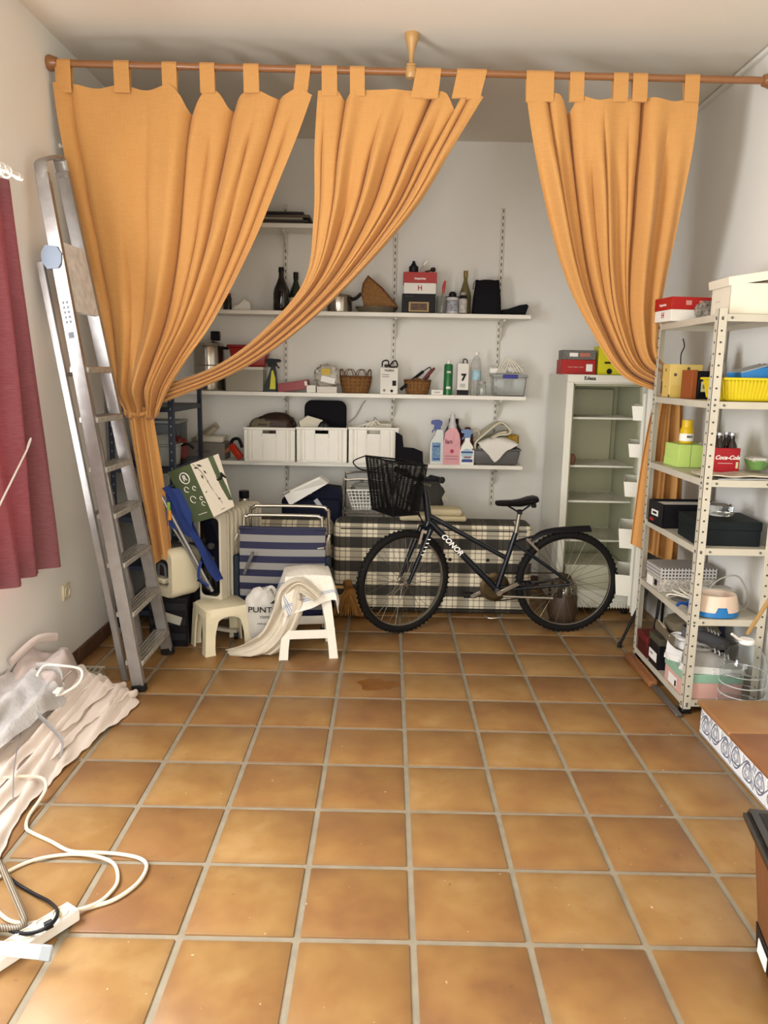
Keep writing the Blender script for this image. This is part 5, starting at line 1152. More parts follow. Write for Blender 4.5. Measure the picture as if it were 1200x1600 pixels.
text('S', .045, M('logo_light', 'c9c6c0', .5), s1, (.035, -.0455, .05), (PI/2+.15, 0, 0), name='logo', bold=.002)
sneaker('white sneaker with pale laces standing heel first beside the grey one', (1.535, 3.645, S6+.122), -.75, whs, sol, .27)
sneaker('dark grey sneaker tilted at the back of the bottom shelf', (1.62, 3.74, S6+.17), .2, dks, M('sole_dark', '6a6764', .6), .25)
t = thing('navy_bag', 'navy blue bag in the back corner of the bottom shelf', 'bag', (1.69, 3.86, S6)); lump('bag', M('navy_cloth', '141a38', .8), t, (0, 0, .17), (.075, .09, .17), 4, .15); B().tube([(-.03, -.05, .30), (-.02, -.06, .36), (.03, -.06, .36), (.04, -.05, .30)], .006, 8, smooth=4).o('handle', M('navy_cloth'), t)
# big water bottle in front, on the step
t = thing('water_jug', 'large clear empty water bottle with white handle standing on the floor behind the step', 'bottle', (1.665, 3.36, 0))
jug = M('jug_plastic', 'fafdfd', .04, trans=1, ior=1.33)
t.location = (xof(1161, 3.365, .25), 3.365, 0)
B().lathe([(.06, 0), (.094, .008), (.099, .03), (.093, .05), (.099, .075), (.093, .10), (.099, .125), (.093, .15), (.099, .175), (.093, .20), (.099, .225), (.101, .28), (.094, .33), (.064, .375), (.030, .395), (.027, .41)], n=32, cap=False).thick(.0012).o('bottle', jug, t)
for z_ in (.06, .11, .16, .21, .26): B().tube([(.0985*math.cos(a), .0985*math.sin(a), z_) for a in [2*PI*k/36 for k in range(36)]], .0022, 6, closed=True).o('ridge', M('jug_ridge', 'eef4f5', .15, trans=.5), t)
B().lathe([(.030, .395), (.034, .40), (.034, .412), (.030, .418), (.026, .418)], n=20).o('neck_ring', M('ink_white'), t); B().tube([(-.02, -.01, .412), (-.05, -.02, .425), (-.085, -.03, .45)], .006, 8).o('handle', M('ink_white'), t)
t = thing('wooden_pole', 'tan wooden pole leaning on the water bottle at the right edge', 'pole', (0, 0, 0)); B().tube([at(1168, 990, Y=3.35), at(1204, 934, Y=3.25), at(1240, 878, Y=3.15)], .009, 8).o('shaft', M('tan_wood', 'b08d56', .5), t)
# planks on the floor under the unit
t = thing('floor_plank', 'brown wooden strip lying on the floor along the metal shelving', 'plank', (1.395, 3.99, 0)); B().box((0, 0, .018), (.045, .42, .036), bev=.006, seg=2).o('strip', M('plank_brown', '8a5a36', .5, var=.2, stretch=(8, 1, 8)), t); B().box((.012, 0, .038), (.014, .41, .008), bev=.002).o('ridge', M('plank_brown'), t)
t = thing('metal_strip', 'grey metal strip lying on the floor before the brown plank', 'strip', (1.402, 3.60, 0)); B().box((0, 0, .008), (.03, .34, .016), bev=.003).o('strip', M('strip_grey', '6f6a66', .4, .5), t); B().box((-.010, 0, .018), (.006, .34, .006)).o('lip', M('strip_grey'), t)
# tripod leg beside the fridge door
t = thing('tripod', 'black folded tripod standing between fridge door and metal shelving', 'tripod', (0, 0, 0)); p0 = V((1.63, 4.36, .62))
for q0 in (at(968, 1008, Z=.012), V((1.66, 4.45, .012)), V((1.55, 4.28, .012))):
    s_ = B().tube([p0, q0], .009, 8).o('leg', blackm, t); B().lathe([(.014, 0), (.010, .03)], q0-V((0, 0, .012)), 10).o('foot', blackm, s_)
B().tube([p0, p0+V((0, 0, .1))], .012, 10).o('column', blackm, t); B().box(p0+V((0, 0, .11)), (.04, .05, .03), bev=.005).o('head', blackm, t)
# ================================================================ bicycle
PR, PF = V((1.144, 4.656, 0)), V((.113, 4.582, 0))
bfw = (PF-PR).normalized(); bn = V((bfw.y, -bfw.x, 0));   # bn points away from the camera
if bn.y < 0: bn = -bn
def bp(px, py, off=0):
    d = _f+_r*((px-600)/FPX)-_u*((py-800)/FPX); k = ((PF+bn*off-CAM).dot(bn))/d.dot(bn); return CAM+d*k
bk = thing('bicycle', 'dark blue mountain bicycle with black front basket parked before the plaid mattress', 'bicycle', (0, 0, 0))
frp = M('bike_navy', '070f1a', .3, coat=.2); silv = M('bike_silver', '9c968a', .3, .85); tyre = M('tyre_rubber', '161514', .75, bump=.3, bscale=90); spk = M('spoke_steel', '7d766a', .4, .8)
WR = .322
def wheel(c, rz, camber=0):
    w_ = B(); n_ = 48
    w_.lathe([(.024*0+WR-.024+.024*math.cos(a), .024*math.sin(a)) for a in [2*PI*k/12 for k in range(13)]], n=n_, axis='Y', cap=False)
    tb_ = w_.o('wheel', tyre, bk, c, (0, camber, rz))
    q = B()
    for k in range(64):
        a = 2*PI*k/64
        for s_ in (-1, 1): q.box((WR*.984*math.cos(a+s_*.02), s_*.011, WR*.984*math.sin(a+s_*.02)), (.012, .014, .010), rot=Euler((0, -a, 0)))
    tag(q.o('knobs', tyre, tb_), kind='stuff')
    q = B(); q.lathe([(WR-.048, -.011), (WR-.040, -.013), (WR-.030, -.012), (WR-.030, .012), (WR-.040, .013), (WR-.048, .011), (WR-.048, -.011)], n=n_, axis='Y', cap=False); q.o('rim', silv, tb_)
    q = B(); q.lathe([(.008, -.05), (.008, -.042), (.022, -.04), (.022, -.034), (.014, -.03), (.014, .03), (.022, .034), (.022, .04), (.008, .042), (.008, .05)], n=14, axis='Y'); q.o('hub', silv, tb_)
    q = B()
    for k in range(32):
        a = 2*PI*k/32; s_ = 1 if k % 2 else -1; o_ = .35*(1 if (k//2) % 2 else -1)
        q.tube([(.021*math.cos(a+o_*3), s_*.036, .021*math.sin(a+o_*3)), ((WR-.047)*math.cos(a), s_*.003, (WR-.047)*math.sin(a))], .0012, 4)
    tag(q.o('spokes', spk, tb_), kind='stuff')
    return tb_
phi = math.atan2(bfw.y, bfw.x)
RC = PR+V((0, 0, WR)); 
RC = bp(885, 909); RC = V((RC.x, RC.y, WR)); FC = bp(631, 906); FC = V((FC.x, FC.y, WR))
wheel(RC, phi+PI)
STEER = math.radians(25)
wheel(FC, phi+PI+STEER)
sf = V((bfw.x*math.cos(STEER)-bfw.y*math.sin(STEER), bfw.x*math.sin(STEER)+bfw.y*math.cos(STEER), 0)); sn = V((sf.y, -sf.x, 0))
if sn.y < 0: sn = -sn
HT, HB = bp(664, 768), bp(670, 814); BBp = bp(776, 921); ST_T = bp(806, 832); STC = bp(803, 848); TTb = bp(791, 872)
q = B(); q.tube([HT, HB], .021, 12); q.tube([HB+V((0, 0, .035)), TTb], .015, 12); q.tube([HB, BBp], .020, 12); q.tube([BBp, ST_T], .0165, 12)
for s_ in (-1, 1):
    q.tube([BBp+bn*.03*s_, RC+bn*.065*s_], .010, 8); q.tube([STC+bn*.02*s_, RC+bn*.065*s_+V((0, 0, .01))], .009, 8)
q.lathe([(.022, -.038), (.022, .038)], BBp, 14, mat=Matrix(((bfw.x, 0, bn.x, 0), (bfw.y, 0, bn.y, 0), (0, -1, 0, 0), (0, 0, 0, 1)))); q.o('frame', frp, bk)
# fork
crown = bp(666, 824)
q = B(); q.tube([HB, crown], .019, 10); q.tube([crown-sn*.055, crown+sn*.055], .016, 8)
for s_ in (-1, 1): q.tube([crown+sn*.055*s_, (crown*.4+FC*.6)+sn*.056*s_, FC+sn*.056*s_], lambda t_: .017-.006*t_, 10)
fk = q.o('fork', frp, bk)
for k in range(5): B().box(onl(crown, FC, .18+.07*k)-sn*.072+bfw*-.004, (.018, .004, .006)).o('decal', M('ink_white'), fk)
# handlebar
stem_top = bp(662, 750); q = B(); q.tube([HT, stem_top-V((0, 0, .01))], .014, 10); q.tube([stem_top-V((0, 0, .012)), stem_top+sf*.07+V((0, 0, .015))], .015, 10); q.o('stem', frp, bk)
bc = stem_top+sf*.07+V((0, 0, .02)); side_ = -sn
e0 = bc+side_*.26-sf*.03+V((0, 0, .015)); e1 = bc-side_*.26-sf*.03+V((0, 0, .015))
hb_ = B().tube([e1, bc-side_*.1, bc+side_*.1, e0], .011, 10, smooth=5).o('handlebar', M('bar_dark', '2a2a2c', .35, .5), bk)
for e, s_ in ((e0, 1), (e1, -1)):
    a = e-side_*s_*.12; B().tube([a, e+side_*s_*.005], .0165, 12).o('grip', blackp, hb_); B().lathe([(.02, 0), (.02, .004), (.0165, .006)], e, 12, mat=(side_*s_).to_track_quat('Z', 'Y').to_matrix().to_4x4()).o('grip_end', blackp, hb_)
    c_ = a-side_*s_*.03; B().box(c_-V((0, 0, .015)), (.03, .03, .03), bev=.006).o('shifter', blackm, hb_); B().tube([c_+sf*.02-V((0, 0, .01)), c_+sf*.05+side_*s_*.03-V((0, 0, .03)), c_+sf*.045+side_*s_*.10-V((0, 0, .035))], .006, 8, smooth=4).o('brake_lever', silv, hb_)
B().lathe([(.0, 0), (.02, 0), (.022, .008), (.014, .02), (0, .022)], bc+side_*.08+V((0, 0, .012)), 14).o('bell', steel, hb_)
for k, (d1, d2) in enumerate(((.14, .10), (-.14, .16), (.05, .2))): B().tube([bc+side_*d1-V((0, 0, .02)), bc+sf*.06+side_*d1*.6-V((0, 0, d2*.6)), crown+V((0, 0, .06))+sf*.04, crown+sf*.02], .003, 6, smooth=6).o('cable', blackm, bk)
# basket
bcn = bc+sf*.125+V((0, 0, .035)); wirem = M('basket_wire', '101010', .45)
def bpt(a, b_, z): return bcn+side_*a+sf*b_+V((0, 0, z))
bs_ = B(); tw, td, bw_, bd_, hh = .165, .115, .13, .085, .29
crn = [(-1, -1), (1, -1), (1, 1), (-1, 1)]
Tp = [bpt(x*tw, y*td, .055+(.03 if y > 0 else 0)) for x, y in crn]; Bt = [bpt(x*bw_, y*bd_, -hh+.055) for x, y in crn]
bs_.tube(Tp, .005, 8, closed=True); bs_.tube(Bt, .004, 8, closed=True)
for k in range(4): bs_.tube([Tp[k], Bt[k]], .003, 6)
bo = bs_.o('basket', wirem, bk)
q = B(); nn = 34
for k in range(4):
    a0, a1, c0, c1_ = Tp[k], Tp[(k+1) % 4], Bt[k], Bt[(k+1) % 4]
    for m in range(1, nn): q.tube([onl(a0, a1, m/nn), onl(c0, c1_, m/nn)], .0014, 4, cap=False)
    for m in range(1, 28): q.tube([onl(a0, c0, m/28), onl(a1, c1_, m/28)], .0014, 4, cap=False)
for m in range(1, 22):
    q.tube([onl(Bt[0], Bt[1], m/22), onl(Bt[3], Bt[2], m/22)], .0014, 4, cap=False)
    q.tube([onl(Bt[0], Bt[3], m/22), onl(Bt[1], Bt[2], m/22)], .0014, 4, cap=False)
tag(q.o('wire_mesh', wirem, bo), kind='stuff')
B().tube([Tp[2], bpt(0, .2, .02), bpt(-.18, .19, .05), Tp[3]], .004, 6, smooth=5).o('carry_handle', wirem, bo)
# saddle and post
sp0, sp1 = ST_T, bp(812, 800)
B().tube([sp0, sp1], .013, 10).o('seat_post', silv, bk)
S0, S1_ = bp(774, 783), bp(839, 781); G = []
for (t_, w0, zt_, zb_) in ((0, .008, -.004, -.02), (.05, .018, .004, -.03), (.2, .022, .004, -.034), (.4, .027, .002, -.036), (.6, .045, .008, -.04), (.78, .072, .022, -.03), (.92, .074, .028, -.02), (1, .055, .022, -.008)):
    c_ = onl(S0, S1_, t_); row = []
    for m in range(17):
        a = 2*PI*m/16; row.append(c_+bn*w0*math.cos(a)+V((0, 0, (zt_ if math.sin(a) > 0 else -zb_)*math.sin(a) if True else 0))+V((0, 0, (zt_+0)*.0)))
    G.append(row)
q = B(); q.grid(G); sd = q.o('saddle', M('saddle_black', '121113', .4), bk)
B().tube([onl(S0, S1_, .3)-V((0, 0, .03)), sp1-V((0, 0, .005)), onl(S0, S1_, .85)-V((0, 0, .03))], .006, 8).o('saddle_rail', blackm, sd); B().box(sp1, (.03, .03, .03), bev=.005).o('clamp', blackm, sd); B().box(onl(S0, S1_, .93)-V((0, 0, .035)), (.03, .03, .025), bev=.005).o('reflector', blackm, sd)
# cranks, chainring, chain
mbn = Matrix(((bfw.x, 0, bn.x, 0), (bfw.y, 0, bn.y, 0), (0, -1, 0, 0), (0, 0, 0, 1)))
cr1_ = BBp+bn*.055
q = B(); q.lathe([(.05, 0), (.088, 0), (.092, .003), (.088, .006), (.05, .006)], cr1_, 40, mat=mbn, cap=False)
for k in range(40): a = 2*PI*k/40; q.box(cr1_+bfw*.093*math.cos(a)+V((0, 0, .093*math.sin(a)))+bn*.003, (.006, .003, .006))
q.lathe([(.03, -.008), (.068, -.008), (.068, -.004), (.03, -.004)], cr1_, 32, mat=mbn, cap=False); ch = q.o('chainring', M('ring_bronze', '54462f', .45, .75), bk)
tag(ch, kind=None)
arm = bp(816, 902)-BBp; arm.normalize()
near = BBp-bn*.075
B().bar(near-arm*.02, near+arm*.165, .012, .026, up=bn.cross(arm), bev=.004).o('crank_arm', silv, bk); B().bar(BBp+bn*.08+arm*.02, BBp+bn*.08-arm*.165, .012, .026, up=bn.cross(arm), bev=.004).o('crank_arm', silv, bk)
B().lathe([(.017, -.09), (.017, .09)], BBp, 12, mat=mbn).o('axle', silv, bk)
for c_, s_ in ((near+arm*.165, -1), (BBp+bn*.08-arm*.165, 1)):
    q = B(); m_ = c_+bn*s_*.055; q.tube([c_, c_+bn*s_*.1], .006, 8); q.bar(m_-bfw*.03+bn*s_*.045, m_+bfw*.03+bn*s_*.045, .012, .014); q.bar(m_-bfw*.03-bn*s_*.045, m_+bfw*.03-bn*s_*.045, .012, .014); q.bar(m_-bfw*.035-bn*s_*.045, m_-bfw*.035+bn*s_*.045, .01, .018); q.bar(m_+bfw*.035-bn*s_*.045, m_+bfw*.035+bn*s_*.045, .01, .018); q.o('pedal', blackm, bk)
q = B(); rc_ = RC+bn*.05
q.lathe([(.02, -.02), (.045, -.02), (.035, .015), (.02, .015)], rc_, 24, mat=mbn); q.o('cassette', M('ring_bronze'), bk)
q = B(); q.tube([cr1_+V((0, 0, .092)), rc_+V((0, 0, .042))], .0045, 6); q.tube([cr1_-V((0, 0, .092)), rc_-V((0, 0, .09))+bfw*.03, rc_-V((0, 0, .045))], .0045, 6, smooth=3); q.o('chain', M('chain_dark', '3a332a', .5, .7), bk)
B().box(rc_-V((0, 0, .085))+bfw*.02, (.03, .02, .07), bev=.004).o('derailleur', M('chain_dark'), bk)
ks0, ks1 = BBp-bn*.05-bfw*.03-V((0, 0, .03)), bp(864, 935, -.07)
B().tube([ks0, ks1], .008, 8).o('kickstand', silv, bk)
B().tube([bp(757, 962, -.03), bp(766, 966, -.06), bp(784, 964, -.06), bp(784, 960, -.02)], .005, 8, smooth=4).o('stand_foot', silv, bk)
# short rear mudguard
G = []
path = catmull([bp(832, 838), bp(846, 829), bp(868, 824), bp(898, 822), bp(921, 821)], 6)
for i, p in enumerate(path):
    t_ = i/(len(path)-1); w0 = .022+.030*t_; row = []
    for m in range(9): a = (m/8-.5)*2; row.append(p+bn*w0*a-V((0, 0, .028*abs(a)**2)))
    G.append(row)
q = B(); q.grid(G); q.thick(.003); mg_ = q.o('mudguard', blackm, bk); B().bar(bp(806, 846), bp(834, 838), .02, .012).o('mudguard_clamp', blackm, mg_)
B().bar(bp(823, 842, -.045), bp(841, 860, -.045), .010, .014).o('brake_arm', silv, bk); B().bar(bp(655, 850, -.06), bp(661, 828, -.06), .010, .014).o('brake_arm', silv, bk)
# lettering along the down tube
p0, p1 = bp(686, 828), bp(727, 868); dv = (BBp-HB).normalized(); up_ = (-bn).cross(dv); up_ = up_ if up_.z > 0 else -up_
tx = text('CONOR', .046, M('ink_white'), bk, (0, 0, 0), shear=.25, bold=.0015, name='lettering', sx=1.1)
m4 = Matrix(((dv.x, up_.x, -bn.x, 0), (dv.y, up_.y, -bn.y, 0), (dv.z, up_.z, -bn.z, 0), (0, 0, 0, 1)))
tx.matrix_world = Matrix.Translation(onl(HB, BBp, .33)-bn*.0212) @ m4

# ================================================================ plaid mattress and the things behind it
n = NT('plaid_cotton'); gx, gy, gz = n.sep(n.obj)
def stripe(a, per_, lo, hi, off=0):
    f = n.math('FRACT', n.math('ADD', n.math('DIVIDE', a, per_), off)); return n.math('MULTIPLY', n.math('GREATER_THAN', f, lo), n.math('LESS_THAN', f, hi))
PH, PV = .160, .178
hb1 = stripe(gz, PH, .0, .46, .18); hl = n.math('MAXIMUM', stripe(gz, PH, .58, .62, .18), stripe(gz, PH, .84, .88, .18)); vb = stripe(gx, PV, .0, .46, .35); vl = n.math('MAXIMUM', stripe(gx, PV, .60, .64, .35), stripe(gx, PV, .82, .86, .35))
c = n.mix(n.math('MULTIPLY', vb, .50), 'e6dcc2', '1c1814'); c = n.mix(n.math('MULTIPLY', vl, .55), c, '6d5138'); c = n.mix(n.math('MULTIPLY', hb1, .92), c, '08080c'); c = n.mix(n.math('MULTIPLY', hl, .6), c, '2a1d18')
n.col(c).rough(.9).bump(n.noise(150), .15, .002); plaid = n.m
MZ = .625
mt_ = thing('plaid_mattress', 'black and cream plaid folded mattress standing behind the bicycle', 'mattress', (0, 4.92, 0))
xa, xb = xof(520, 4.92, .4), xof(833, 4.92, .4)
B().box(((xa+xb)/2, .12, MZ/2+.005), (xb-xa, .24, MZ-.01), bev=.055, seg=5).o('cushion', plaid, mt_)
xc_ = xof(392, 4.96, .4); B().box(((xa+xc_)/2-.004, .15, MZ/2+.002), (xa-xc_-.006, .22, MZ-.03), bev=.06, seg=5).o('cushion', plaid, mt_)
pip = M('piping_dark', '2a241e', .8)
for z_ in (MZ-.045, .05): B().tube([(xa+.05, -.003, z_), (xb-.05, -.003, z_)], .004, 6).o('piping', pip, mt_)
q = B(); q.tube([(xb-.115, -.008, MZ-.10), (xb-.118, -.006, MZ-.03), (xb-.118, .03, MZ+.002), (xb-.118, .10, MZ+.004)], .010, 6, flat=.3, smooth=4, up=(1, 0, 0)); q.o('tie_ribbon', M('cream_strap'), mt_)
for px in (703, 762): B().lathe([(0, 0), (.012, 0), (.010, .005), (0, .006)], (xof(px, 4.92, .38), -.002, .385), 12, mat=Matrix.Rotation(PI/2, 4, 'X')).o('button', pip, mt_)
# suitcase, white tray, trolley
navy = M('navy_bag', '10132a', .7, bump=.1)
cx, w_, h = fit(440, 532, 768, 5.24, 0)
t = thing('navy_suitcase', 'dark navy soft suitcase standing behind the mattress', 'suitcase', (cx, 5.34, 0)); B().box((0, 0, h*.47), (w_, .2, h*.94), bev=.03, seg=3).o('body', navy, t); B().prism([(-w_*.1, h*.9), (w_*.5, h*.9), (w_*.48, h*1.03), (w_*.1, h*1.05)], .14).o('flap', navy, t, (0, -.08, 0)); B().bar((.03, -.105, h*.93), (.07, -.11, h*.86), .012, .03, up=(1, 0, 0)).o('luggage_tag', M('tag_white', 'b9bcc4', .5), t)
t = thing('white_panel_board', 'white shallow board leaning on the navy suitcase', 'board', (0, 0, 0))
pA, pB, pC, pD = at(443, 772, Y=5.16), at(453, 790, Y=5.14), at(513, 755, Y=5.16), at(500, 746, Y=5.22)
q = B(); q.faces([pA, pB, pC, pD]+[p+V((0, .10, .005)) for p in (pA, pB, pC, pD)], [(0, 1, 2, 3), (7, 6, 5, 4), (0, 4, 5, 1), (1, 5, 6, 2), (2, 6, 7, 3), (3, 7, 4, 0)]); q.o('panel', whitep, t); B().bar(pA+V((0, -.006, .0)), pD+V((0, -.006, 0)), .012, .014).o('lip', whitep, t); B().box(pA+V((.02, -.005, .008)), (.05, .02, .006), rot=Euler((0, -.5, 0))).o('corner', M('corner_brown', '5a4433', .6), t)
tr_ = thing('chrome_trolley', 'chrome wire trolley holding a white basket behind the mattress', 'trolley', (0, 0, 0)); chrome = M('chrome', 'c9c6c0', .15, .95)
x0, x1 = xof(537, 5.26, .8), xof(600, 5.26, .8); zt_ = zof(750, x0, 5.26)
for yy, dz in ((5.26, 0), (5.50, .02)): B().tube([(x0, yy, .06), (x0, yy, zt_-.06), (x0+.03, yy, zt_+dz), (x1-.03, yy, zt_+dz), (x1, yy, zt_-.06), (x1, yy, .06)], .008, 8, smooth=5).o('hoop', chrome, tr_)
for z_ in (.62, .3):
    q = B(); q.tube([(x0, 5.26, z_), (x1, 5.26, z_), (x1, 5.5, z_), (x0, 5.5, z_)], .006, 6, closed=True)
    for k in range(9): q.tube([(lerp(x0, x1, k/8), 5.26, z_), (lerp(x0, x1, k/8), 5.5, z_)], .003, 5)
    tag(q.o('wire_tray', chrome, tr_), kind=None)
for x in (x0, x1):
    for yy in (5.26, 5.5): B().lathe([(.028, -.01), (.028, .01)], (x, yy, .03), 14, 'X').o('wheel', blackm, tr_)
wb = thing('white_basket', 'white plastic lattice basket in the chrome trolley', 'basket', (0, 0, 0))
pts = [at(542, 766, Y=5.27), at(596, 766, Y=5.27), at(590, 796, Y=5.27), at(551, 796, Y=5.27)]; bk_ = [p+V((0, .17, 0)) for p in pts]
def lattice(a0, a1, c0, c1_, nx, ny, nm):
    q = B()
    for m in range(nx+1): q.bar(onl(a0, a1, m/nx), onl(c0, c1_, m/nx), .005, .005, up=(0, 1, .01))
    for m in range(ny+1): q.bar(onl(a0, c0, m/ny), onl(a1, c1_, m/ny), .005, .005, up=(0, 1, .01))
    tag(q.o(nm, whitep, wb), kind='stuff')
lattice(pts[0], pts[1], pts[3], pts[2], 9, 6, 'front_lattice'); lattice(bk_[0], bk_[1], bk_[3], bk_[2], 9, 6, 'back_lattice'); lattice(pts[0], bk_[0], pts[3], bk_[3], 7, 6, 'side_lattice'); lattice(pts[1], bk_[1], pts[2], bk_[2], 7, 6, 'side_lattice'); lattice(pts[3], pts[2], bk_[3], bk_[2], 9, 7, 'base_lattice')
q = B(); q.tube([pts[0], pts[1], bk_[1], bk_[0]], .006, 6, closed=True); q.o('rim', whitep, wb)
t = thing('grey_cloth', 'grey translucent bag filling the white lattice basket', 'bag', ((pts[0]+pts[1])/2+V((0, .085, -.05)))); lump('bag', M('grey_bag', '8a8a80', .5, trans=.2), t, (0, 0, .03), (.09, .065, .065), 3, .3); B().tube([(-.03, -.03, .085), (0, -.03, .10), (.03, -.03, .085)], .005, 6).o('knot', M('grey_bag'), t)
# cushions and grey bag on the mattress
t = thing('cream_cushion', 'lower cream folded cushion on the plaid mattress behind the bike', 'cushion', (xof(690, 5.02, MZ), 5.05, MZ+.003)); cush = M('cream_cushion', 'cfc3a0', .85, bump=.15)
B().box((-.06, 0, .018), (.44, .18, .036), bev=.016, seg=3).o('pad', cush, t); B().tube([(-.27, -.091, .018), (.15, -.091, .018)], .003, 6).o('piping', cush, t)
t2 = thing('cream_cushion', 'upper cream folded cushion on the plaid mattress behind the bike', 'cushion', (xof(695, 5.02, MZ+.04), 5.05, MZ+.040)); B().box((0, 0, .022), (.22, .17, .044), bev=.018, seg=3).o('pad', cush, t2); B().tube([(-.10, -.086, .022), (.10, -.086, .022)], .003, 6).o('piping', cush, t2)
t = thing('grey_satchel', 'dark grey bag on the mattress behind the bike handlebar', 'bag', (xof(668, 5.12, MZ+.08), 5.22, MZ+.0)); lump('body', M('dark_grey_cloth', '3c3b38', .8), t, (0, 0, .12), (.11, .05, .12), 8, .2); B().prism([(.05, .12), (.15, .10), (.10, .16), (.02, .19)], .02).o('flap', M('pale_card3', 'bdb7a4', .7), t)
# brown pot behind the rear wheel, broom head
cx, w_, h = fit(850, 905, 868, 4.86, 0)
t = thing('lidded_pot', 'brown pot with a shiny steel lid on the floor behind the rear wheel', 'pot', (cx, 4.87, 0)); R = .095
B().lathe([(0, 0), (.08, 0), (R, .06), (R, .17), (R*.9, .20)], n=26).o('body', M('pot_brown', '4a3a2c', .4), t); B().lathe([(R*.98, .19), (R, .205), (R*.9, .25), (R*.6, .28), (0, .29)], n=26).o('lid', steel, t); B().lathe([(.012, .285), (.018, .31), (0, .315)], n=12).o('knob', blackm, t)
t = thing('straw_broom', 'straw broom head lying on the floor left of the front wheel', 'broom', (0, 0, 0)); straw = M('straw', '9a6a2c', .7, var=.4, scale=60, stretch=(6, 6, .5))
q = B(); rr = random.Random(3)
a0 = at(545, 918, Y=4.84)
for k in range(150):
    e = at(lerp(515, 585, rr.random()), lerp(957, 964, rr.random()), Y=4.78+.10*rr.random()); e.z = max(e.z, .006)
    s_ = a0+V((rr.uniform(-.02, .02), rr.uniform(-.01, .01), rr.uniform(-.01, .01))); mm_ = (s_+e)/2+V((0, -.01, .02)); q.tube([s_, mm_, e], .0022, 4, smooth=3)
tag(q.o('bristles', straw, t), kind='stuff'); B().tube([a0-V((0, .02, .0)), a0+V((-.01, .02, .03))], .03, 12).o('binding', M('straw_dark', '7a4f22', .7), t); B().tube([a0, a0+V((-.9, .02, .02))], .011, 8).o('handle', M('tan_wood'), t)
# ================================================================ left corner: dark metal shelving and stored things
navym = M('navy_enamel', '1a2233', .45)
t = thing('dark_shelving', 'dark blue metal shelving in the left corner behind the ladder', 'shelving unit', (0, 0, 0))
DX0_, DX1_, DY0_, DY1_ = XL+.02, -1.262, 4.52, 5.22
for x, sx in ((DX0_, 1), (DX1_, -1)):
    for y, sy in ((DY0_, 1), (DY1_, -1)):
        q = B(); q.box((x+sx*.016, y, .73), (.032, .002, 1.46)); q.box((x, y+sy*.016, .73), (.002, .032, 1.46)); p = q.o('post', navym, t)
        q = B()
        for k in range(28): q.box((x+sx*.016, y-sy*.001, .05+.05*k), (.006, .002, .010))
        tag(q.o('holes', M('hole_pale', '8f9299', .6), p), kind='stuff')
for z_ in (.12, .40, .70, 1.00, 1.36):
    q = B(); q.box(((DX0_+DX1_)/2, (DY0_+DY1_)/2, z_), (DX1_-DX0_-.006, DY1_-DY0_-.006, .003))
    for y in (DY0_+.003, DY1_-.003): q.box(((DX0_+DX1_)/2, y, z_-.014), (DX1_-DX0_-.008, .002, .028))
    for x in (DX0_+.003, DX1_-.003): q.box((x, (DY0_+DY1_)/2, z_-.014), (.002, DY1_-DY0_-.008, .028))
    q.o('shelf', navym, t)
tub = M('cloudy_plastic', 'a7aca6', .35, trans=.3)
def tub_thing(label, c, d, rz=0):
    t = thing('storage_tub', label, 'container', c, rz); w_, dd, h = d
    B().box((0, 0, h*.31), (w_, dd, h*.62), bev=.012, seg=2, taper=.9).o('tub', tub, t); B().box((0, 0, h*.64), (w_+.012, dd+.012, h*.06), bev=.004).o('rim', tub, t)
    B().lathe([(w_*.42, h*.66), (w_*.40, h*.80), (w_*.28, h*.94), (0, h)], n=20, sy=dd/w_*.95).o('lid', tub, t); bars(t, -w_*.35, w_*.1, h*.25, h*.2, -dd/2-.001, M('label_pale', 'c2c4c0', .5), name='label'); return t
tub_thing('cloudy plastic tub with a domed lid beside the curtain tail', (-1.37, 4.64, 1.004), (.20, .16, .20))
t = thing('red_cap_item', 'dark red cloth bundle behind the domed plastic tub', 'cloth', (-1.36, 4.86, 1.004)); lump('bundle', M('dull_red', '6a2a26', .8), t, (0, 0, .08), (.08, .07, .08), 3, .25); B().tube([(.04, -.05, .1), (.10, -.06, .12), (.14, -.05, .09)], .008, 8, smooth=4).o('strap', blackm, t)
t = thing('dark_glass_box', 'dark smoked storage box on the top of the navy shelving', 'container', (-1.36, 4.60, 1.004)); t.location = (-1.46, 5.02, 1.004); B().box((0, 0, .12), (.24, .22, .24), bev=.01).o('box', M('smoke', '4b5052', .3), t); B().box((0, 0, .245), (.25, .23, .02), bev=.005).o('lid', M('smoke_lid', '8a8d8a', .35), t); B().box((.07, -.112, .17), (.03, .002, .04)).o('label', M('ink_white'), t)
for k in range(3):
    t = thing('paper_stack', ('lowest', 'middle', 'upper')[k]+' pile of papers at the bottom of the navy shelving', 'papers', (-1.37+.01*k, 4.64, .1225+.045*k), rz=.1*k, group='papers on the navy shelving'); B().box((0, 0, .02), (.16, .2, .03), bev=.003).o('papers', M('papers', 'a8a498', .7), t); B().box((0, -.002, .038), (.165, .205, .004), bev=.001).o('cover', M('papercover_%d' % k, ('55504a', '77604a', '8c8a84')[k], .6), t)
# black crate that carries the cream box
t = thing('black_crate', 'black slatted crate with papers under the cream rounded box', 'crate', (-1.25, 4.36, 0)); q = B(); q.box((0, 0, .145), (.22, .24, .29), bev=.004); q.o('body', blackm, t)
for k in range(3): B().box((0, -.123, .06+.09*k), (.21, .006, .04), bev=.002).o('slat', M('slat_black', '232228', .5), t)
B().box((.03, -.128, .17), (.10, .004, .05), rot=Euler((0, .3, 0))).o('paper', M('papers', 'a8a498', .7), t)
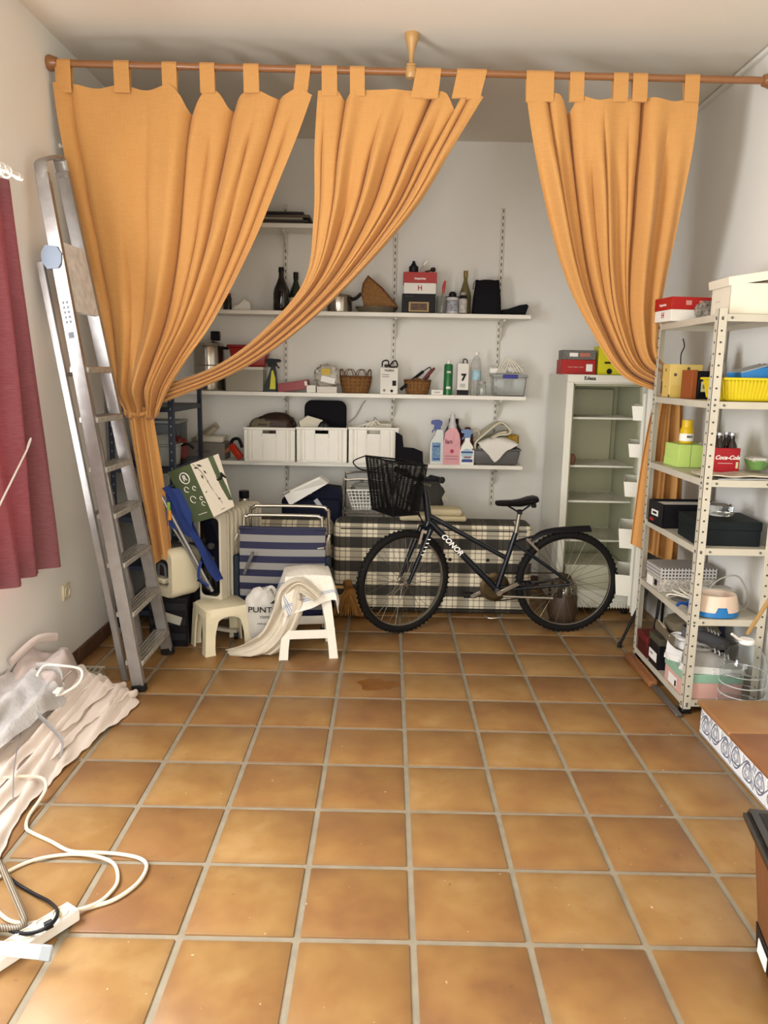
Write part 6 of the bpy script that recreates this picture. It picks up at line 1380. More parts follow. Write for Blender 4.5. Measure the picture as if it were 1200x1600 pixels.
# cream pet box
t = thing('pet_box', 'cream rounded plastic box with a big opening and grey top panel', 'pet box', (-1.243, 4.345, .292), rz=math.radians(-38)); cr = M('cream_abs', 'd9d0b4', .35)
def rrect(w_, h, r, n=5):
    o_ = []
    for (sx_, sz_, a0) in ((1, 1, 0), (-1, 1, 90), (-1, -1, 180), (1, -1, 270)):
        for k in range(n+1):
            a = math.radians(a0+90*k/n); o_.append((sx_*(w_/2-r)+r*math.cos(a), sz_*(h/2-r)+r*math.sin(a)))
    return o_
W_, H_, D_ = .27, .29, .20
q = B(); rings = []
for (w0, h0, r0, y) in ((W_*.66, H_*.52, .03, -D_/2+.05), (W_*.70, H_*.56, .03, -D_/2), (W_*.94, H_*.94, .05, -D_/2), (W_, H_, .06, -D_/2+.02), (W_, H_, .06, D_/2-.03), (W_*.92, H_*.92, .06, D_/2)):
    rings.append([V((x, y, z_+H_/2)) for x, z_ in rrect(w0, h0, r0)])
q.grid(rings, True); q.bm.verts.ensure_lookup_table(); nr = len(rings[0]); q.bm.faces.new(q.bm.verts[-nr:]); q.o('shell', cr, t)
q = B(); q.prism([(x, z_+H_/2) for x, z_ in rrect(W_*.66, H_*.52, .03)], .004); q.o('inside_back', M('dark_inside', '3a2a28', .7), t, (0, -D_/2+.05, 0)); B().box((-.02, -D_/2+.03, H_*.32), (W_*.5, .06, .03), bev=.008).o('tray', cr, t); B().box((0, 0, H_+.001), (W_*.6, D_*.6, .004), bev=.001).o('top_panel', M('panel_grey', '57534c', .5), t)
B().tube([(-.04, -D_/2+.03, H_*.4), (-.03, -D_/2+.03, H_*.62), (.02, -D_/2+.03, H_*.62), (.03, -D_/2+.03, H_*.4)], .008, 8, smooth=4).o('inner_frame', greyp, t)
# ---------------------------------------------------------------- oil radiator
t = thing('oil_radiator', 'cream oil filled radiator with black control panel beside the beach chair', 'radiator', (0, 0, 0)); radm = M('radiator_cream', 'd3cab4', .35)
r0 = V((at(337, 838, Y=4.40).x, 4.40, 0)); rdir = V((.36, .93, 0)).normalized(); rsd = V((rdir.y, -rdir.x, 0))
def rp(a, b_, z): return r0+rdir*a+rsd*b_+V((0, 0, z))
def slab(a0, a1, hw, z0, z1, nm, mt, bev=.02):
    ol = rrect(2*hw, z1-z0, bev, 4); q = B(); F_ = [rp(a0, x, z_+(z0+z1)/2) for x, z_ in ol]; K_ = [rp(a1, x, z_+(z0+z1)/2) for x, z_ in ol]; m_ = len(ol)
    q.faces(F_+K_, [list(range(m_))[::-1], list(range(m_, 2*m_))]+[[k, (k+1) % m_, m_+(k+1) % m_, m_+k] for k in range(m_)]); return q.o(nm, mt, t)
RZ0, RZ1 = .12, .775
slab(-.06, .0, .075, RZ0+.02, RZ1+.005, 'control_housing', radm, .03)
slab(-.064, -.058, .062, RZ0+.16, RZ1-.03, 'control_panel', M('gloss_black', '0d0c0d', .15, coat=.5), .03)
for k in range(9): slab(.012+.046*k, .026+.046*k, .075, RZ0, RZ1, 'fin', radm, .03)
for z_ in (RZ0+.06, RZ1-.06): B().tube([rp(0, 0, z_), rp(.42, 0, z_)], .03, 12).o('header_pipe', radm, t)
for z_, rr_ in ((.58, .020), (.50, .020), (.43, .012)): B().lathe([(rr_, 0), (rr_*.9, .012), (0, .013)], rp(-.064, .012, z_), 18, mat=(-rdir).to_track_quat('Z', 'Y').to_matrix().to_4x4()).o('dial', M('dial_grey', '3a3836', .4), t)
for a in (.03, .36):
    B().bar(rp(a, -.12, .05), rp(a, .12, .05), .03, .02).o('foot_bar', radm, t)
    for s_ in (-1, 1): B().lathe([(.025, -.01), (.025, .01)], rp(a, .11*s_, .025), 14, 'X').o('castor', blackm, t)
# steel tube
t = thing('steel_flask', 'silver steel flask standing behind the radiator', 'flask', (xof(382, 5.02, .6), 5.02, 0)); B().lathe([(.03, 0), (.034, .01), (.034, .74), (.03, .755)], n=18).o('body', steel, t); B().lathe([(.033, .752), (.034, .76), (.034, .80), (0, .805)], n=18).o('cap', blackm, t)
for z_ in (.45, .6, .7): B().lathe([(.0345, z_), (.036, z_+.006), (.0345, z_+.012)], n=18, cap=False).o('ring', steel, t)
# ---------------------------------------------------------------- green and white paper carrier
t = thing('paper_bag', 'white and olive green printed carrier bag leaning on the radiator', 'bag', (0, 0, 0))
E0, E1 = at(297, 725, Y=4.22), at(334, 808, Y=4.20)        # shared front edge top / bottom
W0, W1 = at(341, 709, Y=4.33), at(366, 791, Y=4.33); N0, N1 = at(262, 738, Y=4.30), at(303, 817, Y=4.28)
K0, K1 = W0+(N0-E0), W1+(N1-E1)
whb = M('carrier_white', 'd8cfbe', .5); grb = M('carrier_green', '4e5a3c', .5, var=.1)
def quad(nm, mt, a, b_, c_, d_, th=.002):
    q = B(); q.grid([[onl(a, b_, u/6) for u in range(7)], [onl(d_, c_, u/6) for u in range(7)]]); q.thick(th); return q.o(nm, mt, t)
pw = quad('white_side', whb, E0, W0, W1, E1); pg = quad('green_side', grb, N0, E0, E1, N1); quad('green_side', grb, K0, W0, W1, K1); quad('white_side', whb, N0, K0, K1, N1); quad('base', grb, E1, W1, K1, N1)
nw = (W0-E0).cross(E1-E0).normalized(); nw = nw if nw.y < 0 else -nw; ng = (E0-N0).cross(N1-N0).normalized(); ng = ng if ng.y < 0 else -ng
def wpt(u, v): return onl(onl(E0, W0, u), onl(E1, W1, u), v)+nw*.003
def gpt(u, v): return onl(onl(N0, E0, u), onl(N1, E1, u), v)+ng*.003
q = B(); G = [[wpt(.62, 0), wpt(.80, 0)], [wpt(.66, .3), wpt(.84, .3)], [wpt(.72, .6), wpt(.93, .6)], [wpt(.84, .85), wpt(1, .88)]]; q.grid(G); q.thick(.001); q.o('green_band', grb, pw)
stm = M('plant_ink', '3a3a30', .7)
for k, (u, v, s_) in enumerate(((.12, .10, 1), (.25, .08, 1.1), (.35, .22, .8), (.2, .28, .8), (.1, .42, .7), (.3, .40, .7), (.12, .55, .6), (.5, .75, .9), (.56, .5, .6))):
    c_ = wpt(u, v); a_ = .5*k; d1 = (wpt(u+.09*s_*math.cos(a_), v+.05*s_*math.sin(a_)+.01)-c_); d2 = nw.cross(d1)*.35; q = B(); q.faces([c_-d1, c_+d2, c_+d1, c_-d2], [(0, 1, 2, 3)]); q.thick(.0008); q.o('leaf_print', stm, pw)
B().tube([wpt(.06, .02), wpt(.25, .22), wpt(.35, .5), wpt(.55, .85)], .0016, 4, smooth=5).o('stem_print', stm, pw)
def put_text(s, size, mt, par, c_, du, dv, nn, bold=.001, nm='lettering'):
    o_ = text(s, size, mt, par, (0, 0, 0), name=nm, bold=bold); x_ = du.normalized(); z_ = nn.normalized(); y_ = z_.cross(x_)
    if y_.dot(dv) > 0: pass
    o_.matrix_world = Matrix.Translation(c_) @ Matrix(((x_.x, y_.x, z_.x, 0), (x_.y, y_.y, z_.y, 0), (x_.z, y_.z, z_.z, 0), (0, 0, 0, 1)))
    return o_
put_text('SA', .05, inkb, pw, wpt(.82, .40)+nw*.002, W0-E0, E1-E0, nw, .003); put_text('— —', .014, inkb, pw, wpt(.45, .94)+nw*.001, W0-E0, E1-E0, nw)
q = B(); c_ = gpt(.55, .20); ex, ey = (E0-N0).normalized(), (N0-N1).normalized(); q.tube([c_+ex*.032*math.cos(a)+ey*.032*math.sin(a) for a in [2*PI*k/24 for k in range(24)]], .003, 6, closed=True); q.o('emblem_ring', inkw, pg)
put_text('R', .045, inkw, pg, c_, E0-N0, N1-N0, ng, .001, 'emblem')
for (u, v, rr_) in ((.42, .40, .016), (.75, .42, .012), (.5, .60, .02), (.85, .62, .010), (.85, .72, .012)):
    q = B(); c_ = gpt(u, v); q.tube([c_+ex*rr_*math.cos(a)+ey*rr_*math.sin(a) for a in [1.6*PI*k/12 for k in range(13)]], .002, 5); q.o('pictogram', inkw, pg)
put_text('— — —', .018, inkw, pg, gpt(.62, .88), E0-N0, N1-N0, ng)
# ---------------------------------------------------------------- blue folded lounger leaning
t = thing('blue_lounger', 'folded royal blue beach lounger leaning beside the radiator', 'lounger', (0, 0, 0)); blu = M('royal_cloth', '1c3270', .8, bump=.1)
a0, a1 = at(251, 768, Y=4.24), at(340, 924, Y=4.26); a1.z = max(a1.z, .02)
dY = V((.02, .13, .01))
for k, off in enumerate((V((0, 0, 0)), dY)): B().tube([a0+off+V((-.01, 0, 0)), a1+off+V((-.03, 0, 0))], .011, 10).o('frame_tube', M('lounger_alu', '8e8d8a', .35, .6), t)
B().tube([a0+V((-.03, .01, -.06)), onl(a0, a1, .5)+V((-.05, .02, -.0)), a1+V((-.06, .05, 0))], .009, 10, smooth=4).o('frame_tube', M('lounger_alu'), t)
q = B(); G = []
for v in range(13):
    p = onl(a0, a1, v/12*.95); sag = .015*math.sin(v*1.1); G.append([p+V((.012, -.01, .02+sag)), p+V((.035, .02, .03+sag)), p+V((.028, .08, .03-sag))])
q.grid(G); q.thick(.006); q.o('fabric', blu, t); 
q = B(); G = [[at(256, 762, Y=4.27)+V((0, 0, 0)), at(286, 764, Y=4.30)], [at(258, 790, Y=4.26), at(300, 800, Y=4.29)], [at(262, 820, Y=4.26), at(300, 840, Y=4.29)]]; q.grid(G); q.thick(.02); q.o('folded_fabric', blu, t)
B().tube([onl(a0, a1, .72)+V((.0, -.02, .02)), onl(a0, a1, .74)+V((-.02, -.03, -.06)), onl(a0, a1, .85)+V((0, -.02, -.05))], .008, 6, flat=.4, smooth=4).o('strap', blu, t)
t = thing('clothes_peg', 'green and orange clothes pegs clipped beside the curtain tail', 'peg', at(264, 797, Y=4.215)); B().box((0, 0, .02), (.016, .012, .05), bev=.002).o('peg', M('peg_green', '7fa03a', .4), t); B().box((.004, 0, -.03), (.016, .012, .055), bev=.002).o('peg', M('peg_orange', 'd88a22', .4), t)
t = thing('dark_gap_filler', 'added black lump filling the dark gap under the blue lounger', 'bag', (-1.09, 4.45, 0)); lump('bag', blackc, t, (0, 0, .17), (.08, .07, .17), 12, .2); B().tube([(-.05, -.1, .3), (0, -.13, .38), (.06, -.1, .3)], .008, 6, smooth=4).o('handle', blackm, t)  # added black lump, keeps the area below the lounger dark and hides the radiator
# ---------------------------------------------------------------- striped beach chair
n = NT('striped_mesh'); gx, gy, gz = n.sep(n.obj); f_ = n.math('FRACT', n.math('ADD', n.math('DIVIDE', gz, .082), .30)); s_ = n.math('GREATER_THAN', f_, .5)
n.col(n.mix(s_, '0b0c36', '85837f')).rough(.7).bump(n.noise(300), .2, .001); striped = n.m
CY = 4.46
t = thing('beach_chair', 'folded beach chair with navy and grey striped fabric and chrome hoops', 'chair', (0, 0, 0))
xl, xr = xof(376, CY, .6), xof(510, CY, .6); tubm = M('chair_tube', 'b7b1a4', .25, .9)
zt1 = zof(790, xl, CY+.06); zt2 = zof(804, xl, CY); 
B().tube([(xl+.06, CY+.10, .04), (xl+.045, CY+.08, zt1-.10), (xl+.07, CY+.07, zt1-.01), (xl+.13, CY+.07, zt1), (xr-.06, CY+.07, zt1), (xr-.005, CY+.07, zt1-.02), (xr+.008, CY+.08, zt1-.10), (xr+.008, CY+.10, .04)], .0105, 10, smooth=5).o('outer_hoop', tubm, t)
zf = zof(824, xl, CY)
B().tube([(xl+.02, CY, .06), (xl+.02, CY, zt2-.07), (xl+.04, CY, zt2-.01), (xl+.10, CY, zt2), (xr-.09, CY, zt2), (xr-.04, CY, zt2-.01), (xr-.025, CY, zt2-.07), (xr-.02, CY, .06)], .0105, 10, smooth=5).o('inner_hoop', tubm, t)
G = []
for v in range(21):
    z_ = lerp(zf, .09, v/20); yy = CY-.012-.03*math.sin(PI*v/20); G.append([V((lerp(xl, xr-.005, u/10), yy-.015*math.sin(PI*u/10), z_)) for u in range(11)])
B().grid(G).thick(.003).o('fabric', striped, t)
B().tube([(xl-.005, CY-.012, zf), (xr, CY-.012, zf)], .012, 8).o('top_bar', M('navy_tube', '1b1d38', .6), t)
for x in (xl-.02, xr+.012):
    B().box((x, CY-.02, .36), (.035, .06, .30), bev=.008).o('armrest', M('arm_dark', '1d2530', .5), t); B().tube([(x, CY-.05, .52), (x-.002, CY-.06, .60), (x+.01, CY-.05, .64)], .008, 8, smooth=3).o('arm_bracket', tubm, t)
B().tube([(xl+.03, CY-.05, .40), (xl+.06, CY-.09, .47), (xl+.09, CY-.10, .54)], .010, 8).o('side_lever', M('lounger_alu'), t)
for z_ in (zf-.11, zf-.19): B().tube([(xr-.05, CY-.035, z_), (xr-.01, CY-.035, z_+.004)], .006, 6).o('clip', tubm, t)
for x in (xl+.02, xr-.02): B().lathe([(.016, 0), (.014, .06)], (x, CY, 0), 10).o('foot_cap', blackm, t)
for x in (xl+.06, xr+.008): B().lathe([(.016, 0), (.014, .05)], (x, CY+.10, 0), 10).o('foot_cap', blackm, t)
# ---------------------------------------------------------------- small cream stool
stp_ = M('stool_cream', 'ddd3b4', .4, var=.04); 
def stool(name, label, loc, rz, top, bot, h, mat, slab_h, legw, bar=None, arch=.0):
    t = thing(name, label, 'stool', loc, rz); tx, ty = top; bx, by = bot
    ol = rrect(tx, ty, min(tx, ty)*.16); q = B(); rg = []
    for (k, z_) in ((.94, h), (1.0, h-.008), (1.02, h-slab_h), (.98, h-slab_h), (.95, h-.02)): rg.append([V((x*k, y*k, z_)) for x, y in ol])
    q.grid(rg, True); q.bm.verts.ensure_lookup_table(); q.bm.faces.new(q.bm.verts[:len(ol)]); q.o('seat', mat, t)
    for sx_ in (-1, 1):
        for sy_ in (-1, 1):
            q = B(); r_ = []
            for k in range(7):
                v = k/6; z_ = lerp(h-slab_h+.004, 0, v); cx_ = lerp(tx/2*1.0, bx/2, v); cy_ = lerp(ty/2*1.0, by/2, v); lw = legw*(1-.25*smooth(0, .5, v)+ (.06 if k == 6 else 0)); th_ = .010
                # L shaped leg corner
                r_.append([V((sx_*cx_, sy_*cy_, z_)), V((sx_*(cx_-lw), sy_*cy_, z_)), V((sx_*(cx_-lw), sy_*(cy_-th_), z_)), V((sx_*(cx_-th_), sy_*(cy_-th_), z_)), V((sx_*(cx_-th_), sy_*(cy_-lw), z_)), V((sx_*cx_, sy_*(cy_-lw), z_))])
            q.grid(r_, True); q.bm.verts.ensure_lookup_table(); q.bm.faces.new(q.bm.verts[:6]); q.bm.faces.new(q.bm.verts[-6:]); q.o('leg', mat, t)
    def rail(z0, z1):
        for ax in (0, 1):
            for s_ in (-1, 1):
                q = B(); v = 1-(z0+z1)/2/(h-slab_h); cx_ = lerp(tx/2, bx/2, v); cy_ = lerp(ty/2, by/2, v)
                if ax == 0: q.box((0, s_*(cy_-.005), (z0+z1)/2), (2*cx_-.03, .010, z1-z0), bev=.002)
                else: q.box((s_*(cx_-.005), 0, (z0+z1)/2), (.010, 2*cy_-.03, z1-z0), bev=.002)
                q.o('cross_bar', mat, t)
    if bar: rail(*bar)
    # arched apron between the legs
    for ax in (0, 1):
        for s_ in (-1, 1):
            L_ = (tx if ax == 0 else ty); o_ = [(-L_/2+.004, h-.012), (L_/2-.004, h-.012), (L_/2-.004, h-slab_h-arch)]+[((L_/2-legw*.9)*math.cos(a), h-slab_h-arch+arch*.9*math.sin(a)) for a in [PI*k/8 for k in range(9)]]+[(-L_/2+.004, h-slab_h-arch)]
            m_ = Matrix.Translation((0, -(ty/2-.001), 0)) if ax == 0 else Matrix.Rotation(PI/2, 4, 'Z') @ Matrix.Translation((0, -(tx/2-.001), 0))
            if s_ > 0: m_ = Matrix.Rotation(PI, 4, 'Z') @ m_
            B().prism(o_, .006, m_).o('apron', mat, t)
    return t
sx0 = at(314, 1024, Z=0)
st1 = stool('small_stool', 'low cream plastic stool on the floor beside the ladder', (sx0.x+.090, sx0.y+.155, 0), math.radians(32), (.27, .235), (.295, .26), .265, stp_, .05, .075, None, .035)
wst = M('stool_white', 'e9e4d6', .4)
fl, frt = at(440, 1032, Z=0), at(523, 1027, Z=0); cxy = (fl+frt)/2+V((-.02, .135, 0))
st2 = stool('tall_stool', 'tall white plastic stool with a tea towel over its seat', (cxy.x, cxy.y, 0), math.radians(9), (.235, .215), (.33, .29), .45, wst, .05, .062, (.115, .165), .03)
# tea towel over the tall stool: white with blue lines
n = NT('tea_towel'); gx, gy, gz = n.sep(n.uv)
def ln(a, c_, w_): return n.math('LESS_THAN', n.math('ABSOLUTE', n.math('SUBTRACT', a, c_)), w_)
ms = ln(gx, .08, .006)
for a, c_ in ((gx, .10), (gx, .12), (gx, .88), (gx, .90), (gx, .92), (gy, .1), (gy, .12), (gy, .88), (gy, .9)): ms = n.math('MAXIMUM', ms, ln(a, c_, .006))
gr = n.math('MAXIMUM', n.math('LESS_THAN', n.math('FRACT', n.math('MULTIPLY', gx, 14)), .05), n.math('LESS_THAN', n.math('FRACT', n.math('MULTIPLY', gy, 14)), .05))
c = n.mix(n.math('MULTIPLY', gr, .35), 'e6e0d2', 'a8a49a'); c = n.mix(n.math('MULTIPLY', ms, .85), c, '7d8fb0'); n.col(c).rough(.9).bump(n.noise(180), .2, .002); towelm = n.m
def drape(name, mat, par, c, size, ang, top, half, seed, fall=1.0, t=.003, nu=48, amp=.012, zmin=.03, flare=.25):
    """square cloth laid on a rectangular seat; what overhangs falls down the sides"""
    vs = []; uvs = []; hx, hy = half
    q = B(); G = []
    for j in range(nu+1):
        row = []
        for i in range(nu+1):
            u, v = i/nu, j/nu; x0_, y0_ = (u-.5)*size[0], (v-.5)*size[1]; x, y = x0_*math.cos(ang)-y0_*math.sin(ang)+c[0], x0_*math.sin(ang)+y0_*math.cos(ang)+c[1]
            ox, oy = max(0, abs(x)-hx), max(0, abs(y)-hy); over = math.hypot(ox, oy)
            fl_ = flare*over; px_ = math.copysign(min(abs(x), hx)+(fl_*ox/over if over else 0), x); py_ = math.copysign(min(abs(y), hy)+(fl_*oy/over if over else 0), y)
            nzv = nz.noise(V((x*9+seed, y*9, seed))); w2 = amp*math.sin(over*3+9*(math.atan2(y, x))+seed)*min(1, over*9)
            nn_ = V((px_, py_, 0)); l_ = nn_.length or 1
            row.append(V((px_+nn_.x/l_*(w2+amp*.5), py_+nn_.y/l_*(w2+amp*.5), max(zmin, top+.004+.03*math.exp(-(x*x+y*y)/.012)+.006*abs(nzv)-over*fall+ .012*nzv*min(1, over*6)))))
        G.append(row)
    q.grid(G); me_o = None
    uvl = q.bm.loops.layers.uv.new('UVMap'); q.bm.verts.ensure_lookup_table(); n1 = nu+1
    for f in q.bm.faces:
        for l in f.loops: idx = l.vert.index if l.vert.index >= 0 else 0; l[uvl].uv = ((idx % n1)/nu, (idx//n1)/nu)
    q.bm.verts.index_update()
    for f in q.bm.faces:
        for l in f.loops: l[uvl].uv = ((l.vert.index % n1)/nu, (l.vert.index//n1)/nu)
    q.thick(t)
    return q.o(name, mat, par)
tt = thing('tea_towel', 'white checked tea towel with blue stripes draped over the tall stool', 'towel', (cxy.x, cxy.y, .0), math.radians(9))
drape('towel', towelm, tt, (.02, -.035), (.50, .46), .30, .462, (.122, .110), 2, .97, amp=.012)
bg = thing('beige_cloth', 'long off white cloth trailing from the tall stool to the floor', 'cloth', (0, 0, 0)); bgm = M('offwhite_cloth', 'd5cbb8', .9, var=.06, bump=.2, bscale=120)
spine = [at(500, 930, Y=cxy.y-.155), at(470, 908, Y=cxy.y-.165), at(446, 922, Y=cxy.y-.15), at(438, 955, Y=cxy.y-.14), at(420, 990, Y=cxy.y-.13), at(392, 1010, Y=cxy.y-.12), at(357, 1019, Y=cxy.y-.08)]
P = catmull(spine, 9); G = []
for i, p in enumerate(P):
    t_ = i/(len(P)-1); wd = lerp(.05, .16, smooth(0, .45, t_))*(1-.35*smooth(.75, 1, t_)); tg = (P[min(i+1, len(P)-1)]-P[max(i-1, 0)]).normalized(); nrm_ = V((-tg.z, 0, tg.x)); row = []
    if nrm_.z < 0: nrm_ = -nrm_
    for m in range(15):
        a = m/14-.5; q_ = p-nrm_*wd*(a+.25)*1.0+V((0, -.012+.02*math.sin(a*9+t_*5)+.01*math.sin(a*23+t_*3)+.05*t_*a, 0)); q_.z = max(q_.z, .006+.012*abs(math.sin(a*7))); row.append(q_)
    G.append(row)
B().grid(G).thick(.004).o('cloth', bgm, bg)
# white carrier bag with print
pb = thing('plastic_bag', 'white shop carrier bag with black lettering behind the stools', 'bag', (xof(407, 4.2, .2), 4.265, 0)); pbm = M('bag_film', 'cfcac0', .35, trans=.1, bump=.3, bscale=18)
lump('bag', pbm, pb, (.0, 0, .175), (.105, .06, .18), 21, .14, freq=2.2, ru=36, rv=22); B().tube([(.02, -.02, .30), (.05, -.03, .37), (.08, -.02, .34), (.06, 0, .29)], .010, 6, smooth=4, flat=.4).o('handle', pbm, pb)
text('PUNTO', .046, inkb, pb, (.02, -.072, .245), bold=.0004, sx=1.15); text('roma', .03, inkb, pb, (.03, -.072, .205)); text('www.punto', .016, inkb, pb, (.02, -.072, .165)); B().prism([(-.02, 0), (.03, .0), (.025, .035)], .002).o('logo', inkb, pb, (.075, -.072, .285))
# ================================================================ heap of fabric on the floor, left
n = NT('beige_drape'); n.col(n.mix(n.noise(3, 3), 'dfd2c6', 'd0beb0')).rough(.75).bump(n.noise(200), .1, .001); n.bs.inputs['Sheen Weight'].default_value = .2; drapem = n.m
pile = thing('fabric_heap', 'heap of pale beige curtain fabric on the floor by the left wall', 'fabric', (0, 0, 0))
# outer edge of the heap on the floor: (x, y)
EDGE = [(-1.02, 1.55), (-1.16, 2.0), (-1.285, 2.40), (-1.275, 2.75), (-1.235, 3.05), (-1.19, 3.30), (-1.168, 3.46), (-1.25, 3.56), (-1.42, 3.66), (-1.60, 3.74)]
def edge_x(y):
    for (xa, ya), (xb, yb) in zip(EDGE, EDGE[1:]):
        if ya <= y <= yb: return lerp(xa, xb, (y-ya)/(yb-ya))
    return EDGE[-1][0]
def h0(x, y):
    xe = edge_x(y); u = max(0, min(1, (xe-x)/(xe-XL))); s_ = 1-(1-u)**1.6
    return .006+(.15*s_)*(.55+.45*smooth(1.9, 3.0, y))+.012*nz.noise(V((x*7, y*4, 1.0)))*smooth(0, .15, u)
def layer(k, inset, seed, ym, yM):
    G = []; ny = 110; nx = 80
    for j in range(ny+1):
        y = lerp(ym, yM, j/ny); xe = edge_x(y)-inset-.030*nz.noise(V((y*4, seed, 0)))-.012*nz.noise(V((y*15, seed, 4))); row = []
        for i in range(nx+1):
            u = (i/nx)**1.3; x = lerp(xe, XL+.012, u); dist = xe-x
            fan = (x-XL)*(1+.16*(y-2.4))
            ph = (fan*(7.0+1.5*k)+.45*nz.noise(V((y*1.1, fan*2, seed)))+seed) % 1
            ridge = math.exp(-((ph-.5)/.13)**2)-.35*math.exp(-((ph-.78)/.06)**2)
            row.append(V((x, y, max(.004, h0(x, y)+.013*k+.026*ridge*smooth(0, .03, dist)+.004*nz.noise(V((x*30, y*12, seed)))))))
        G.append(row)
    b = B(); b.grid(G); b.thick(.004); return b.o('fabric_layer', drapem, pile)
layer(0, 0, 1.0, 1.55, 3.60); layer(1, .05, 2.7, 1.55, 3.53); layer(2, .11, 4.4, 1.55, 3.46); layer(3, .19, 5.2, 1.55, 3.40)
# rolled ends at the far right tip
for (x, y, z_, r_) in ((-1.23, 3.46, .03, .028), (-1.30, 3.50, .05, .03)): B().tube([(x-.16, y-.12, z_+.02), (x-.07, y-.05, z_+.015), (x+.01, y+.03, z_), (x+.02, y+.07, z_-.005)], lambda t_: r_*(1-.35*t_), 12, smooth=5, flat=.7).o('rolled_end', drapem, pile)
# grey ribbon and thin string
B().tube([(-1.47, 2.95, .19), (-1.42, 2.95, .175), (-1.36, 2.93, .135), (-1.30, 2.90, .085), (-1.285, 2.83, .05)], .010, 6, smooth=5, flat=.25, up=(0, 0, 1)).o('ribbon', M('grey_ribbon', '8a8886', .6), pile)
B().tube([(-1.46, 2.96, .20), (-1.42, 2.80, .16), (-1.36, 2.62, .12), (-1.31, 2.50, .06)], .0022, 6, smooth=5).o('string', M('grey_string', '7b7776', .6), pile)
# lace blouse on top
n = NT('lace_blouse'); n.col(n.mix(n.noise(45, 5), 'c9c6c2', 'aeaaa8')).rough(.85).bump(n.noise(90, 4), .8, .004); lacem = n.m
lb = thing('lace_blouse', 'grey white lace blouse lying on top of the fabric heap', 'blouse', (0, 0, 0))
G = []
for j in range(41):
    v = j/40; row = []
    for i in range(41):
        u = i/40; y = lerp(2.62, 3.20, u)+.04*math.sin(5*v); x = lerp(-1.655, lerp(-1.44, -1.39, u), v)+.015*nz.noise(V((u*6, v*6, 1))); row.append(V((x, y, .205+.05*(1-v)+.020*math.sin(2*PI*(2.2*v+.4*u))+.02*nz.noise(V((u*5, v*5, 7)))-.05*smooth(.8, 1, v))))
    G.append(row)
B().grid(G).thick(.004).o('body', lacem, lb)
B().tube([(-1.40, 3.16, .215), (-1.44, 3.24, .235), (-1.50, 3.28, .25), (-1.56, 3.26, .26)], .020, 10, smooth=5, flat=.35).o('lace_collar', lacem, lb)
# folded beige garment with pale trousers behind
t = thing('folded_shirt', 'crumpled mauve white shirt at the wall end of the heap', 'shirt', (0, 0, 0))
G = []
for j in range(31):
    v = j/30; row = []
    for i in range(31):
        u = i/30; y = lerp(3.15, 3.62, u); x = lerp(-1.655, -1.45+.05*math.sin(4*u), v); row.append(V((x, y, .19+.08*math.sin(PI*u)*(1-.5*v)+.02*math.sin(9*v+4*u)+.02*nz.noise(V((u*6, v*6, 3)))-.10*smooth(.6, 1, v))))
    G.append(row)
B().grid(G).thick(.004).o('body', M('mauve_cloth', 'c4b6ae', .85, bump=.15), t); B().tube([(-1.64, 3.20, .30), (-1.60, 3.36, .345), (-1.57, 3.50, .31)], .022, 10, smooth=5, flat=.5).o('sleeve', M('mauve_cloth'), t)
# white wire hanger
hg = thing('hanger', 'white plastic coat hanger lying on the lace blouse', 'hanger', (0, 0, 0))
pts = [at(58, 1055, Z=.29), at(70, 1040, Z=.30), at(95, 1040, Z=.29), at(126, 1046, Z=.26), at(124, 1066, Z=.22), at(100, 1083, Z=.20), at(88, 1086, Z=.205)]
B().tube(pts, .006, 8, smooth=5).o('frame', whitep, hg); B().tube([at(92, 1078, Z=.21), at(98, 1062, Z=.24), at(112, 1048, Z=.27)], .004, 8, smooth=5).o('hook', M('bike_silver'), hg); B().box(at(91, 1079, Z=.215), (.03, .05, .012), bev=.003).o('clip', whitep, hg)
t = thing('lattice_tray', 'small beige lattice basket behind the fabric heap', 'basket', at(140, 1060, Z=0)); q = B()
for k in range(5): q.box((-.06+.03*k, 0, .025), (.006, .08, .05))
for z_ in (.008, .046): q.box((0, -.04, z_), (.14, .006, .012)); q.box((0, .04, z_), (.14, .006, .012))
tag(q.o('lattice', M('lattice_beige', 'b5a994', .6), t), kind='stuff'); B().box((0, 0, .004), (.14, .08, .006)).o('base', M('lattice_beige'), t)
# ================================================================ power strip and cords, bottom left
ps = thing('power_strip', 'white multi socket power strip on the tiles, bottom left', 'power strip', (0, 0, 0)); pv0, pv1 = at(-60, 1545, Z=.0), at(117, 1432, Z=.0)
B().bar(pv0+V((0, 0, .020)), pv1+V((0, 0, .020)), .062, .040, bev=.006).o('body', whitep, ps)
dvv = (pv1-pv0).normalized(); L_ = (pv1-pv0).length
for k in range(4):
    c_ = pv1-dvv*(.045+.052*k)+V((0, 0, .0405)); s_ = B().lathe([(.024, 0), (.022, .003), (.019, .003), (.018, -.010), (0, -.010)], c_, 20).o('socket', M('socket_cream', 'cfc3a8', .5), ps)
    for m in (-1, 1): B().cyl(c_+V((dvv.y, -dvv.x, 0))*.008*m+V((0, 0, -.010)), .003, .002, 8).o('pin_hole', blackm, s_)
cordm = M('cord_white', 'd9cfb8', .5)
wcd = thing('extension_lead', 'long white cord looping over the tiles from the power strip', 'cord', (0, 0, 0))
zc = .008
cp = [pv1+V((0, 0, .02))]+[at(x, y, Z=z_) for x, y, z_ in ((140, 1418, zc), (180, 1405, zc), (215, 1380, zc), (229, 1355, zc), (220, 1342, zc), (190, 1335, zc), (150, 1332, zc), (110, 1330, .012), (80, 1315, zc), (48, 1300, zc), (41, 1292, zc), (45, 1275, zc), (62, 1250, .02), (72, 1230, .045), (66, 1216, .06), (40, 1213, .08), (0, 1216, .10), (-60, 1225, .10))]
B().tube(cp, .0062, 8, smooth=6).o('cord', cordm, wcd)
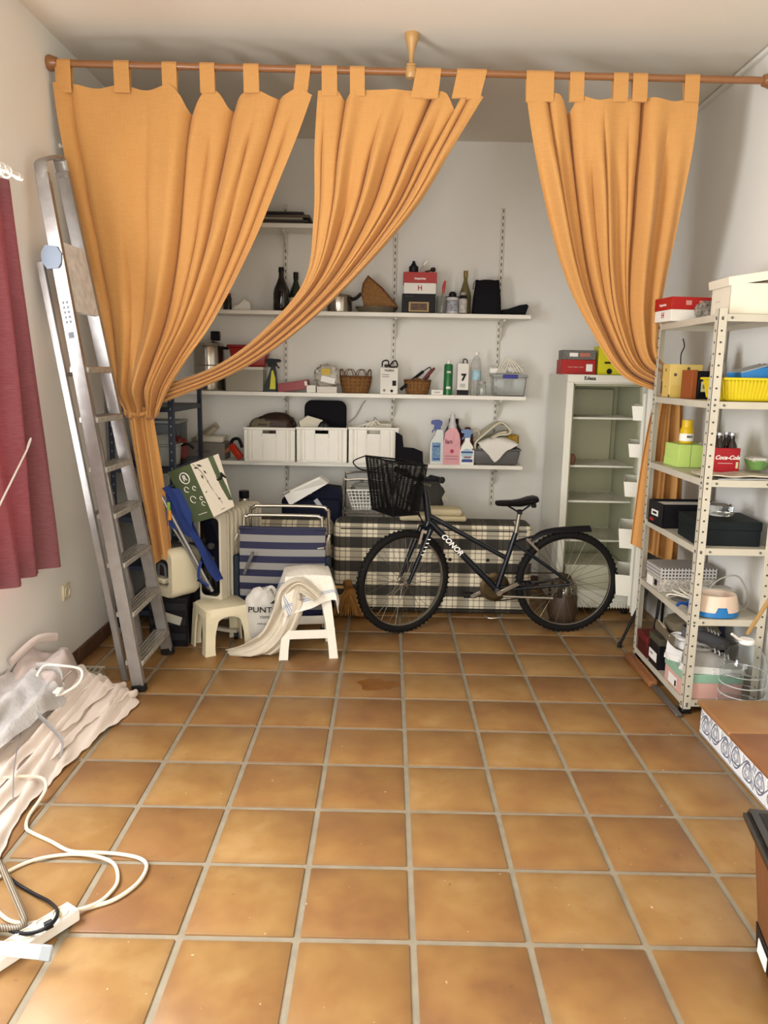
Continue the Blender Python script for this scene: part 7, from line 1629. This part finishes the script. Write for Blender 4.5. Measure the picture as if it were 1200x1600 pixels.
cp = [pv1+V((-.01, -.01, .02))]+[at(x, y, Z=z_) for x, y, z_ in ((150, 1412, .012), (172, 1395, zc), (184, 1375, zc), (178, 1350, zc), (150, 1338, zc+.012), (110, 1335, zc), (60, 1342, zc), (20, 1358, zc), (-10, 1380, zc), (-12, 1410, zc), (10, 1436, zc), (40, 1443, zc), (70, 1438, .02), (95, 1428, .045))]
B().tube(cp, .0058, 8, smooth=6).o('cord', cordm, wcd)
t = thing('appliance_cable', 'black cord plugged into the power strip, bottom left', 'cable', (0, 0, 0)); B().tube([at(x, y, Z=z_) for x, y, z_ in ((-30, 1310, .02), (0, 1352, .012), (20, 1376, .01), (50, 1395, .008), (78, 1410, .02), (90, 1425, .05), (82, 1442, .06), (60, 1455, .055), (30, 1458, .04), (-20, 1440, .02))], .0055, 8, smooth=6).o('cord', blackm, t); B().tube([at(82, 1442, Z=.055), at(70, 1448, Z=.05)], .012, 10).o('plug', blackm, t)
t = thing('braided_hose', 'grey braided hose curling at the bottom left edge', 'hose', (0, 0, 0)); n = NT('braid'); x, y, z = n.sep(n.obj)
wv1 = n.math('SINE', n.math('MULTIPLY', n.math('ADD', x, n.math('MULTIPLY', y, .8)), 900)); n.col(n.mix(n.math('GREATER_THAN', wv1, 0), '8f806a', '4b4134')).rough(.5)
B().tube([at(xx, yy, Z=z_) for xx, yy, z_ in ((-40, 1310, .10), (-5, 1345, .075), (10, 1370, .06), (28, 1410, .05), (38, 1438, .045), (30, 1450, .04), (8, 1450, .035), (-30, 1448, .03))], .0105, 12, smooth=6).o('hose', n.m, t); B().tube([at(-40, 1310, Z=.10), at(-70, 1290, Z=.12)], .013, 12).o('ferrule', M('bike_silver'), t)
t = thing('drying_rack', 'flat white metal drying rack foot with grey end cap over the power strip', 'rack', (0, 0, 0)); B().bar(at(-90, 1474, Z=.075), at(64, 1488, Z=.055), .006, .036, up=(0, .5, 1), bev=.002).o('leg', M('leg_white', 'dcdcd8', .3), t); B().bar(at(63, 1488, Z=.055), at(81, 1490, Z=.054), .009, .040, up=(0, .5, 1), bev=.003).o('end_cap', M('cap_grey', '9aa0a4', .4), t)
# ================================================================ brown box with black top, bottom right
bx_ = thing('brown_cabinet', 'brown box with thick black rounded top at the right edge', 'cabinet', (0, 0, 0))
cA = at(1160, 1258, Z=.40); dA = V((-.19, -.98, 0)).normalized(); dB = V((dA.y, -dA.x, 0)); dB = dB if dB.x > 0 else -dB
def cpt(a, b_, z): return V((cA.x, cA.y, 0))+dA*a+dB*b_+V((0, 0, z))
def hexa(nm, mt, a0, a1, b0, b1, z0, z1, par=bx_, bev=0, e=0):
    q = B(); q.faces([cpt(a, b_, z_) for z_, k in ((z0, e), (z1, 0)) for a, b_ in ((a0+k, b0+k), (a1-k, b0+k), (a1-k, b1-k), (a0+k, b1-k))], [(3, 2, 1, 0), (4, 5, 6, 7), (0, 1, 5, 4), (1, 2, 6, 5), (2, 3, 7, 6), (3, 0, 4, 7)])
    if bev: bmesh.ops.bevel(q.bm, geom=q.bm.edges[:], offset=bev, segments=3, affect='EDGES')
    return q.o(nm, mt, par)
hexa('top', M('black_top', '14120f', .25, coat=.3), 0, .42, 0, .42, .360, .40, bev=.014)
hexa('top_inset', M('black_inset', '1d1a14', .35), .035, .385, .035, .385, .399, .4015)
pb_ = at(1185, 1478, Z=.0)
hexa('body', M('brown_veneer', '6e4426', .45, var=.2, stretch=(1, 1, .2)), .018, .40, .030, .40, .072, .362, e=.03)
hexa('plinth', blackm, .044, .375, .056, .375, 0, .076, e=.006)
lb_ = hexa('label', M('ink_white'), .09, .17, .0525, .0545, .018, .058)
